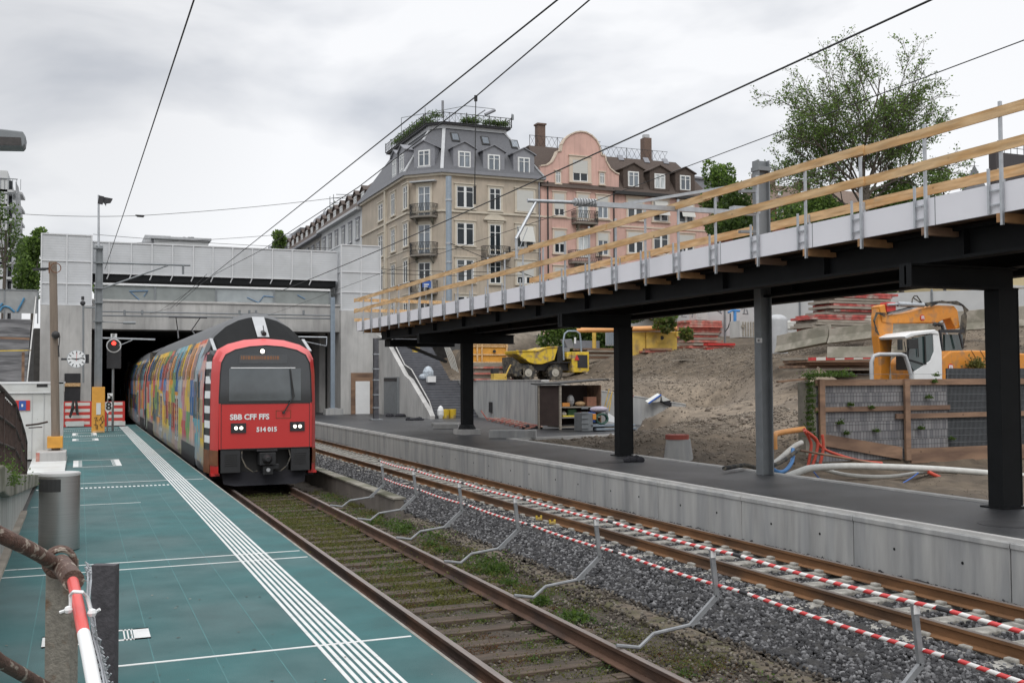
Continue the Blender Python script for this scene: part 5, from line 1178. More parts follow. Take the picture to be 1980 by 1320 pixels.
for nm, u, z, ystart, yend in (('upper', 6.15, zu, jy_u[1], ys[0]), ('lower', 6.22, zl, jy_l[1], ys[0])):
    yy = ystart-3.0; k = 0; L_ = 3.0
    gaps = [ystart, ystart+ (seg)]
    cuts = [ystart-3.2, ystart, ystart+seg]
    while cuts[-1]+seg < yend: cuts.append(cuts[-1]+seg)
    cuts.append(yend+.15)
    for k, (a, c) in enumerate(zip(cuts[:-1], cuts[1:])):
        t = thing('barrier_rail', f'{"upper" if nm=="upper" else "lower"} red and white striped rail along the track, {["cut off at the lower right corner", "nearest full length", "second full length", "third full length", "fourth full length", "fifth full length", "sixth full length", "seventh full length", "eighth full length"][k]}', 'barrier rail', (u, a, z), 'striped rails of the track barrier')
        b = MB(); b.tube(curvepts((u-.0, a+.05, z), (u, c-.05, z), 8, .02), .019, n=10); b.build('tube', barrier_red, t, smooth=True)
        b = MB(); b.cyl((u, c-.07, z), (u, c+.07, z), .0205, n=10); b.build('connector', 'darkmetal', t)
p = at(590, 887, z=0)
for px, py, lb in ((1442, 997, 'yellow rail clamp on the near rail of the newer track'),):
    pass
# ================================================================ BUILDINGS
def vec(*a): return Vector(a)
def window(parent, O, t, n, w, h, trim='beige_trim', kind='double', surround=.18, shut=0, glassm='glass', sill=True, nm='window', awn=0):
    "O = bottom centre of the opening on the wall face"
    b = MB(); s = surround
    if s:
        b.fbox(O, t, n, -w/2-s, -w/2, .005, .09, -.04, h+s); b.fbox(O, t, n, w/2, w/2+s, .005, .09, -.04, h+s); b.fbox(O, t, n, -w/2, w/2, .005, .09, h, h+s)
        b.fbox(O, t, n, -w/2-s-.06, w/2+s+.06, .006, .16, h+s, h+s+.09)
        if sill: b.fbox(O, t, n, -w/2-s-.05, w/2+s+.05, .006, .17, -.16, -.04)
    else: b.fbox(O, t, n, -w/2-.05, w/2+.05, .002, .011, -.06, h+.05)
    wo = b.build(nm, trim, parent)
    b = MB(); f = .07
    b.fbox(O, t, n, -w/2, -w/2+f, .02, .06, 0, h); b.fbox(O, t, n, w/2-f, w/2, .02, .06, 0, h); b.fbox(O, t, n, -w/2+f, w/2-f, .02, .06, 0, f); b.fbox(O, t, n, -w/2+f, w/2-f, .02, .06, h-f, h)
    if kind == 'double': b.fbox(O, t, n, -.05, .05, .02, .065, f, h-f)
    if kind == 'pair':
        b.fbox(O, t, n, -.11, .11, .02, .08, 0, h); b.fbox(O, t, n, -w/4-.07, -w/4-.02, .02, .06, f, h-f) if w > 9 else None
    b.fbox(O, t, n, -w/2+f, w/2-f, .02, .058, h*.73, h*.73+.045)
    b.build('frame', 'frame', wo)
    b = MB(); b.fbox(O, t, n, -w/2+.02, w/2-.02, .012, .018, 0.02, h-.02); b.build('pane', glassm, wo)
    if shut: b = MB(); b.fbox(O, t, n, -w/2+.01, w/2-.01, .066, .085, h*(1-shut), h); b.build('shutter', 'shutter', wo)
    if awn:
        b = MB(); A = Vector(O)+Vector(n)*.1+Vector((0, 0, h)); T = Vector(t)
        b.prism([A-T*w*.45, A+T*w*.45, A+T*w*.45+Vector(n)*.55-Vector((0, 0, h*.75)), A-T*w*.45+Vector(n)*.55-Vector((0, 0, h*.75))], Vector(n)*.02); b.build('awning', 'shutter', wo)
    return wo
def balcony(parent, O, t, n, w, d=.9, h=1.0, curved=True):
    b = MB(); t, n = Vector(t), Vector(n); O = Vector(O)
    N_ = 12
    def rim(k, e=0):
        if curved: a = math.pi*k/N_; return O+t*(-(w/2+e)*math.cos(a))+n*((d+e)*(math.sin(a)**.55 if math.sin(a) > 0 else 0))
        q = k/N_*(w+2*d); 
        if q < d: return O+t*(-w/2)+n*q
        if q < d+w: return O+t*(-w/2+q-d)+n*d
        return O+t*(w/2)+n*(d-(q-d-w))
    pts = [rim(k) for k in range(N_+1)]
    b.prism([p for p in pts], (0, 0, -.16)); bo = b.build('balcony', mat('balcony_stone', (.20, .18, .155), .9, var=.2, vs=3), parent)
    b = MB()
    for s in (-1, 1): b.prism([O+t*s*w*.3+Vector((0, 0, -.16)), O+t*s*w*.3+n*d*.7+Vector((0, 0, -.16)), O+t*s*w*.3+Vector((0, 0, -.75))], t*.15)
    b.build('bracket', 'concrete_old', bo)
    b = MB()
    for k in range(N_):
        p, q = rim(k), rim(k+1)
        for z in (.05, h): b.bar(p+Vector((0, 0, z)), q+Vector((0, 0, z)), .045, .045)
        for m_ in np.linspace(0, 1, 3)[:-1]:
            r = p.lerp(q, m_); r2 = p.lerp(q, m_+.5); b.bar(r+Vector((0, 0, .05)), r2+Vector((0, 0, h)), .022, .022); b.bar(r2+Vector((0, 0, .05)), r+Vector((0, 0, h)), .022, .022)
    b.build('railing', 'iron', bo); return bo
YB = 84.0
gx = lambda px, py=400, y=YB: at(px, py, y=y).x
gz = lambda px, py, y=YB: at(px, py, y=y).z
ZB = 5.9
# ---------------- beige corner building
t = thing('corner_house', 'beige corner apartment house with grey slate mansard roof and a planted roof terrace', 'building', (32, 84, ZB))
xc, xr = 28.43, 37.55
PL = [(26.05, 102), (26.05, 86.4), (xc, YB), (xr, YB), (xr, 102)]
b = MB(); b.prism([(x, y, ZB) for x, y in PL], (0, 0, 20.3-ZB)); b.build('wall', 'beige', t)
def loop(P_, o):   # outward offset of polygon (rough)
    c = Vector((sum(p[0] for p in P_)/len(P_), sum(p[1] for p in P_)/len(P_))); R_ = []; n = len(P_)
    for i in range(n):
        p0, p1, p2 = Vector(P_[i-1]), Vector(P_[i]), Vector(P_[(i+1) % n]); d1 = (p1-p0).normalized(); d2 = (p2-p1).normalized(); n1_ = Vector((-d1.y, d1.x)); n2_ = Vector((-d2.y, d2.x))
        if n1_.dot(p1-c) < 0: n1_ = -n1_
        if n2_.dot(p1-c) < 0: n2_ = -n2_
        bi = (n1_+n2_).normalized(); R_.append(tuple(p1+bi*(o/max(.3, bi.dot(n1_)))))
    return R_
for z0, z1, o in ((20.15, 20.35, .25), (20.35, 20.62, .6), (17.05, 17.22, .12), (13.9, 14.0, .05)):
    b = MB(); o = min(o, .42); b.prism([(x, y, z0) for x, y in loop(PL, o)], (0, 0, z1-z0)); b.build('cornice' if o > .2 else 'string_course', 'zinc' if z1 > 20.5 else 'beige_trim', t)
lo_ = loop(PL, .3); hi_ = loop(PL, -2.35); zr0, zr1 = 20.62, 24.8
b = MB(); n = len(PL); b.add([(x, y, zr0) for x, y in lo_]+[(x, y, zr1) for x, y in hi_], [(i, (i+1) % n, n+(i+1) % n, n+i) for i in range(n)]+[tuple(range(n, 2*n))]); b.build('mansard_roof', 'slate', t)
b = MB()
for i in (1, 2, 3): b.bar((*lo_[i], zr0+.03), (*hi_[i], zr1+.03), .28, .1)
b.prism([(x, y, zr1) for x, y in loop(PL, -2.25)], (0, 0, .32)); b.build('roof_edging', 'zinc_light', t)
tx, nf = (1, 0, 0), (0, -1, 0)
b = MB(); b.prism([(x, y, zr1+.32) for x, y in loop(PL, -1.95)], (0, 0, .16)); b.build('terrace_kerb', 'darkmetal', t)
ter = loop(PL, -1.9)
b = MB()
for (p, q) in ((ter[0], ter[1]), (ter[1], ter[2]), (ter[2], ter[3]), (ter[3], ter[4])):
    p, q = Vector((*p, zr1+.48)), Vector((*q, zr1+.48)); L_ = (q-p).length; m_ = max(1, int(L_/.5))
    b.bar(p+Vector((0, 0, 0.82)), q+Vector((0, 0, 0.82)), .05, .05); b.bar(p, q, .05, .05)
    for k in range(m_+1):
        r = p.lerp(q, k/m_); b.bar(r, r+Vector((0, 0, 0.82 if k % 4 else 0.95)), .03 if k % 4 else .06, .03 if k % 4 else .06)
        if k < m_: r2 = p.lerp(q, (k+1)/m_); b.bar(r, r2+Vector((0, 0, 0.82)), .018, .018); b.bar(r2, r+Vector((0, 0, 0.82)), .018, .018)
b.build('terrace_railing', 'iron', t)
g = np.random.default_rng(8)
cs = [(ter[1][0]+.5, y, zr1+.75, 1) for y in np.arange(ter[1][1]+.5, 98, .8)]+[(x, ter[2][1]+.6, zr1+.7, .8) for x in (31.5, 32, 32.4, 33.5, 34.2, 34.6, 35.1)]+[(ter[2][0]-.3, ter[2][1]+1.2, zr1+1.1, .9)]
V, Q_ = leaves(5200, cs, .3, .5, (.10, .22), 9)
npmesh('terrace_plants', V-np.array([32, 84, ZB]), Q_, 'weed_green', t)
b = MB(); b.cyl(at(938, 222, y=87), at(957, 213, y=87), .14, n=8); b.cyl(at(915, 228, y=88), at(938, 213, y=88), .06, n=6); b.cyl(at(856, 228, y=89), at(856, 195, y=89), .12, n=8); b.build('awning_roll', 'zinc', t)
b = MB(); 
for a, c in (((776, 262), (776, 228)), ((776, 228), (900, 205)), ((900, 205), (956, 211)), ((822, 226), (822, 208)), ((990, 232), (990, 220))): b.cyl(at(*a, y=90), at(*c, y=90), .03, n=5)
b.cyl(at(991, 232, y=87), at(991, 222, y=87), .12, n=6); b.build('roof_frame', 'steel_dull', t, split=True)
# windows
rows = [(gz(900, 402), 1.85), (gz(900, 474), 1.9), (gz(900, 545), 1.9), (gz(900, 616), 1.9)]
for r, (z, h) in enumerate(rows):
    window(t, (gx(899), YB, z), tx, nf, 1.55, h, kind='pair')
    if r != 1 and r != 3: window(t, (gx(957), YB, z-.05), tx, nf, 1.05, h+.05)
    else: window(t, (gx(957), YB, z-.75), tx, nf, 1.05, h+.75, sill=False)
    window(t, (gx(1015), YB, z), tx, nf, 1.6, h, kind='pair', shut=(1, .0, .7, .6)[r], awn=1 if r == 1 else 0)
for z in (gz(957, 500), gz(957, 628)): balcony(t, (gx(957), YB, z), tx, nf, 2.6, .95)
b = MB(); O = Vector((gx(956), YB-.1, gz(956, 424)));
b.prism([O+Vector((1.3*math.cos(a)*.72, 0, .42*math.sin(a))) for a in np.linspace(0, math.pi, 12)], (0, .14, 0)); b.fbox(O, tx, nf, -1.05, 1.05, -.1, .1, -.12, 0); b.build('pediment', 'beige_trim', t)
d2 = Vector((xc-26.05, YB-86.4, 0)).normalized(); n2 = Vector((d2.y, -d2.x, 0))
O0 = Vector((26.05, 86.4, 0)); cm = O0+d2*((Vector((xc, YB, 0))-O0).length/2)
for k, (py1, py0) in enumerate(((418, 362), (492, 438), (565, 512), (640, 580))):
    O = at(822, py1, y=cm.y); window(t, (cm.x, cm.y, O.z), d2, n2, 1.15, 2.55, sill=False, glassm='glass_light' if k < 2 else 'glass')
    balcony(t, (cm.x, cm.y, O.z-.05), d2, n2, 2.5, .95)
b = MB(); O = at(820, 352, y=cm.y); b.fbox((cm.x, cm.y, O.z), d2, n2, -1.2, 1.2, .0, .5, -.05, .06); b.build('awning_box', 'zinc_light', t)
tl, nl = (0, 1, 0), (-1, 0, 0)
for px in (761, 785):
    p0 = at(px, 400, u=26.05)
    for py in (438 if px == 761 else 422, 510 if px == 761 else 500, 590, 660):
        z = at(px, py-18, u=26.05).z
        z = [17.55, 14.3, 11.1, 7.9][[438, 510, 590, 660].index(py) if px == 761 else [422, 500, 590, 660].index(py)]
        window(t, (26.05, p0.y, z), tl, nl, 1.25, 1.95, kind='double', glassm='glass')
p0 = at(737, 400, u=26.05)
for z in (17.7, 14.3, 11.1, 7.9): window(t, (26.05, p0.y, z), tl, nl, 1.6, 1.5 if z > 17 else 1.95)
b = MB(); b.box(25.85, 26.05, at(747, 400, u=26.05).y-.2, at(747, 400, u=26.05).y+.2, ZB, 20.2); b.build('pilaster', 'beige_trim', t)
# dormers
def dormer(parent, O, t_, n_, w=2.0, h=1.75, m='zinc', depth=2.6, fr='frame', win_w=1.05):
    t_, n_ = Vector(t_), Vector(n_); O = Vector(O); b = MB(); Z = Vector((0, 0, 1))
    prof_ = [O-t_*w/2-Z*.15, O+t_*w/2-Z*.15, O+t_*w/2+Z*h, O+Z*(h+.5), O-t_*w/2+Z*h]
    b.prism(prof_, -n_*depth); d_ = b.build('dormer', m, parent)
    b = MB()
    for s in (-1, 1):
        a = O+t_*s*(w/2+.16)+Z*(h-.04)+n_*.15; c = O+Z*(h+.54)+n_*.15; b.prism([a, c, c-Z*.09, a-Z*.09], -n_*(depth+.15))
    b.build('dormer_roof', 'zinc' if m == 'zinc' else m, d_)
    b = MB(); b.fbox(O, t_, n_, -win_w/2-.14, win_w/2+.14, .003, .05, -.25, 0.0); b.build('apron', 'zinc_light' if m == 'zinc' else m, d_)
    window(d_, O+n_*.0, t_, n_, win_w, 1.35, kind='double', surround=0, glassm='glass_light', trim='frame')
    return d_
YD = YB-.05
for px in (898, 955, 1013): dormer(t, (gx(px, 325, YD), YD, gz(px, 324 if px < 900 else 330 if px < 960 else 335, YD)), tx, nf)
cmd = cm+n2*.05; dormer(t, (cmd.x, cmd.y, at(826, 322, y=cmd.y).z), d2, n2, 2.0)
for px in (757+6, 777): p = at(px, 330, u=26.0); dormer(t, (26.0, p.y, 21.1), tl, nl, 1.9, depth=2)
sl_n = Vector((0, -(zr1-zr0), -2.65)).normalized()
for px, py in ((880, 266), (938, 273), (994, 280)):
    A = at(px, py, y=85.75); b = MB(); up_ = Vector((0, 2.05, 4.4)).normalized(); nn = Vector((0, -4.4, 2.05)).normalized(); tt = Vector((1, 0, 0))
    yy = (A.z-zr0)/(zr1-zr0)*2.65+YB-.3; A = Vector((A.x, yy, A.z)); up_ = Vector((0, 2.65, zr1-zr0)).normalized(); nn = Vector((0, -(zr1-zr0), 2.65)).normalized()
    c4 = [A+tt*a*.38+up_*c*.5 for a, c in ((-1, -1), (1, -1), (1, 1), (-1, 1))]; b.prism(c4, nn*.09); sk_ = b.build('skylight', 'iron', t)
    c4 = [A+tt*a*.28+up_*c*.38+nn*.095 for a, c in ((-1, -1), (1, -1), (1, 1), (-1, 1))]; b = MB(); b.prism(c4, nn*.02); b.build('pane', 'glass_light', sk_)
b = MB()
b.cyl((gx(1042), YB-.08, 8), (gx(1042), YB-.08, 20.2), .07, n=8); b.build('downpipe', 'zinc', t)
# ---------------- pink house with curved gable
t = thing('gabled_house', 'pink terraced house with a tall rounded gable and brown roof', 'building', (42, 84, ZB))
XL, XG, XE = 37.6, 45.05, 55.2
b = MB()
gp = [(1046, 360), (1045, 322), (1058, 320), (1068, 313), (1074, 302), (1077, 294), (1084, 293), (1086, 281), (1092, 270), (1101, 262), (1112, 257), (1122, 255.5), (1133, 257), (1144, 263), (1153, 272), (1160, 285), (1163, 301), (1170, 302), (1172, 313), (1180, 327), (1190, 335), (1197, 338), (1197, 360)]
gp = [(gx(px, py), YB, gz(px, py)) for px, py in gp]
b.prism([(XL, YB, ZB)]+[(max(XL, x), y, z) for x, y, z in gp[1:-1]]+[(XG, YB, ZB)], (0, .4, 0)); b.build('gable_wall', 'pink', t)
b = MB(); b.box(XL+.01, XG-.01, YB+.4, 96, ZB, 20.2); b.build('wall', 'pink', t)
b = MB(); 
for p, q in zip(gp[1:-2], gp[2:-1]): b.bar(Vector(p)+Vector((0, .18, .05)), Vector(q)+Vector((0, .18, .05)), .55, .12, up=(0, 0, 1)) if abs(p[2]-q[2]) < abs(p[0]-q[0])*3 else b.bar(Vector(p)+Vector((0, .18, .0)), Vector(q)+Vector((0, .18, .0)), .12, .55, up=(0, 1, 0))
b.build('gable_coping', 'pink_trim', t)
def mroof(parent, x0, x1, m, z0=20.2, z1=24.0, y0=YB-.3, dep=2.9, back=97, side=0):
    b = MB(); s = side
    b.add([(x0, y0, z0), (x1, y0, z0), (x1-s, y0+dep, z1), (x0, y0+dep, z1), (x0, back, z1), (x1-s, back, z1), (x1, back, z0), (x0, back, z0)], [(0, 1, 2, 3), (3, 2, 5, 4), (1, 6, 5, 2), (0, 3, 4, 7)])
    return b.build('roof', m, parent)
mroof(t, XL, XG+.1, 'brown_roof', 19.8)
def ridge_rail(parent, x0, x1, z, y):
    b = MB(); m_ = int((x1-x0)/.55)
    b.bar((x0, y, z+1.0), (x1, y, z+1.0), .035, .035)
    for k in range(m_+1):
        x = x0+(x1-x0)*k/m_
        if k < m_: x2 = x0+(x1-x0)*(k+1)/m_; b.bar((x, y, z), (x2, y, z+1), .02, .02); b.bar((x2, y, z), (x, y, z+1), .02, .02)
        if k % 5 == 0: b.bar((x, y, z), (x, y, z+1.05), .04, .04)
    b.build('ridge_railing', 'iron', parent)
ridge_rail(t, XL+.2, XG, 24.0, YB+2.8)
b = MB(); c = at(1044, 262, y=88); b.box(c.x-.38, c.x+.38, 87.6, 88.3, 23.8, c.z+.9); b.box(c.x-.46, c.x+.46, 87.5, 88.4, c.z+.9, c.z+1.05); b.build('chimney', 'brick', t)
for r, z in enumerate((gz(1080, 417), gz(1080, 489), gz(1080, 560), gz(1080, 628))):
    window(t, (gx(1081), YB, z), tx, nf, 1.0, 1.95, trim='pink_trim', shut=(.7, .6, .75, .3)[r])
    window(t, (gx(1127), YB, z-.3), tx, nf, 1.0, 2.3, trim='pink_trim', sill=False, glassm='glass_light', shut=.2)
    window(t, (gx(1165), YB, z), tx, nf, 1.05, 1.95, trim='pink_trim', glassm='glass_light', shut=.35 if r else .3)
balcony(t, (gx(1127), YB, gz(1127, 432)), tx, nf, 2.3, .95, curved=False); balcony(t, (gx(1127), YB, gz(1127, 508)), tx, nf, 3.0, .95, curved=False)
window(t, (gx(1122), YB, gz(1122, 351)), tx, nf, 1.5, 1.9, trim='pink_trim', surround=.35, shut=.62)
for px in (1079, 1164): window(t, (gx(px), YB, gz(px, 354 if px < 1100 else 356)), tx, nf, .45, 1.0, trim='pink_trim', surround=.08)
b = MB(); b.box(XL, XG, YB-.06, YB+.0, 17.05, 17.2); b.build('string_course', 'pink_trim', t)
b = MB(); b.cyl((gx(1058.5), YB-.1, 8), (gx(1058.5), YB-.1, 20.3), .07, n=8); b.cyl((gx(1186), YB-.1, 8), (gx(1186), YB-.1, 20.1), .07, n=8); b.build('downpipe', 'iron', t)
# ---------------- pink house right part
t = thing('pink_house', 'pink terraced house with brown mansard roof and dormers, right of the rounded gable', 'building', (50, 84, ZB))
b = MB(); b.box(XG, XE, YB+.02, 97, ZB, 19.7); b.build('wall', 'pink', t)
b = MB(); b.box(XG-.2, XE+.3, YB-.45, YB+.2, 19.55, 19.85); b.build('gutter', 'iron', t)
mroof(t, XG+.0, XE+.1, 'brown_roof', 19.85, 23.6, dep=2.9, side=2.2)
ridge_rail(t, XG, 52.3, 23.6, YB+2.8)
b = MB(); c = at(1249, 280, y=88); b.box(c.x-.4, c.x+.4, 87.6, 88.4, 23.4, c.z+.6); b.build('chimney', 'brick', t)
b = MB(); b.cyl((c.x, 88, c.z+.6), (c.x, 88, c.z+.95), .35, n=10); b.build('chimney_pot', 'zinc_light', t)
for px, py in ((1225, 361), (1276, 365), (1325, 368)): dormer(t, (gx(px, py, YD), YD, gz(px, py, YD)), tx, nf, 2.1, 1.7, 'brown_roof')
for px, py in ((1209, 302), (1259, 307), (1297, 309)):
    A = at(px, py, y=85.6); yy = (A.z-19.85)/3.75*2.9+YB-.3; up_ = Vector((0, 2.9, 3.75)).normalized(); nn = Vector((0, -3.75, 2.9)).normalized(); A = Vector((A.x, yy, A.z)); b = MB(); b.prism([A+Vector((a*.28, 0, 0))+up_*c*.35 for a, c in ((-1, -1), (1, -1), (1, 1), (-1, 1))], nn*.08); b.build('skylight', 'zinc', t)
for r, z in enumerate((gz(1280, 428), gz(1280, 492), gz(1280, 556), gz(1280, 620))):
    for k, px in enumerate((1228, 1277, 1326)): window(t, (gx(px), YB+.02, z), tx, nf, 1.55, 1.9, trim='pink_trim', kind='pair', shut=(.5, .45, .0)[(k+r) % 3], awn=1 if (r == 0 and k > 0) else 0)
b = MB(); b.box(XG, XE, YB-.05, YB+.02, 16.6, 16.75); b.build('string_course', 'pink_trim', t)
# ---------------- smaller dark mansard behind, right
t = thing('dark_roof_house', 'narrow house with a dark roof just right of the pink terrace', 'building', (57, 88, ZB))
b = MB(); b.box(55.6, 58.0, 87, 95, ZB, 19.5); b.build('wall', 'pink', t); b = MB(); b.box(55.3, 58.3, 86.8, 95, 19.5, 22.2); b.box(55.1, 58.5, 86.6, 95, 22.2, 22.4); b.build('roof', 'zinc', t)
# ---------------- street row going back
def rowhouse(nm, label, y0, y1, eave, wallm, roofm, floors, xw=26.05, top=3.6, win=True, dorm=3, glass_='glass'):
    t = thing(nm, label, 'building', (xw+3, y0, ZB))
    b = MB(); b.box(xw, xw+12, y0, y1, ZB, eave); b.build('wall', wallm, t)
    b = MB(); b.box(xw-.6, xw+.1, y0, y1, eave-.15, eave+.12); b.build('eaves', 'zinc_light' if wallm == 'white_render' else 'zinc', t)
    b = MB(); b.add([(xw-.4, y0, eave+.12), (xw-.4, y1, eave+.12), (xw+2.4, y1, eave+top), (xw+2.4, y0, eave+top), (xw+11, y1, eave+top), (xw+11, y0, eave+top), (xw+12, y0, eave)], [(0, 3, 2, 1), (3, 5, 4, 2), (0, 6, 5, 3)]); b.build('roof', roofm, t)
    n = max(2, int((y1-y0)/3.0))
    for k in range(n):
        yy = y0+(k+.5)*(y1-y0)/n
        for f in range(floors): window(t, (xw, yy, eave-2.9-f*3.15), tl, nl, 1.1, 1.9, trim='zinc' if wallm != 'beige' else 'beige_trim', glassm=glass_)
        if k < dorm*9: dormer(t, (xw+.5, yy, eave+.55), tl, nl, 1.7, 1.5, 'zinc' if roofm != 'brown_roof' else 'brown_roof', 1.8)
    return t
mat('white_render', (.52, .53, .53), .8, var=.06); M['white_render'] = MATS['white_render']
M['grey_render'] = mat('grey_render', (.27, .26, .24), .85, var=.12)
rowhouse('white_house', 'white street house with dark brown dormered roof left of the beige corner house', 102.05, 121, 20.0, 'white_render', 'brown_roof', 3)
rowhouse('terrace_house', 'grey-brown terrace house with a roof garden, farther down the street', 121.05, 146, 19.8, 'grey_render', 'brown_roof', 3)
rowhouse('terrace_house', 'pale grey terrace house with slate dormers, farthest down the street', 146.05, 190, 20.6, 'zinc_light', 'slate', 3)
t = thing('roof_terrace', 'grey attic storey with a thin railing and climbing plant above the street houses', 'building', (27, 150, 22))
b = MB(); b.prism([at(x_, y_, y=130) for x_, y_ in ((612, 445), (640, 401), (690, 402), (700, 470), (605, 470))], (0, 10, 0)); b.build('attic', 'zinc', t)
b = MB()
for (a, c) in (((633, 400), (700, 402)), ((650, 376), (690, 377)), ((641, 383), (695, 384)), ((637, 393), (690, 392)), ((645, 376), (645, 400)), ((638, 380), (638, 400)), ((680, 376), (680, 400)), ((626, 410), (633, 400)), ((626, 428), (626, 408)), ((626, 417), (640, 400))): b.cyl(at(*a, y=132), at(*c, y=132), .05, n=5)
b.build('railing', 'steel_dull', t)
V, Q_ = leaves(2500, [(*at(660+k*3, 425-k*3.2, y=129), 1.2) for k in range(6)], .55, .8, (.15, .3), 12); npmesh('climbing_plant', V-np.array([27, 150, 22]), Q_, 'weed_green', t)
# ---------------- low pale building behind the bridge, left trees, curved white building
t = thing('flat_roof_building', 'pale flat-roofed building with small vents seen above the footbridge', 'building', (8, 120, ZB))
a, c = at(298, 470, y=120), at(403, 466, y=120); b = MB(); b.box(a.x, c.x, 120, 135, ZB, c.z); b.build('wall', 'white_render', t); b = MB(); b.box(at(280, 466, y=121).x, at(330, 466, y=121).x, 121, 134, ZB, c.z+.5); b.box(a.x-.3, c.x+.3, 119.7, 135, c.z, c.z+.25); b.build('roof_edge', 'zinc_light', t)
b = MB()
for px in (302, 356, 366, 372): p = at(px, 462, y=122); b.cyl((p.x, 122, p.z-1), (p.x, 122, p.z+.2), .18, n=8)
b.build('roof_vent', 'darkmetal', t)
t = thing('white_block', 'white office block with curved perforated balconies at the far left', 'building', (-14, 95, ZB))
b = MB(); b.box(-30, at(14, 400, y=95).x, 95, 120, ZB, at(10, 330, y=95).z); b.build('wall', 'white_render', t)
b = MB(); c0 = at(30, 400, y=96)
for k in range(7):
    z = at(30, 372+k*28, y=95).z; b.prism([(c0.x-2.0, 95, z), (c0.x-.2, 95, z), (c0.x+.5, 96, z), (c0.x+.6, 99, z), (c0.x-2.0, 99, z)], (0, 0, .2))
b.build('balcony_slab', 'white_render', t)
b = MB()
for k in range(7):
    z = at(30, 372+k*28, y=95).z
    for q in range(9):
        x = c0.x-2+q*.3; b.box(x, x+.04, 94.95, 95, z+.2, z+1.1)
    b.box(c0.x-2, c0.x+.2, 94.93, 95.0, z+1.05, z+1.12)
b.build('balcony_railing', 'steel_dull', t)
b = MB(); P_ = lambda px, py: at(px, py, y=95.2)
b.prism([P_(30, 350), P_(36, 362), P_(41, 400), P_(43, 450), P_(42, 500), P_(40, 558), P_(31, 558), P_(31, 450)], (0, .3, 0)); b.build('curved_screen', mat('perforated', (.33, .34, .35), .6, var=.3, vs=14), t)
b = MB(); b.box(c0.x-2, c0.x-.3, 97, 97.1, ZB, at(30, 350, y=97).z); b.build('window_band', 'glass', t)
# ---------------- houses beyond the walkway on the right
t = thing('brick_house', 'red brick house with a brown tiled roof and tiny skylights behind the walkway boards', 'building', (62, 80, ZB))
P_ = lambda px, py: at(px, py, y=80)
a, c = P_(1475, 440), P_(1800, 440); b = MB(); b.box(a.x, c.x, 80, 92, ZB, P_(1500, 398).z); b.build('wall', mat('red_brick', (.19, .075, .05), .9, var=.2, vs=8), t)
b = MB(); z0, z1 = P_(1500, 398).z, P_(1500, 340).z; b.add([(a.x-.5, 79.5, z0), (c.x, 79.5, z0), (c.x-3, 84, z1), (a.x+3, 84, z1), (a.x+3, 88, z1), (c.x-3, 88, z1)], [(0, 1, 2, 3), (3, 2, 5, 4)]); b.add([(a.x-.5, 79.5, z0), (a.x+3, 84, z1), (a.x-.5, 92, z0)], [(0, 1, 2)]); b.build('roof', mat('tile_roof2', (.15, .105, .08), .85, var=.25, vs=5, bump=.3), t)
for px in (1507, 1550, 1735, 1780): p = at(px, 378, y=80.7); b = MB(); b.bar(p, p+Vector((.5, .5, .5)), .3, .06); b.build('skylight', 'zinc_light', t)
for px in (1508, 1540, 1575, 1720): window(t, (P_(px, 430).x, 80, P_(px, 430).z), tx, nf, .7, 1.3, surround=.0)
b = MB(); p = P_(1585, 330); b.box(P_(1497, 1).x, P_(1532, 1).x, 83, 84, z1-1.5, z1+.9); b.box(P_(1580, 1).x, P_(1600, 1).x, 83, 84, z1-1.5, z1+.4); b.build('chimney', 'brick', t)
t = thing('spire_roof', 'small pointed dark turret roof on the skyline at the right', 'turret', (70, 86, 10))
P_ = lambda px, py: at(px, py, y=86)
p = P_(1884, 352); b = MB(); b.cyl(p-Vector((0, 0, 1.0)), P_(1884, 320), 1.35, .05, n=8); b.cyl(P_(1884, 320), P_(1884, 312), .04, n=5); b.build('roof', 'slate', t); b = MB(); b.cyl(p-Vector((0, 0, 12)), p-Vector((0, 0, 1.0)), 1.2, n=8); b.build('wall', 'grey_render', t)
t = thing('roof_tank_house', 'dark ribbed metal rooftop structure with a railing at the right edge', 'building', (70, 70, 10))
P_ = lambda px, py: at(px, py, y=70)
b = MB(); b.box(P_(1926, 330).x, P_(1926, 330).x+8, 70, 70.8, ZB, P_(1926, 294).z); 
b.build('body', mat('ribbed_metal', (.05, .045, .048), .6, .2, var=.2, stretch=(20, 1, .1), vs=2), t)
b = MB(); x0 = P_(1934, 270).x; z0 = P_(1934, 294).z
for k in range(8): b.cyl((x0+k*.8, 70.3, z0), (x0+k*.8, 70.3, z0+1.1), .03, n=5)
for z in (.55, 1.1): b.cyl((x0, 70.3, z0+z), (x0+6, 70.3, z0+z), .03, n=5)
b.build('railing', 'iron', t)
t = thing('yellow_house', 'pale yellow house with brown lower wall glimpsed at the right edge behind the black column', 'building', (62, 60, 3))
P_ = lambda px, py: at(px, py, y=60)
b = MB(); b.box(P_(1890, 500).x, P_(1890, 500).x+16, 60, 72, 3, P_(1950, 480).z); b.build('wall', mat('yellow_render', (.50, .42, .25), .85, var=.06), t)
b = MB(); b.box(P_(1926, 600).x, P_(1926, 500).x+14, 59.9, 59.99, P_(1950, 600).z, P_(1950, 580).z); b.box(P_(1926, 600).x, P_(1926, 500).x+14, 59.9, 59.99, P_(1950, 556).z, P_(1950, 551).z); b.build('band', 'coping', t)
window(t, (P_(1948, 520).x, 60, P_(1948, 520).z), tx, nf, 1.2, 1.1, surround=.05)
# ================================================================ CONSTRUCTION SITE
def onground(px, py, Z): p = at(px, py, Z=Z); return Vector((p.x, p.y, zt(p.x, p.y)))
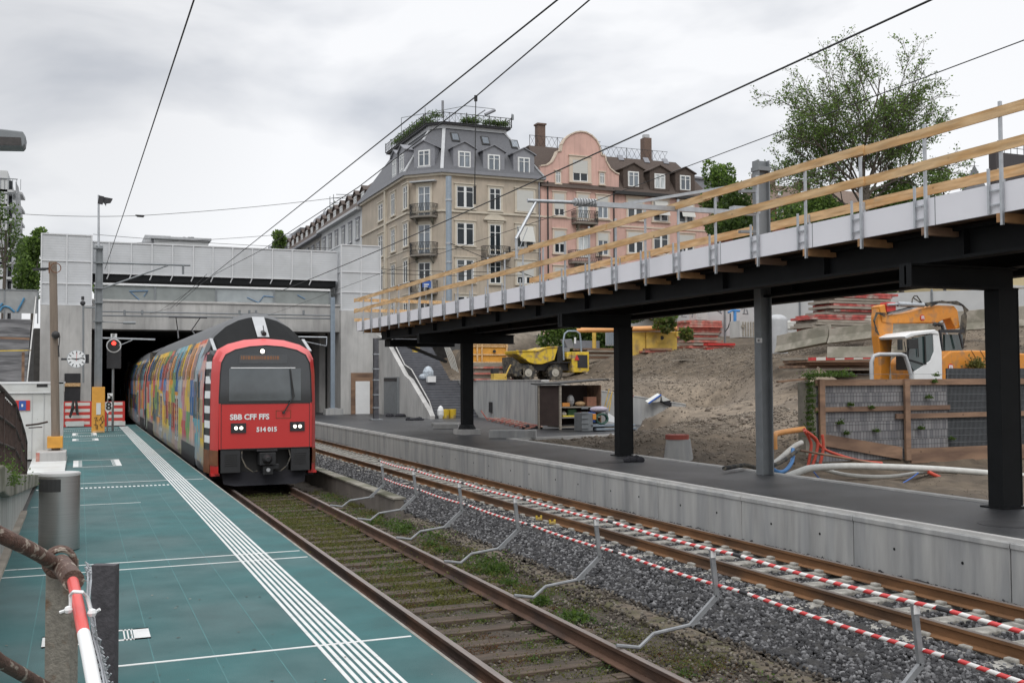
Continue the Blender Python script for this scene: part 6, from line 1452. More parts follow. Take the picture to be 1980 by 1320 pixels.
# timber-framed retaining wall with grey strips
YF = 23.45
t = thing('boarded_fence', 'mesh retaining fence with grey woven strips and a brown timber frame', 'fence', (22, YF, .4))
P = lambda px, py, y=YF: at(px, py, y=y)
zt0 = P(1700, 731).z
def topz(px): return P(px, 733).z
xs0, xs1, xs2 = P(1577, 800).x, P(1832, 800).x, 30.5
def botz(px): return P(px, 857+(px-1585)*.125 if px < 1750 else 884).z
strip = mat('woven_strip', (.135, .138, .15), .8, var=.0)
tt, bs_ = edit(strip); c_ = nd(tt, 'ShaderNodeTexCoord'); s_ = nd(tt, 'ShaderNodeSeparateXYZ'); tt.links.new(c_.outputs['Object'], s_.inputs[0])
br = nd(tt, 'ShaderNodeTexBrick'); br.inputs['Scale'].default_value = 1; br.inputs['Brick Width'].default_value = .11; br.inputs['Row Height'].default_value = .27; br.inputs['Mortar Size'].default_value = .006
br.inputs['Color1'].default_value = (.12, .12, .13, 1); br.inputs['Color2'].default_value = (.22, .215, .22, 1); br.inputs['Mortar'].default_value = (.03, .03, .03, 1)
tt.links.new(comb(tt, s_.outputs[0], s_.outputs[2]), br.inputs[0]); tt.links.new(br.outputs[0], bs_.inputs['Base Color'])
b = MB(); b.box(xs0, xs1, YF, YF+.05, .4, zt0-.1); b.build('strip_infill', strip, t)
b = MB(); b.box(xs1+.01, xs2, YF+.02, YF+.05, .3, zt0+.28); b.build('black_sheet', 'purple', t)
b = MB()
x = xs1+.02
while x < xs2: b.box(x, x+.008, YF-.005, YF+.012, .35, zt0+.27); x += .05
for z in np.arange(.4, 3.0, .2): b.box(xs0, xs2, YF-.012, YF-.004, z, z+.008)
b.build('wire_grid', 'steel_dull', t)
b = MB(); b.box(P(1555, 700).x, xs0+.0, YF-.02, YF+.3, .6, zt0-.1); b.build('end_panel', 'concrete_old', t)
for (x0, x1, z1, h) in ((xs0-.05, 31, zt0-.03, .17), (xs0-.05, P(1832, 700).x, P(1700, 785).z, .13), (P(1728, 700).x, 31, P(1850, 797).z, .14)):
    b = MB(); b.box(x0, x1, YF-.075, YF-.014, z1-h, z1); b.build('rail', 'timber_old', t)
b = MB(); b.prism([P(1590, 838, YF-.08), P(1745, 864, YF-.08), P(1745, 888, YF-.08), P(1590, 861, YF-.08)], (0, .06, 0)); b.build('base_board', 'timber_old', t)
b = MB(); b.box(P(1755, 700).x, 31, YF-.08, YF-.02, P(1800, 893).z, P(1800, 865).z); b.build('base_board', 'timber_old', t)
for px, x_ in ((1582, 0), (1746, 0)):
    b = MB(); x = P(px, 680).x; b.box(x-.09, x+.09, YF-.16, YF-.082, (.75 if px < 1600 else .35), zt0-.02); b.build('post', 'timber_old', t)
b = MB(); x = 29.2; b.box(x-.09, x+.09, YF-.16, YF-.082, .35, zt0-.02); b.build('post', 'timber_old', t)
b = MB(); b.bar(P(1503, 738), P(1560, 732), .1, .05); b.build('loose_board', 'timber_old', t)
cs = [(*P(1556+k*10, 729), .7) for k in range(9)]+[(*P(1562, 735+k*11), .55) for k in range(11)]+[(*P(px_, py_), .35) for px_, py_ in ((1620, 820), (1632, 840), (1680, 790), (1690, 835), (1790, 770), (1775, 830), (1640, 785), (1835, 850), (1800, 740), (1805, 728))]
V, Q_ = leaves(3600, cs, .12, .22, (.03, .08), 41); V[:, 1] -= .12
tag(npmesh('ivy', V, Q_, 'weed_green'), 'green ivy climbing over the left end of the timber-framed fence', 'ivy')
# hoses and pipes in the pit
def hose(nm, pts, r, m, lb, cat='pipe', group=None):
    b = MB(); 
    V_ = [Vector(p) for p in pts]; S_ = []
    for i in range(len(V_)-1):
        p0, p1, p2, p3 = V_[max(i-1, 0)], V_[i], V_[i+1], V_[min(i+2, len(V_)-1)]
        for k in range(5):
            q = k/5; S_.append(.5*((2*p1)+(p2-p0)*q+(2*p0-5*p1+4*p2-p3)*q*q+(3*p1-p0-3*p2+p3)*q**3))
    S_.append(V_[-1]); b.tube(S_, r, n=10); o = b.build(nm, m, org=V_[0], smooth=True); return tag(o, lb, cat, group)
y1 = 20.5
hose('white_pipe', [P(1500, 930, 20.5), P(1545, 912, 20.5), P(1575, 904, 20.6), P(1650, 901, 21), P(1760, 904, 21), P(1860, 910, 21), P(1990, 921, 21)], .085, 'plastic_white', 'thick white drain pipe bending along the foot of the fence')
hose('white_pipe', [P(1585, 905, 21.2), P(1640, 918, 21.2), P(1720, 921, 21.2), P(1800, 911, 21.2), P(1850, 913, 21.2)], .05, 'plastic_white', 'thinner grey-white hose sagging just below the thick white pipe')
hose('white_pipe', [P(1485, 905, 21), P(1510, 885, 22), P(1534, 864, 23), P(1550, 855, 23.2)], .07, 'plastic_white', 'white pipe rising steeply just right of the slim grey mast')
hose('orange_pipe', [P(1498, 868, 22.6), P(1498, 842, 22.6), P(1510, 836, 22.8), P(1554, 829, 23.3)], .075, 'orangepipe', 'orange elbow drain pipe between the slim grey mast and the fence end')
redm = mat('red_hose', (.50, .07, .04), .5, var=.15)
for k, (pts, lb) in enumerate((([(1554, 829), (1572, 845), (1590, 865), (1612, 876), (1660, 890), (1705, 895)], 'red hose running from the fence end down to the right'),
                     ([(1556, 832), (1568, 856), (1566, 880), (1562, 902)], 'red hose dropping straight down beside the fence end'),
                     ([(1560, 834), (1580, 852), (1578, 878), (1570, 902)], 'red hose looping down in front of the first timber post'),
                     ([(1590, 840), (1592, 866), (1586, 896)], 'short red hose hanging by the first timber post'))):
    hose('red_hose', [P(a, c, 22.6-.1*k) for a, c in pts], .04, redm, lb, 'hose')
hose('red_cable', [P(1795, 912, 20.9), P(1825, 925, 20.8), P(1860, 930, 20.8), P(1900, 926, 20.8), P(1930, 940, 20.8)], .05, redm, 'bundle of red cable lying in the pit left of the near black column', 'cable')
hose('blue_cable', [P(1700, 947, 20.3), P(1735, 938, 20.4), P(1760, 925, 20.6), P(1775, 914, 20.9)], .018, 'blue', 'thin blue cable curving up to the white pipe', 'cable')
hose('blue_cable', [P(1572, 909, 20.9), P(1580, 920, 20.7), P(1592, 931, 20.5)], .018, 'blue', 'short thin blue cable below the bend of the thick white pipe', 'cable')
hose('blue_hose', [P(1485, 900, 21), P(1505, 912, 20.6), P(1520, 908, 21), P(1532, 890, 21.6), P(1533, 868, 22)], .05, 'bluepipe', 'blue hose fitting curled beside the slim grey mast', 'hose')
hose('plank_bar', [P(1545, 870, 22), P(1700, 897, 21.5)], .03, 'timber_old', 'thin brown batten leaning along the foot of the fence', 'batten')
hose('black_hose', [P(1400, 905, 20), P(1440, 899, 20.5), P(1470, 905, 20.5), P(1510, 893, 21), P(1545, 868, 22)], .05, 'rubber', 'black hose curling on the soil behind the slim grey mast', 'hose')
# manhole cone
c = at(1312, 893, z=.35); t = thing('manhole_cone', 'grey concrete manhole cone with a red lid standing in the gravel', 'manhole cone', (c.x, c.y, .3))
b = MB(); b.cyl((c.x, c.y, .1), (c.x, c.y, 1.0), .46, .34, n=28); b.build('cone', 'concrete_new', t, smooth=True)
b = MB(); b.cyl((c.x-.05, c.y-.02, 1.0), (c.x-.05, c.y-.02, 1.13), .33, n=24); b.build('lid', mat('red_lid', (.30, .07, .05), .7), t)
# tool shed
YS = 40.2
t = thing('tool_shed', 'open dark wooden tool shed with shelves in front of the retaining wall', 'shed', (19.5, YS, .58))
P = lambda px, py, y=YS: at(px, py, y=y)
x0, x1, x2 = P(1058, 800).x, P(1083, 800).x, P(1163, 800).x; zt1 = P(1083, 745).z; z0 = .62
darkw = mat('dark_wood', (.045, .03, .027), .8, var=.2, vs=4)
b = MB(); b.prism([(x0, YS+.9, z0+.12), (x1, YS, z0+.12), (x1, YS, zt1), (x0, YS+.9, zt1)], (.03, .03, 0)); b.build('side_panel', darkw, t)
b = MB(); b.box(x1-.45+.0, x2, YS+1.3, YS+1.35, z0+.1, zt1); b.build('back_panel', darkw, t)
b = MB(); b.box(x2-.03, x2, YS, YS+1.3, z0+.1, zt1); b.build('side_panel', 'timber_old', t)
b = MB(); b.prism([(x0-.1, YS+.9, zt1+.02), (x1-.1, YS-.15, zt1+.05), (x2+.3, YS-.15, zt1+.22), (x2+.3, YS+1.5, zt1+.22), (x0-.1, YS+1.5, zt1+.05)], (0, 0, .05)); b.build('roof', 'iron', t)
b = MB(); b.box(x1-.04, x1+.05, YS-.05, YS+.04, .58, zt1); b.box(x0-.02, x0+.06, YS+.85, YS+.93, .58, zt1); b.build('post', 'plank', t)
for z, py in ((0, 786), (0, 806), (0, 824)):
    zz = P(1100, py).z; b = MB(); b.box(x1, x2-.03, YS+.02, YS+1.3, zz-.05, zz); b.build('shelf', 'plank', t)
g_ = random.Random(9); za, zb_ = P(1100, 786).z, P(1100, 806).z
labs = ['orange tool', 'grey bundle', 'tan sack', 'brown box', 'pale sack', 'green can', 'yellow tray', 'rust-red box']
mm_ = [mat('item_'+str(i), c, .7, var=.25, vs=8) for i, c in enumerate(((.5, .2, .04), (.25, .25, .25), (.38, .25, .13), (.22, .1, .06), (.42, .38, .32), (.08, .18, .1), (.62, .5, .05), (.35, .12, .08)))]
for i, (u, z, w, h) in enumerate(((.12, za, .35, .16), (.45, za, .32, .5), (.82, za, .5, .22), (1.3, za, .45, .4), (.1, zb_, .3, .25), (.5, zb_, .4, .32), (.15, zb_-.0, .75, .06), (1.0, zb_, .5, .2))):
    b = MB(); xx = x1+u+.05
    if i in (1, 2, 4): b.sphere((xx+w/2, YS+.35, z+h/2), 1, 12, (w/2, .2, h/2))
    else: b.box(xx, xx+w, YS+.12+(i % 3)*.12, YS+.5, z+(.0 if i != 6 else .001), z+h)
    tag(b.build(labs[i].replace(' ', '_').replace('-', '_'), mm_[i], org=(xx, YS+.3, z), bevel=.015 if i not in (1, 2, 4) else 0), labs[i]+' on the '+('upper' if z == za else 'middle')+' shelf of the tool shed', labs[i].split()[-1])
b = MB()
for a, c in (((1168, 790), (1178, 752)), ((1172, 792), (1184, 757)), ((1178, 794), (1183, 760))): b.cyl(P(*a, YS+.6), P(*c, YS+.9), .025, n=5)
tag(b.build('leaning_laths', 'yellow_old', org=P(1172, 790)), 'yellowish laths leaning on the wing wall beside the shed', 'laths')
t = thing('pallet_cart', 'loaded metal stillage with boxes, cables and a blue bin in front of the shed', 'stillage', (21, 38.5, .58))
P = lambda px, py, y=38.4: at(px, py, y=y)
b = MB(); b.box(P(1122, 700).x, P(1122, 700).x+.5, 38.3, 39, .6, P(1130, 798).z); 
for k in range(5): z = .7+k*.2; b.box(P(1121, 700).x, P(1134, 700).x, 38.26, 38.3, z, z+.08)
b.build('mesh_box', 'steel_dull', t)
b = MB(); b.box(P(1140, 700).x, P(1225, 700).x, 38.3, 39.4, P(1160, 824).z, P(1160, 821).z); b.box(P(1148, 700).x, P(1225, 700).x, 38.2, 39.4, P(1160, 831).z, P(1160, 827).z); b.build('steel_beams', 'bluesteel', t)
b = MB(); b.box(P(1166, 700).x, P(1225, 700).x, 38.25, 39.3, .58, .72); b.build('pallet', 'plank', t)
for ((ax, ay), (bx_, by), m_, nm, lb, cat, yy) in (((1134, 797), (1152, 816), 'blue', 'blue_bin', 'blue plastic bin on the stillage before the shed', 'bin', 38.6), ((1145, 800), (1153, 811), 'orange', 'orange_case', 'small orange case in front of the blue bin', 'case', 38.3), ((1153, 802), (1176, 817), mat('dark_green', (.03, .08, .06), .6), 'cable_coil', 'dark green coil of cable on the stillage', 'cable coil', 38.5)):
    p, q = P(ax, ay, yy), P(bx_, by, yy); b = MB()
    if nm == 'cable_coil':
        c = (p+q)/2
        for k in range(3): b.tube([c+Vector((.26*math.cos(w), k*.06, .2*math.sin(w))) for w in np.linspace(0, 6.28, 15)], .04, n=6)
    else: b.box(p.x, q.x, yy, yy+.35, q.z, p.z)
    tag(b.build(nm, m_, org=(p.x, yy, q.z), bevel=.01 if nm != 'cable_coil' else 0), lb, cat)
b = MB(); c = P(1158, 791, 38.7); b.sphere(c, 1, 14, (.42, .25, .13)); tag(b.build('sack', mat('lavender_sack', (.35, .32, .38), .8, var=.2), org=c), 'pale lavender sack lying on top of the blue bin', 'sack')
b = MB(); b.prism([P(1176, 798, 38.6), P(1192, 808, 38.6), P(1195, 818, 38.6), P(1176, 814, 38.6)], (0, .3, .05)); tag(b.build('white_cloth', 'white', org=P(1180, 810)), 'white cloth draped at the right of the stillage', 'cloth')
# membrane at wing-wall end
b = MB(); P = lambda px, py, y=42.2: at(px, py, y=y)
b.prism([P(1296, 774), P(1303, 780), P(1308, 800), P(1307, 822), P(1296, 822), P(1295, 785), P(1280, 776)], (0, .5, 0)); tag(b.build('black_membrane', 'purple', org=P(1300, 822)), 'black drainage membrane bulging over the end of the wing wall', 'membrane')
b = MB(); b.prism([P(1254, 779), P(1278, 764), P(1276, 776)], (0, .3, .1)); b.prism([P(1278, 763), P(1296, 773), P(1282, 777)], (0, .3, .05)); o = b.build('tarpaulin', 'offwhite', org=P(1278, 764)); tag(o, 'blue and white tarpaulin corner folded over the wing wall', 'tarpaulin')
b = MB(); b.bar(P(1254, 779.5), P(1278, 763), .1, .05); b.build('blue_edge', 'blue', o)
b = MB(); b.tube([P(1224, 765, 43), P(1243, 770, 43), P(1256, 776, 43)], .03, n=5); tag(b.build('red_rope', 'red', org=P(1240, 770)), 'thin red rope along the top of the wing wall', 'rope')
# small things on the wide pavement
def block(px0, px1, pyb, h, dep, m, nm, lb, cat, z=.58):
    a, c = at(px0, pyb, z=z), at(px1, pyb, z=z); d = (Vector((c.x-a.x, c.y-a.y, 0))); n_ = Vector((-d.y, d.x, 0)).normalized()*dep; b = MB(); b.prism([a, c, c+n_, a+n_], (0, 0, h)); return tag(b.build(nm, m, org=a, bevel=.01), lb, cat)
block(945, 1036, 847, .28, .5, 'concrete_new', 'concrete_beam', 'grey concrete beam lying on the asphalt right of the rear black column', 'concrete beam')
block(838, 885, 829, .22, .4, 'concrete', 'concrete_beam', 'short grey concrete beam lying left of the rear black column', 'concrete beam')
block(834, 895, 822, .12, .3, 'concrete', 'kerb_stone', 'flat grey kerb stone behind the short beam, left of the rear column', 'kerb stone')
b = MB(); a, c = at(943, 812, z=.6), at(1015, 829, z=.6)
for k in range(9): p = a.lerp(c, k/8); b.bar(p, p+Vector((.35, -.3, .12)), .06, .05)
for q in (0, .3, .6): b.bar(a+Vector((q, -q*.8, .12)), c+Vector((q, -q*.8, .1)), .06, .05)
b.bar(a, a+Vector((-.3, .2, .5)), .05, .05); tag(b.build('fence_panel', 'redfade', org=a), 'red barred panel lying flat on the asphalt before the retaining wall', 'panel')
for (px, py, w, lb) in ((1032, 828, .8, 'black tarpaulin heap beside the flat red panel'), (765, 805, .9, 'black cable heap on the asphalt in front of the grey cabinet'), (802, 812, .7, 'small black heap on the asphalt near the stair foot'), (1225, 892, .5, 'black plastic heap at the foot of the middle black column')):
    p = at(px, py, z=.58); b = MB(); g2 = random.Random(px)
    for k in range(9): b.sphere(p+Vector((g2.uniform(-.5, .5)*w, g2.uniform(-.3, .3)*w, .04)), 1, 8, (g2.uniform(.15, .35)*w, g2.uniform(.12, .25)*w, g2.uniform(.06, .15)))
    tag(b.build('black_heap', 'purple', org=p), lb, 'heap')
sy_ = 55.2
for (px, py, w, h, m_, nm, lb) in ((862, 790, .42, .5, 'yellow', 'yellow_bucket', 'yellow bucket at the stair foot, left of the other one'), (875, 790, .42, .5, 'yellow', 'yellow_bucket', 'yellow bucket at the stair foot, right of the other one'), (852, 795, .3, .5, 'white', 'white_bag', 'white plastic bag beside the yellow buckets at the stair foot')):
    p = at(px, py, y=sy_); b = MB()
    if 'bucket' in nm: b.cyl((p.x, sy_, .58), (p.x, sy_, .58+h), .18, .22, n=14)
    else: b.sphere((p.x, sy_, .9), 1, 10, (.2, .2, .4))
    tag(b.build(nm, m_, org=(p.x, sy_, .58)), lb, 'bucket' if 'bucket' in nm else 'bag')
p = at(804, 673, y=63.5); b = MB(); b.cyl(p+Vector((0, 0, -.3)), p+Vector((0, 0, .15)), .25, n=12); tag(b.build('yellow_bucket', 'yellow', org=p), 'yellow bucket high up on the dark stairs under the walkway end', 'bucket')
p = at(828, 722, y=59.5); b = MB(); b.sphere(p, 1, 10, (.35, .3, .45)); b.sphere(p+Vector((-.3, 0, -.2)), 1, 10, (.3, .3, .2)); tag(b.build('plastic_sheet', mat('clear_sheet', (.40, .45, .50), .25, var=.4, vs=6), org=p), 'crumpled clear plastic sheet halfway up the dark stairs', 'plastic sheet')
p = at(835, 732, y=58.5); b = MB(); b.box(p.x-.25, p.x+.25, 58.5, 58.8, p.z-.2, p.z+.15); tag(b.build('white_box', 'white', org=p), 'small white box on the dark stairs below the plastic sheet', 'box')
b = MB()
for k in range(5): b.tube([at(858+k*2, 665, y=60), at(866+k*3, 690, y=60), at(874+k*3, 712+k*2, y=60)], .03, n=5)
tag(b.build('cable_bundle', 'plastic_white', org=at(866, 690, y=60)), 'loose white and grey cables hanging at the right side of the stairs', 'cables')
b = MB(); b.box(at(720, 700, y=62).x, at(727, 700, y=62).x, 62, 62.3, .58, 5.4)
for z in (1.2, 2.0, 2.9, 3.6, 4.4): b.box(at(718.5, 1, y=62).x, at(728.5, 1, y=62).x, 61.95, 62.33, z, z+.06)
p = at(728, 811, z=.58); b = MB(); b.box(p.x-.13, p.x+.13, p.y, p.y+.25, .6, 5.0); t = thing('wrapped_post', 'dark foil-wrapped post standing in front of the white door', 'post', (p.x, p.y, .58)); b.build('post', mat('foil', (.10, .10, .11), .35, .4, var=.4, vs=5), t)
b = MB()
for z in (1.2, 1.9, 2.7, 3.3, 4.1): b.box(p.x-.17, p.x+.17, p.y-.02, p.y+.27, z, z+.06)
b.box(p.x-.3, p.x+.3, p.y-.2, p.y+.4, .575, .62); b.build('strap', 'steel', t, split=True)
# ================================================================ DUMPER
YU = 53.5
P = lambda px, py, y=YU: at(px, py, y=y)
t = thing('site_dumper', 'yellow wheeled site dumper with roll bar standing above the retaining wall', 'dumper', (P(1055, 735).x, YU, 2.66))
for i, px in enumerate((1022, 1074)):
    for k, yy in enumerate((YU, YU+1.6)):
        c = P(px, 720, YU); r = c.z-2.66+.0; c = Vector((c.x+(k*.12), yy, 2.66+.43)); b = MB(); b.cyl(c, c+Vector((0, .35, 0)), .44, n=20)
        for q in range(16):
            a = q*math.pi/8; d = Vector((math.cos(a), 0, math.sin(a))); b.bar(c+d*.445+Vector((0, .0, 0)), c+d*.445+Vector((0, .35, 0)), .07, .05)
        w_ = b.build('wheel', 'rubber', t)
        b = MB(); b.cyl(c-Vector((0, .012, 0)), c, .22, n=16); b.cyl(c-Vector((0, .05, 0)), c-Vector((0, .012, 0)), .1, n=10); b.build('rim', mat('dusty_rim', (.40, .38, .33), .7, var=.15), w_)
b = MB(); b.box(P(1010, 700).x, P(1105, 700).x, YU+.4, YU+1.5, P(1010, 716).z, P(1010, 702).z); b.box(P(1062, 700).x, P(1106, 700).x, YU+.1, YU+1.9, P(1010, 701).z, P(1010, 699).z); b.build('chassis', 'darkmetal', t)
sk_ = [P(998, 678), P(1000, 684), P(1024, 701), P(1036, 704), P(1048, 704), P(1072, 696), P(1079, 672), P(1078, 670), P(1055, 671), P(1040, 676)]
b = MB(); b.prism(sk_, (0, 1.8, 0)); b.build('skip', 'yellow', t, bevel=.03)
b = MB(); b.bar(P(998, 678, YU-.03), P(1040, 678, YU-.03), .06, .06); b.bar(P(1040, 678, YU-.03), P(1058, 671, YU-.03), .06, .06); b.bar(P(1058, 671, YU-.03), P(1079, 670, YU-.03), .06, .07); b.build('skip_rim', 'yellow', t)
b = MB(); b.prism([P(990, 690), P(1010, 706), P(1012, 725), P(998, 728), P(992, 722)], (0, 1.5, 0)); b.build('tipping_plate', 'rubber', t)
b = MB(); b.box(P(1105, 700).x, P(1138, 700).x, YU-.1, YU+1.6, P(1105, 720).z, P(1105, 680).z); b.prism([P(1096, 681, YU), P(1106, 680, YU), P(1106, 694, YU), P(1096, 694, YU)], (0, 1.5, 0)); hd = b.build('engine_cover', 'yellow', t, bevel=.04)
b = MB(); b.box(P(1115, 700).x, P(1134, 700).x, YU-.125, YU-.09, P(1115, 711).z, P(1115, 686).z); b.build('grille', 'darkmetal', hd)
b = MB(); b.prism([P(1111, 696, YU-.16), P(1120, 696, YU-.16), P(1115.5, 685, YU-.16)], (0, .02, 0)); b.build('warning_triangle', 'red', hd)
b = MB(); b.tube([P(1090, 696), P(1089, 660), P(1092, 645), P(1098, 640), P(1114, 640), P(1121, 645), P(1123, 660), P(1124, 680)], .05, n=8); b.build('roll_bar', 'bluesteel', t, smooth=True)
b = MB(); b.box(P(1091, 700).x, P(1108, 700).x, YU+.4, YU+1.0, P(1091, 680).z, P(1091, 672).z); b.prism([P(1090, 656, YU+.4), P(1106, 655, YU+.4), P(1111, 673, YU+.4), P(1098, 675, YU+.4)], (0, .5, 0)); b.build('seat', 'zinc', t, bevel=.03)
b = MB(); b.cyl(P(1112, 664), P(1112, 652), .06, n=8); b.build('beacon', 'white', t)
b = MB(); b.box(P(1082, 700).x, P(1092, 700).x, YU+.3, YU+1.3, P(1082, 699).z, P(1082, 668).z); b.build('console', 'iron', t)
# compactor beside the pallets
YC = 53
P = lambda px, py, y=YC: at(px, py, y=y)
t = thing('plate_compactor', 'small yellow plate compactor parked by the stacked boards', 'compactor', (P(968, 735).x, YC, 2.66))
b = MB(); b.box(P(955, 700).x, P(980, 700).x, YC, YC+.5, 2.68, P(955, 722).z); b.build('plate', 'yellow_old', t, bevel=.02); b = MB(); b.box(P(955, 700).x, P(966, 700).x, YC+.1, YC+.5, P(955, 722).z, P(955, 712).z); b.build('engine', 'darkmetal', t); b = MB(); b.tube([P(977, 728), P(984, 712), P(988, 705)], .04, n=6); b.build('handle', 'yellow_old', t)
# orange formwork stack and boards left
P = lambda px, py, y=56.5: at(px, py, y=y)
t = thing('formwork_stack', 'stack of orange-faced formwork panels behind the rear black column', 'formwork stack', (P(945, 735).x, 56.5, 2.66))
b = MB(); b.box(P(910, 700).x, P(981, 700).x, 56.5, 58, P(910, 702).z, P(910, 665).z); b.build('panels', 'orange_wood', t)
b = MB()
for py in (665, 669, 685, 700): z = P(909, py).z; b.box(P(909, 700).x, P(982, 700).x, 56.43, 56.5, z-.05, z+.03)
for px in (922, 931, 979): b.box(P(px, 680).x-.04, P(px, 680).x+.04, 56.4, 56.47, P(909, 702).z, P(909, 664).z)
b.build('clamp', 'timber', t)
b = MB(); b.cyl(P(956, 679, 56.42), P(956, 679, 56.36), .1, n=8); b.build('hook', 'iron', t)
t = thing('board_stack', 'low stack of weathered grey boards under the orange formwork panels', 'board stack', (P(945, 735, 56).x, 56, 2.66))
for k in range(9): z0 = 2.67+k*.115; b = MB(); b.box(P(910+random.uniform(-3, 2), 700).x, P(982+random.uniform(-4, 4), 700).x, 56-random.uniform(0, .2), 58, z0, z0+.1); b.build('board', 'plank' if k % 3 else 'redfade', t)
# earth mound, planks, hedge, corrugated sheet
P = lambda px, py, y=60: at(px, py, y=y)
b = MB(); c = P(1030, 690, 66)
g_ = np.random.default_rng(2); b.sphere((c.x-1.5, 67, 3.2), 1, 24, (4.0, 2.4, 3.0)); o = b.build('earth_mound', 'soil', org=(c.x, 66, 3), smooth=True); struct(o)
def stack(nm, lb, px0, px1, pyb, pyt, y, m1, m2, n=None, dep=1.6, cat='panel stack', jit=5, seed=1):
    g2 = random.Random(seed); a, c = at(px0, pyb, y=y), at(px1, pyb, y=y); top_ = at(px0, pyt, y=y).z; zg = a.z; n = n or max(3, int((top_-zg)/.13)); h = (top_-zg)/n
    t = thing(nm, lb, cat, ((a.x+c.x)/2, y, zg)); s = (c.x-a.x)/(px1-px0)
    for k in range(n):
        j0, j1 = g2.uniform(-jit, jit)*s, g2.uniform(-jit, jit)*s; b = MB(); yy = y+g2.uniform(0, .25)
        b.box(a.x+j0, c.x+j1, yy, yy+dep, zg+k*h, zg+(k+.86)*h)
        b.build('panel', m1 if g2.random() < .62 else m2, t)
    return t
stack('formwork_stack', 'low stack of red formwork frames in front of the yellow skip', 1257, 1307, 690, 672, 52, 'redfade', 'timber_old', 4)
stack('formwork_stack', 'neat stack of red frames right of the yellow skip, at the slope edge', 1371, 1425, 683, 662, 52, 'redfade', 'red', 4, jit=1)
stack('formwork_stack', 'messy stack of pinkish panels between the yellow skip and the neat red stack', 1341, 1370, 683, 662, 52.5, 'redfade', 'plank', 4)
stack('formwork_stack', 'tall pile of faded red panels topped by a grey crate', 1336, 1398, 661, 618, 54, 'redfade', 'plank', 9)
stack('board_stack', 'flat pile of brown boards right of the yellow dumper', 1136, 1196, 692, 672, 57, 'timber_old', 'plank', 5, cat='board stack')
stack('formwork_stack', 'large weathered red and grey panel pile below the dark trees, upper part', 1612, 1735, 612, 563, 40.8, mat('pile_red', (.36, .07, .06), .8, var=.5, vs=3, col2=(.35, .32, .28), c2s=1.2), 'plank', 9, jit=9, seed=4)
stack('formwork_stack', 'red and grey crate pile left of the excavator boom above the barriers', 1582, 1690, 638, 606, 38.5, MATS['pile_red'], 'plank', 6, jit=8, seed=6)
stack('board_stack', 'long boards with a red and white edge lying behind the ivy', 1568, 1700, 716, 690, 33, 'timber_old', 'plank', 5, jit=6, seed=8, cat='board stack')
t = thing('striped_board', 'red and white striped board lying on the long boards behind the ivy', 'board', (23, 32.8, 2.8))
sb_ = mat('striped_board', (.50, .05, .05), .5); stripemat(sb_, 0, .9)
b = MB(); a, c = at(1566, 694, y=32.7), at(1700, 690, y=32.7); b.bar(a, c, .2, .12); b.build('board', sb_, t)
a, c = at(1350, 618, y=54), at(1372, 603, y=54); b = MB(); b.box(a.x, c.x, 54.2, 55, a.z, c.z); b.box(a.x+.1, a.x+.35, 54.18, 54.2, a.z+.12, c.z-.12); tag(b.build('grey_crate', 'concrete', org=a, bevel=.02), 'grey crate on top of the tall red panel pile', 'crate')
# yellow skip with orange pipes
YY = 53
P = lambda px, py, y=YY: at(px, py, y=y)
t = thing('yellow_skip', 'rusty yellow steel trench box in the middle of the yard', 'trench box', (P(1280, 685).x, YY, P(1280, 685).z))
b = MB(); b.prism([P(1222, 688), P(1248, 688), P(1248, 641), P(1222, 642)], (0, .15, 0)); b.box(P(1249, 700).x, P(1308, 700).x, YY-.1, YY+2, P(1249, 684).z, P(1249, 641).z); b.build('box', 'yellow_old', t, bevel=.02)
b = MB(); b.cyl(P(1280, 653, YY-.11), P(1280, 653, YY-.14), .12, n=14); b.build('hole', 'iron', t)
b = MB(); b.box(P(1268, 700).x, P(1290, 700).x, YY-.14, YY-.1, P(1268, 663).z, P(1268, 659).z); b.box(P(1305, 700).x, P(1312, 700).x, YY-.2, YY+2, P(1268, 650).z, P(1268, 640).z); b.build('lug', 'yellow_old', t)
for k in range(7):
    px = 1262+k*7.8; py = 635-(k % 2)*1.5; p = P(px, py, YY-.4); q = Vector((p.x-4.3, p.y+1.2, p.z-.12)); b = MB(); b.cyl(p, q, .12, n=14, caps=False); b.cyl(p, q, .10, n=14, caps=False); b.cyl(p+Vector((-.3, .08, 0)), p+Vector((-.32, .09, 0)), .1, n=14)
    tag(b.build('orange_drain_pipe', 'orangepipe', org=p), f'orange plastic drain pipe on the yellow box, {["first","second","third","fourth","fifth","sixth","seventh"][k]} open end from the left', 'pipe', 'orange pipes on the yellow box')
# hoarding with graffiti
t = thing('site_hoarding', 'long white mesh hoarding with grey graffiti along the top of the yard', 'hoarding', (40, 60, 5))
hp = [(1213, 592, 650, 68), (1300, 590, 652, 66), (1400, 583, 650, 64), (1470, 577, 646, 62.5), (1545, 575, 642, 61), (1620, 570, 640, 59.5), (1700, 568, 640, 58), (1800, 563, 640, 56.5), (1910, 560, 640, 55), (2020, 557, 640, 54)]
hm = mat('white_hoarding', (.46, .47, .47), .6, var=.06, vs=2)
for (a, c) in zip(hp[:-1], hp[1:]):
    A0, A1, B0, B1 = at(a[0], a[1], Z=a[3]), at(a[0], a[2], Z=a[3]), at(c[0], c[1], Z=c[3]), at(c[0], c[2], Z=c[3])
    b = MB(); b.prism([A1, B1, B0, A0], (0, .05, 0)); b.build('panel', hm, t)
    b = MB(); b.bar((A0.x, A0.y-.05, A1.z-.5), (A0.x, A0.y-.05, A0.z+.1), .08, .08); b.build('post', 'steel_dull', t)
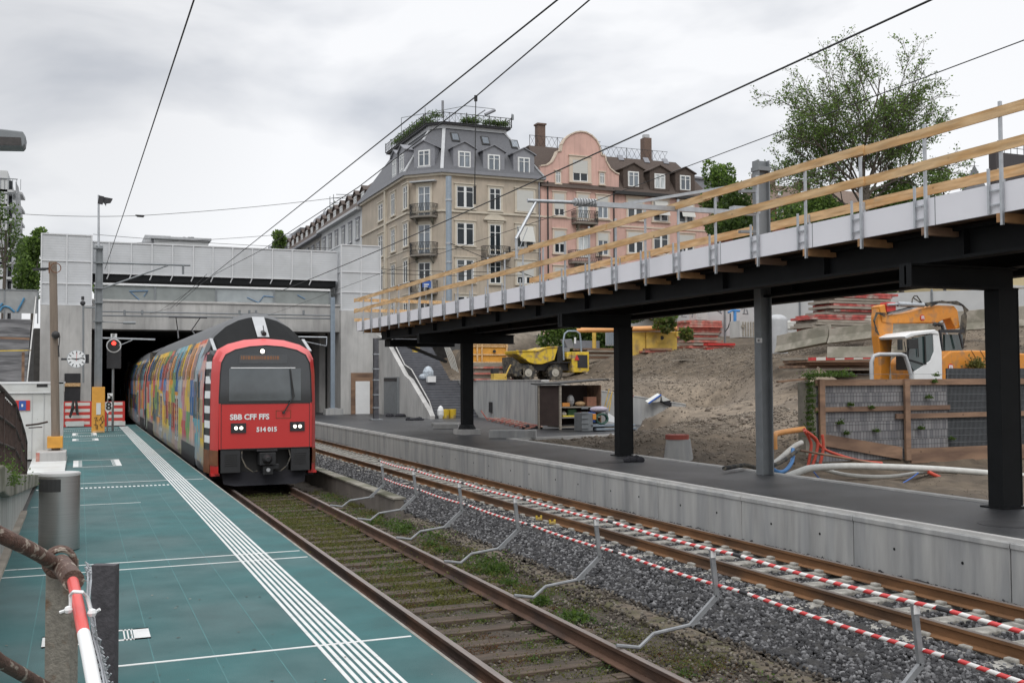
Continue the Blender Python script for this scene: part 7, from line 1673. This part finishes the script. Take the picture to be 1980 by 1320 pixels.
st = [[(1232, 600), (1240, 597), (1236, 608), (1246, 612), (1232, 618)], [(1250, 600), (1262, 600), (1260, 616), (1250, 614), (1250, 602)], [(1266, 600), (1278, 601), (1280, 616), (1268, 615)], [(1315, 602), (1322, 600), (1318, 612), (1328, 612)], [(1332, 602), (1340, 604), (1338, 614)], [(1388, 595), (1396, 592), (1392, 605), (1386, 600), (1396, 606)], [(1434, 598), (1440, 597), (1438, 607)], [(1444, 598), (1446, 607), (1436, 606)]]
b = MB()
for s_ in st: b.tube([at(*q, Z=61.5) for q in s_], .05, n=4)
b.build('graffiti', mat('grey_spray', (.22, .22, .23), .8), t)
# concrete barriers
def barrier(x, y, ang, z, L_, lb, h=.85):
    t = thing('concrete_barrier', lb, 'concrete barrier', (x, y, z), 'concrete barriers retaining the slope'); d = Vector((math.cos(ang), math.sin(ang), 0)); n_ = Vector((-d.y, d.x, 0)); O = Vector((x, y, z)); b = MB()
    pr = [(-.34, 0), (.34, 0), (.30, .08), (.17, .28), (.11, h), (-.11, h), (-.17, .28), (-.30, .08)]
    b.prism([O+n_*a+Vector((0, 0, q)) for a, q in pr], d*L_); b.build('body', 'concrete_old', t, bevel=.015)
def b2(p0, p1, zb, lb, h):
    a, c = p0, p1; ang = math.atan2(c.y-a.y, c.x-a.x)
    t = thing('concrete_barrier', lb, 'concrete barrier', tuple(a), 'concrete barriers retaining the slope'); d = (c-a); n_ = Vector((-d.y, d.x, 0)).normalized(); b = MB()
    pr = [(-.34, 0), (.34, 0), (.28, .1), (.16, .3), (.11, h), (-.11, h), (-.16, .3), (-.28, .1)]; b.prism([a+n_*k+Vector((0, 0, q)) for k, q in pr], d*.99); b.build('body', mat('barrier_conc', (.30, .275, .23), .9, var=.2, vs=1.5, bump=.4, bs=12, col2=(.17, .16, .125), c2s=1.3), t, bevel=.015)
def hgt(px, p0, p1, Z): return (at(px, p0, Z=Z)-at(px, p1, Z=Z)).z
b2(at(1505, 682, Z=46), at(1606, 662, Z=44), 0, 'pale concrete barrier at the left end of the row, tilting down the slope', hgt(1550, 641, 676, 45)*.97)
b2(at(1606, 664, Z=44), at(1706, 652, Z=42.5), 0, 'mossy concrete barrier second from the left, below the panel piles', hgt(1650, 630, 660, 43)*.97)
b2(at(1706, 654, Z=42.5), at(1800, 642, Z=41), 0, 'concrete barrier directly behind the excavator stick', hgt(1750, 620, 650, 42)*.97)
b2(at(1850, 640, Z=46), at(2020, 628, Z=44), 0, 'concrete barrier behind the excavator engine at the right', hgt(1900, 592, 632, 45)*.97)
b2(at(1600, 692, Z=39), at(1760, 690, Z=38), 0, 'low dark concrete barrier half hidden behind the excavator stick', hgt(1700, 668, 690, 38))
# container, standpipe, pipes
P = lambda px, py, y=48: at(px, py, y=y)
t = thing('concrete_pit_cover', 'pale ribbed box standing right of the blue standpipe', 'box', (P(1445, 650).x, 48, P(1445, 650).z)); b = MB(); b.box(P(1432, 700).x, P(1466, 700).x, 48, 49, P(1432, 652).z, P(1432, 620).z); b.build('box', 'concrete', t)
b = MB(); 
for px in range(1436, 1466, 5): b.box(P(px, 680).x, P(px+2, 680).x, 47.96, 48, P(1432, 650).z, P(1432, 622).z)
b.cyl(P(1437, 630, 47.95), P(1437, 630, 47.9), .1, n=10); b.build('rib', 'plank', t)
t = thing('blue_standpipe', 'bright blue standpipe tap in front of the white hoarding', 'standpipe', (P(1421, 650).x, 50, P(1421, 650).z))
b = MB(); b.cyl(P(1421, 636, 50), P(1421, 602, 50), .09, n=8); b.tube([P(1408, 604, 50), P(1416, 600, 50), P(1430, 601, 50)], .07, n=6); b.build('pipe', 'bluepipe', t)
b = MB(); b.tube([P(1412, 606, 49.9), P(1412, 620, 49.9), P(1408, 633, 49.9), P(1402, 641, 49.9)], .035, n=6); b.build('hose', 'iron', t)
P = lambda px, py, y=43.5: at(px, py, y=y)
for k in range(6):
    py = 621+(k % 3)*4.5+(k//3)*1.5; b = MB(); b.cyl(P(1505, py+4), P(1582, py-1, 42.5), .1, n=10); tag(b.build('white_drain_pipe', 'plastic_white', org=P(1505, py+4)), f'white plastic pipe in the stack beside the red crates, {["top","second","third","fourth","fifth","lowest"][k]} of six', 'pipe', 'white pipes stacked in the yard')
p = at(1503, 632, Z=47); b = MB(); b.cyl(p-Vector((0, 0, 1.2)), p+Vector((0, 0, .3)), .45, n=20); b.sphere(p+Vector((0, 0, .3)), .45, 18, (1, 1, .6)); tag(b.build('grey_tank', 'zinc_light', org=p, smooth=True), 'grey rounded tank right behind the slim grey mast', 'tank')
p = at(1455, 580, Z=75); b = MB(); b.prism([at(1430, 583, Z=75), at(1436, 578, Z=75), at(1452, 575, Z=75), at(1458, 577, Z=75), at(1458, 583, Z=75)], (0, 1.6, 0)); tag(b.build('white_van_roof', 'white', org=p), 'white roof of a van just above the hoarding', 'van')
p = at(1149, 676, y=58); b = MB(); b.cyl((p.x, 58, p.z-.5), (p.x, 58, at(1149, 641, y=58).z), .13, n=8); tag(b.build('yellow_post', 'yellow_old', org=p), 'yellow post standing among the brown boards', 'post')
P = lambda px, py, y=62: at(px, py, y=y)
t = thing('corrugated_fence', 'blue-grey corrugated metal fence panel left of the middle black column', 'fence', (P(1185, 660).x, 62, 4)); b = MB()
for k in range(8): px = 1173+k*4; b.box(P(px, 680).x, P(px+2.6, 680).x, 62, 62.05, P(1421, 668).z, P(1421, 632).z)
b.build('ribs', 'bluesteel', t); b = MB(); b.box(P(1172, 700).x, P(1206, 700).x, 62.03, 62.08, P(1172, 668).z, P(1172, 633).z); b.build('sheet', 'zinc_light', t)
b = MB(); b.box(P(1123, 700).x, P(1173, 700).x, 63, 63.1, P(1123, 676).z, P(1123, 657).z); tag(b.build('metal_fence', 'zinc', org=P(1150, 670)), 'plain grey metal fence below the hedge', 'fence')
# ================================================================ EXCAVATOR
YE = 27.0
P = lambda px, py, y=YE: at(px, py, y=y)
t = thing('excavator', 'orange wheeled excavator with white cab parked behind the timber-framed fence', 'excavator', (P(1830, 760).x, YE, 1.3))
b = MB(); b.prism([P(1824, 760), P(1819, 700), P(1822, 692), P(1840, 678), P(1878, 677), P(1912, 678), P(1990, 684), P(2000, 700), P(2000, 760)], (0, 2.4, 0)); b.build('engine_body', 'orange', t, bevel=.05)
b = MB(); 
for px in (1878, 1895): b.bar(P(px, 677, YE-.01), P(px+14, 700, YE-.01), .01, .012, up=(0, 1, 0))
b.build('panel_gap', 'iron', t)
p = P(1838, 709); b = MB(); b.cyl((p.x, YE-.02, p.z), (p.x, YE-.005, p.z), .11, n=24); lg = b.build('logo_disc', 'red', t); textmesh('logo_letter', 'm', .22, (p.x-.09, YE-.025, p.z-.05), (1, 0, 0), (0, 0, 1), 'white', lg, bold=.01)
# cab
cabp = [(1750, 648), (1762, 643), (1808, 637), (1814, 640), (1818, 655), (1822, 700), (1820, 760), (1770, 760), (1768, 722), (1752, 715)]
b = MB(); b.prism([P(*q, YE-.15) for q in ((1748, 650), (1762, 643), (1808, 637), (1815, 641), (1816, 647), (1800, 645), (1770, 649), (1752, 655))], (0, 1.35, 0)); b.build('cab_roof', 'white', t, bevel=.03)
b = MB(); b.prism([P(*q, YE-.12) for q in ((1804, 645), (1815, 643), (1821, 680), (1822, 722), (1822, 760), (1768, 760), (1768, 718), (1786, 706), (1799, 697), (1806, 680))], (0, .06, 0)); b.prism([P(*q, YE+1.05) for q in ((1804, 645), (1815, 643), (1821, 680), (1822, 760), (1768, 760), (1768, 718), (1790, 704), (1806, 680))], (0, .06, 0)); b.build('cab_side', 'white', t, bevel=.01, split=True)
cg = mat('cab_glass', (.03, .05, .05), .08, 0, var=.3, vs=1.5, spec=1)
b = MB(); b.prism([P(*q, YE-.09) for q in ((1757, 656), (1804, 645), (1806, 680), (1799, 697), (1786, 706), (1768, 718), (1757, 700), (1754, 690))], (0, .04, 0)); b.build('side_glass', cg, t)
b = MB(); b.box(P(1806, 700, YE+.0).x, P(1816, 700, YE).x+.05, YE, YE+1.0, P(1806, 735).z, P(1806, 650).z); b.build('cab_rear', 'darkmetal', t)
b = MB(); b.bar(P(1788, 650, YE-.13), P(1790, 704, YE-.13), .03, .05); b.bar(P(1757, 657, YE-.13), P(1754, 712, YE-.13), .03, .06); b.bar(P(1774, 654, YE-.13), P(1776, 690, YE-.13), .02, .03); b.bar(P(1758, 695, YE-.13), P(1788, 704, YE-.13), .02, .04); b.build('cab_pillar', 'iron', t)
b = MB(); b.box(P(1766, 700).x, P(1795, 700).x, YE+.2, YE+.8, P(1766, 715).z, P(1766, 680).z); b.build('seat', 'iron', t)
b = MB(); b.box(P(1740, 700, YE-.3).x, P(1746, 700, YE-.3).x, YE-.3, YE-.2, P(1740, 677).z, P(1740, 657).z); b.box(P(1758, 700, YE-.3).x, P(1762, 700).x, YE-.3, YE-.2, P(1740, 674).z, P(1740, 656).z); b.cyl(P(1752, 680, YE-.25), P(1748, 660, YE-.25), .015, n=5); b.build('mirror', 'iron', t)
b = MB(); b.box(P(1824, 700, YE+.5).x, P(1858, 700, YE+.5).x, YE+.4, YE+.5, P(1824, 678).z, P(1824, 645).z); b.build('rear_window', cg, t)
b = MB(); b.bar(P(1816, 640, YE+.3), P(1862, 640, YE+.3), .08, .1); b.bar(P(1855, 644, YE+.2), P(1862, 674, YE+.2), .05, .06); b.bar(P(1818, 640, YE), P(1822, 678, YE), .05, .06); b.build('rear_frame', 'darkmetal', t)
# boom + stick
YM = YE+1.0
b = MB(); b.prism([P(*q, YM) for q in ((1700, 592), (1711, 588), (1716, 611), (1760, 603), (1790, 594), (1812, 590), (1845, 591), (1852, 600), (1857, 634), (1848, 636), (1838, 615), (1822, 619), (1814, 624), (1718, 625), (1706, 622))], (0, .42, 0)); b.build('boom', 'orange', t, bevel=.03)
b = MB(); b.prism([P(*q, YM+.04) for q in ((1700, 590), (1712, 588), (1714, 610), (1728, 625), (1724, 680), (1718, 760), (1702, 760), (1703, 690), (1698, 650), (1697, 612))], (0, .34, 0)); b.build('stick', 'orange', t, bevel=.03)
b = MB(); b.cyl(P(1716, 606, YM-.05), P(1762, 596, YM-.05), .05, n=10); b.cyl(P(1736, 588, YM-.05), P(1785, 590, YM-.05), .09, n=12); b.cyl(P(1716, 589, YM-.05), P(1738, 588, YM-.05), .045, n=10); b.cyl(P(1822, 625, YM+.1), P(1830, 650, YM+.1), .07, n=10); b.build('hydraulic_cylinder', 'steel', t, smooth=True, split=True)
b = MB(); b.box(P(1717, 700, YM).x, P(1735, 700, YM).x, YM, YM+.35, P(1717, 603, YM).z, P(1717, 584, YM).z); b.build('red_cover', 'red', t, bevel=.03)
b = MB()
for k in range(6): b.tube([P(1760+k*8, 592, YM-.08), P(1800+k*4, 585-k*.6, YM-.08), P(1850+k*2, 583+k*1.4, YM-.08), P(1862+k*2, 590+k*2, YM-.08), P(1868-k*1.5, 610, YM-.08), P(1866-k*2, 650, YM-.08), P(1862-k*2, 668, YM-.08)], .03, n=6)
b.tube([P(1783, 587, YM-.08), P(1765, 575, YM-.08), P(1768, 572, YM-.08), P(1773, 572, YM-.08), P(1784, 588, YM-.08)], .022, n=6); b.tube([P(1763, 590, YM-.1), P(1764, 578, YM-.1), P(1768, 572, YM-.1)], .022, n=6)
for k in range(3): b.tube([P(1712, 606+k*3, YM-.08), P(1698-k*2, 604, YM-.08), P(1691-k, 620, YM-.08), P(1693, 640-k*5, YM-.08), P(1700, 648, YM-.08)], .018, n=6)
b.tube([P(1716, 605, YM-.08), P(1770, 592, YM-.08), P(1800, 586, YM-.08)], .03, n=6); b.build('hydraulic_hose', 'rubber', t, smooth=True)
b = MB(); b.cyl(P(1806, 628, YE+.2), P(1806, 628, YE+.1), .05, n=8); 
for px in (1808, 1816): b.sphere(P(px, 627, YE+.3), .08, 10)
b.cyl(P(1821, 628, YE+.3), P(1824, 640, YE+.3), .05, n=8); b.build('work_light', 'iron', t)
p = P(1784, 614, YM-.02); b = MB(); b.cyl((p.x, YM-.02, p.z), (p.x, YM-.003, p.z), .1, n=24); lg = b.build('logo_disc', 'red', t); b = MB(); b.bar((p.x-.045, YM-.03, p.z-.055), (p.x-.045, YM-.03, p.z+.055), .02, .02); b.bar((p.x+.045, YM-.03, p.z-.055), (p.x+.045, YM-.03, p.z+.055), .02, .02); b.bar((p.x-.045, YM-.03, p.z+.05), (p.x+.045, YM-.03, p.z+.05), .02, .02, up=(0, 0, 1)); b.bar((p.x, YM-.03, p.z-.03), (p.x, YM-.03, p.z+.05), .02, .02); b.build('logo_mark', 'white', lg)
b = MB(); b.tube([P(1686, 760, YE-.4), P(1685, 700, YE-.4), P(1689, 688, YE-.4), P(1700, 685, YE-.4), P(1742, 685, YE-.4), P(1750, 688, YE-.4), P(1756, 705, YE-.4), P(1762, 725, YE-.4), P(1762, 760, YE-.4)], .065, n=10); b.build('guard_hoop', 'zinc_light', t, smooth=True)
b = MB(); b.box(P(1700, 700).x, P(1980, 700).x, YE, YE+2.2, 1.6, 2.1); b.build('chassis', 'darkmetal', t)
for px in (1735, 1900):
    for yy in (YE-.1, YE+1.9): c = Vector((P(px, 680).x, yy, 1.75)); b = MB(); b.cyl(c, c+Vector((0, .4, 0)), .52, n=20); b.build('wheel', 'rubber', t)
# grassy weeds on fence top
V, Q_ = leaves(700, [(*at(1882+k*3, 712, y=YE-.3), .6) for k in range(5)], .2, .5, (.04, .12), 71); npmesh('tall_weeds', V, Q_, 'weed_yellow')['kind'] = 'stuff'

# loose clods and boards lying on the slope
for k, (px, py, Z_, lb) in enumerate(((1190, 748, 54, 'brown plank lying on the earth bench just right of the middle column'), (1330, 700, 56, 'short plank on the upper slope below the neat red stack'), (1240, 690, 57, 'plank lying on the slope edge left of the yellow box'))):
    p = at(px, py, Z=Z_); z_ = zt(p.x, p.y)+.05; b = MB(); b.bar((p.x-1, p.y, z_), (p.x+1.2, p.y+.4, z_+.08), .18, .05); tag(b.build('plank', 'plank', org=p), lb, 'plank')
# ================================================================ TREES, HEDGES
greenmat('leaf_dark', (.045, .08, .018), (.10, .155, .035)); greenmat('leaf_light', (.09, .155, .03), (.18, .27, .06)); greenmat('leaf_mid', (.03, .06, .012), (.08, .13, .03))
def airy(nm, lb, px, pyb, Z, cx, cy, rx, ry, nl=16, seed=5, nleaf=30000):
    g = random.Random(seed); Bp = at(px, pyb, Z=Z); t = thing(nm, lb, 'tree', (Bp.x, Bp.y, 6.0)); b = MB(); tips = []
    sc = Z/F; base = Vector((Bp.x, Bp.y, 6.0)); fork = at(px, 385, Z=Z); b.tube([base, base.lerp(fork, .5)+Vector((.1, 0, 0)), fork], .33, n=9, taper=.24)
    C_ = at(cx, cy, Z=Z); X = RT; Yv = Vector((-X.y, X.x, 0)).normalized(); 
    def limb(p, d, L_, r, lv):
        pts = [p.copy()]; n = 7; q = p.copy()
        for k in range(n):
            d = (d+Vector((g.uniform(-1, 1), g.uniform(-1, 1), g.uniform(-.7, .9)))*.13+Vector((0, 0, .02 if lv > 1 else -.01))).normalized(); q = q+d*L_/n; pts.append(q.copy())
        b.tube(pts, r, n=5 if lv < 3 else 7, taper=max(.012, r*.35))
        if lv <= 1: tips.extend(pts[2:]); 
        if lv == 0: return
        m = {3: 7, 2: 6, 1: 5}[lv]
        for k in range(m):
            i = 2+int((n-2)*(k+g.random()*.6)/m); i = min(i, n); st = pts[i]; dd = (pts[i]-pts[i-1]).normalized(); o = dd.orthogonal().normalized(); o2 = dd.cross(o); a = g.uniform(0, 6.28); s_ = g.uniform(.55, 1.05)
            limb(st, (dd+(o*math.cos(a)+o2*math.sin(a))*s_).normalized(), L_*g.uniform(.36, .55), r*.45, lv-1)
    for k in range(nl):
        a = math.pi*(k+.5)/nl+g.uniform(-.08, .08); dep_ = g.uniform(-.6, .6)
        hull = C_+X*(rx*sc*math.cos(a)*1.0)+Vector((0, 0, 1))*(ry*sc*(math.sin(a)*1.0-.0))+Yv*(rx*sc*dep_)
        st = fork+Vector((0, 0, g.uniform(-1.2, .8))); v = hull-st; limb(st, v.normalized(), v.length*g.uniform(.68, .86), g.uniform(.06, .10), 3)
    b.build('trunk', 'bark', t)
    gg = np.random.default_rng(seed); T = np.array([tuple(p) for p in tips]); o = np.array([Bp.x, Bp.y, 6.0])
    keep = T[gg.random(len(T)) < .8]
    for mm_ in ('leaf_dark', 'leaf_light'):
        n = nleaf//2; P_ = keep[gg.integers(0, len(keep), n)]+gg.normal(0, .13, (n, 3)); V, Q = leafquads(P_-o, (.08, .20), gg, .34); npmesh('crown', V, Q, mm_, t, loc=tuple(o)).location = (0, 0, 0)
airy('honey_locust_tree', 'tall airy tree with bare twigs and sparse leaves above the walkway boards', 1672, 430, 66, 1674, 335, 178, 250)
def blobtree(nm, lb, c, rad, n, lsize, seed, cat='tree', mats=('leaf_dark', 'leaf_mid'), trunk=True, ground=None, k=14, ztop=None):
    g = np.random.default_rng(seed); c = np.array(c); rad = np.array(rad); gz_ = ground if ground is not None else c[2]-rad[2]*1.3
    t = thing(nm, lb, cat, (c[0], c[1], gz_)); org = np.array([c[0], c[1], gz_])
    cl = g.normal(0, 1, (k, 3)); cl /= np.linalg.norm(cl, axis=1)[:, None]; cl *= g.uniform(.35, .95, (k, 1)); cl = c+cl*rad
    for mi, m_ in enumerate(mats):
        idx = g.integers(0, k, n//len(mats)); q = g.normal(0, 1, (len(idx), 3)); q /= np.linalg.norm(q, axis=1)[:, None]; q *= g.uniform(.5, 1, (len(idx), 1))**.4
        P_ = cl[idx]+q*rad*.42; 
        if ground is not None: P_[:, 2] = np.maximum(P_[:, 2], gz_+.1)
        V, Q = leafquads(P_-org, lsize, g, .45); npmesh('crown', V, Q, m_, t, loc=tuple(org)).location = (0, 0, 0)
    if trunk:
        b = MB(); b.tube([(c[0], c[1], gz_), (c[0]+.1, c[1], c[2])], max(.12, rad[0]*.07), n=7, taper=.06)
        gg = random.Random(seed)
        for q in cl[:8]: b.tube([(c[0], c[1], gz_+(c[2]-gz_)*.6), tuple(q)], .05, n=5, taper=.02)
        b.build('trunk', 'bark', t)
    return t
A = lambda px, py, Z: tuple(at(px, py, Z=Z))
blobtree('street_tree', 'green tree left of the left stair tower', A(62, 520, 75), (1.1, 2, 2.6), 6000, (.14, .3), 31, ground=6, mats=('leaf_mid', 'leaf_light'))
blobtree('street_tree', 'sparse tree at the left edge in front of the white block', A(8, 445, 60), (.9, 1.2, 2.6), 900, (.10, .2), 32, ground=6, mats=('leaf_dark', 'leaf_mid'))
blobtree('street_tree', 'small round treetop peeking over the footbridge beside the street houses', A(535, 468, 95), (.9, 1.0, 1.0), 1800, (.14, .28), 33, mats=('leaf_light', 'leaf_mid'), ground=6)
for i, px in enumerate(range(205, 640, 40)):
    blobtree('bush', f'green bush behind the hoarding under the footbridge, {["first","second","third","fourth","fifth","sixth","seventh","eighth","ninth","tenth","eleventh"][i]} from the left', A(px, 556, 74), (1.1, .8, .75), 1500, (.10, .22), 40+i, 'bush', ('leaf_light', 'leaf_dark'), False, ground=6.1, k=8)
blobtree('street_tree', 'dark green tree right of the pink terrace', A(1388, 368, 82), (1.3, 1.4, 2.1), 4200, (.13, .27), 61, ground=6, mats=('leaf_mid', 'leaf_light'))
blobtree('street_tree', 'dense low tree behind the gantry mast, left of the big airy tree', A(1420, 430, 75), (2.2, 2, 2.4), 6000, (.14, .3), 62, ground=6)
blobtree('street_tree', 'dense green tree under the big airy tree behind the boards', A(1590, 430, 66), (3.2, 2, 1.9), 8000, (.14, .28), 63, ground=6, mats=('leaf_mid', 'leaf_light'))
blobtree('street_tree', 'wide dark tree right of the big airy tree', A(1740, 412, 68), (3.0, 2, 2.3), 8000, (.12, .26), 64, ground=6, mats=('leaf_dark', 'leaf_light'))
blobtree('street_tree', 'small tree near the pointed turret', A(1822, 352, 72), (1.5, 1.4, 1.4), 1500, (.10, .22), 65, ground=6, mats=('leaf_mid', 'leaf_light'))
for i, (px, py) in enumerate(((1530, 565), (1585, 560), (1640, 556), (1700, 552), (1250, 590), (1400, 578))):
    blobtree('bush', ['dark bush above the hoarding right of the slim mast', 'dark bush above the hoarding left of the red crates', 'dark bush over the red panel pile', 'dark bush above the excavator boom', 'low bush behind the graffiti hoarding at its left end', 'low bush behind the middle of the graffiti hoarding'][i], A(px, py-6, 66), (2.0, 1.2, 1.2), 3500, (.12, .25), 80+i, 'bush', ('leaf_dark', 'leaf_mid'), False, k=10)
# hedge under the walkway
c = A(1130, 648, 72); blobtree('hedge', 'green ivy-covered hedge behind the dumper under the walkway', c, (4.0, 1.0, 2.2), 14000, (.14, .28), 90, 'hedge', ('leaf_mid', 'leaf_light'), False, k=30)
blobtree('bush', 'grassy tuft growing above the orange pipes on the yellow box', A(1290, 628, 60), (.7, .4, .45), 700, (.08, .3), 91, 'bush', ('weed_green', 'weed_yellow'), False)
blobtree('bush', 'grassy tuft between the yellow box and the tall red pile', A(1325, 648, 56), (.45, .3, .35), 600, (.08, .25), 92, 'bush', ('weed_green', 'weed_yellow'), False)
# ================================================================ WIRES
def wire(lb, pts, r, nm='overhead_wire', drops=()):
    b = MB(); b.tube(pts, r, n=5); o = b.build(nm, 'cable', org=pts[0]); tag(o, lb, 'wire'); return o
def ext(p, q, k): return p+(p-q)*k
a, c = at(1795, 0, u=9.55), at(640, 519, u=9.55)
d_ = (c-a); wire('thick black catenary wire running from the top right down over the far track', curvepts(a-d_*.05, c+d_*.35, 16, .12), .016)
a, c = at(1980, 78, u=9.3), at(1100, 408, u=9.3); m_ = at(740, 527, u=9.3)
d_ = a-c; wire('thin contact wire below the thick black one, crossing in front of the big tree', [a+d_*.2, a, c, m_, at(560, 595, u=9.3), at(430, 640, u=9.3)], .007)
pts = [at(1078, 0, u=4.33), at(820, 206, u=4.33), at(560, 413, u=4.33), at(385, 552, u=4.33), at(340, 592, u=4.33)]
wire('upper black wire of the near track crossing left of the roof terrace', [ext(pts[0], pts[1], .3)]+pts, .010)
pts = [at(1140, 0, u=4.33), at(920, 187, u=4.33), at(693, 362, u=4.33), at(509, 482, u=4.33), at(420, 528, u=4.33), at(310, 600, u=4.33)]
w = wire('lower black wire of the near track crossing in front of the roof terrace', [ext(pts[0], pts[1], .3)]+pts, .008)
b = MB(); b.cyl(at(920, 187, u=4.33), at(918, 360, u=4.33), .006, n=4); b.cyl(at(920, 185, u=4.33), at(920, 196, u=4.33), .02, n=6); b.cyl(at(918, 360, u=4.33), at(918, 395, u=4.33), .016, n=6)
tag(b.build('dropper_wire', 'cable', org=at(920, 187, u=4.33)), 'vertical hanging wire with a dark insulator in front of the beige house', 'wire')
a, c = at(375, 0, u=1.2), at(203, 520, y=48.2); wire('black wire running steeply down to the mast at the left', [ext(a, c, .1), a, a.lerp(c, .5)-Vector((0, 0, .02)), c], .011)
a, c = at(640, 565, y=64), at(500, 600, u=9.0); 
for i, (p, q, y0) in enumerate((((-10, 410), (272, 417), 75), ((272, 417), (700, 376), 75), ((180, 453), (640, 480), 85), ((240, 470), (600, 448), 90))):
    wire(['thin street wire at the far left holding the hanging lamp', 'thin street wire from the hanging lamp toward the houses', 'faint tram wire just above the footbridge', 'second faint tram wire above the footbridge'][i], curvepts(at(*p, y=y0), at(*q, y=y0), 8, .15), .018)
for i, (p, q, y0) in enumerate((((735, 520), (1010, 525), 70), ((735, 528), (1020, 532), 70), ((870, 470), (1140, 575), 60), ((740, 560), (1000, 480), 66), ((1010, 560), (1230, 540), 60))):
    wire(['upper of two level wires in front of the beige house', 'lower of two level wires in front of the beige house', 'diagonal guy wire falling right from the blue-grey mast', 'diagonal wire rising right toward the beige house', 'thin wire behind the guard rails before the pink house'][i], curvepts(at(*p, y=y0), at(*q, y=y0), 6, .1), .022)
p = at(272, 416, y=74.8); b = MB(); b.prism([at(262, 415, y=75), at(280, 416, y=75), at(278, 419, y=75), at(266, 418, y=75)], (0, .4, 0)); tag(b.build('hanging_lamp', 'darkmetal', org=p), 'small street lamp hanging from a wire above the footbridge', 'lamp')
b = MB(); b.tube([at(400, 530, u=4.33), at(330, 596, y=60), at(290, 606, y=65)], .01, n=4); tag(b.build('stay_wire', 'cable', org=at(330, 596, y=60)), 'slanting stay wire in front of the bridge hoarding', 'wire')
# dark lamp at the left edge
t = thing('street_lamp', 'dark grey flat street lamp head reaching in from the left edge', 'street lamp', tuple(at(-60, 300, y=13)))
P = lambda px, py, y=13: at(px, py, y=y)
b = MB(); b.prism([P(-60, 246), P(0, 249), P(44, 254), P(50, 264), P(48, 279), P(44, 284), P(-60, 282)], (0, .28, 0)); b.build('head', 'steel_dull', t, bevel=.012)
b = MB(); b.prism([P(-60, 262, 12.99), P(40, 266, 12.99), P(42, 281, 12.99), P(-60, 280, 12.99)], (0, .012, 0)); b.build('lens', mat('lamp_lens', (.045, .04, .038), .3, var=.3, vs=20), t)
b = MB(); b.cyl(P(-60, 300, 13.1), P(-60, 255, 13.1), .05, n=8); b.build('arm', 'steel_dull', t)
# blue sign behind the boards
a, c = at(817, 543, y=75), at(834, 556, y=75); t = thing('street_sign', 'blue street sign with white lettering lines below the balconies', 'sign', tuple(a)); b = MB(); b.box(a.x, c.x, 75, 75.05, c.z, a.z); b.build('board', 'blue', t)
b = MB(); b.box(a.x+.1, a.x+.5, 74.98, 74.995, a.z-.3, a.z-.22); b.box(a.x+.1, a.x+.4, 74.98, 74.995, a.z-.45, a.z-.38); b.build('lettering', 'white', t)
b = MB(); b.cyl((a.x+.3, 75.1, 5.9), (a.x+.3, 75.1, a.z), .04, n=6); b.build('post', 'steel_dull', t)
# yellow rail clamps
for px, py, lb in ((1042, 1000, 'small yellow clamp on the far side of the newer track near the middle stand'), (1068, 1008, 'small yellow clamp beside its twin on the newer track')):
    p = at(px, py, z=-.05); b = MB(); b.box(p.x-.05, p.x+.05, p.y-.03, p.y+.03, -.1, -.05); b.box(p.x-.06, p.x-.04, p.y-.03, p.y+.03, -.1, -.01); b.box(p.x+.04, p.x+.06, p.y-.03, p.y+.03, -.1, -.01); tag(b.build('rail_clamp', 'yellow', org=p, bevel=.005), lb, 'clamp')
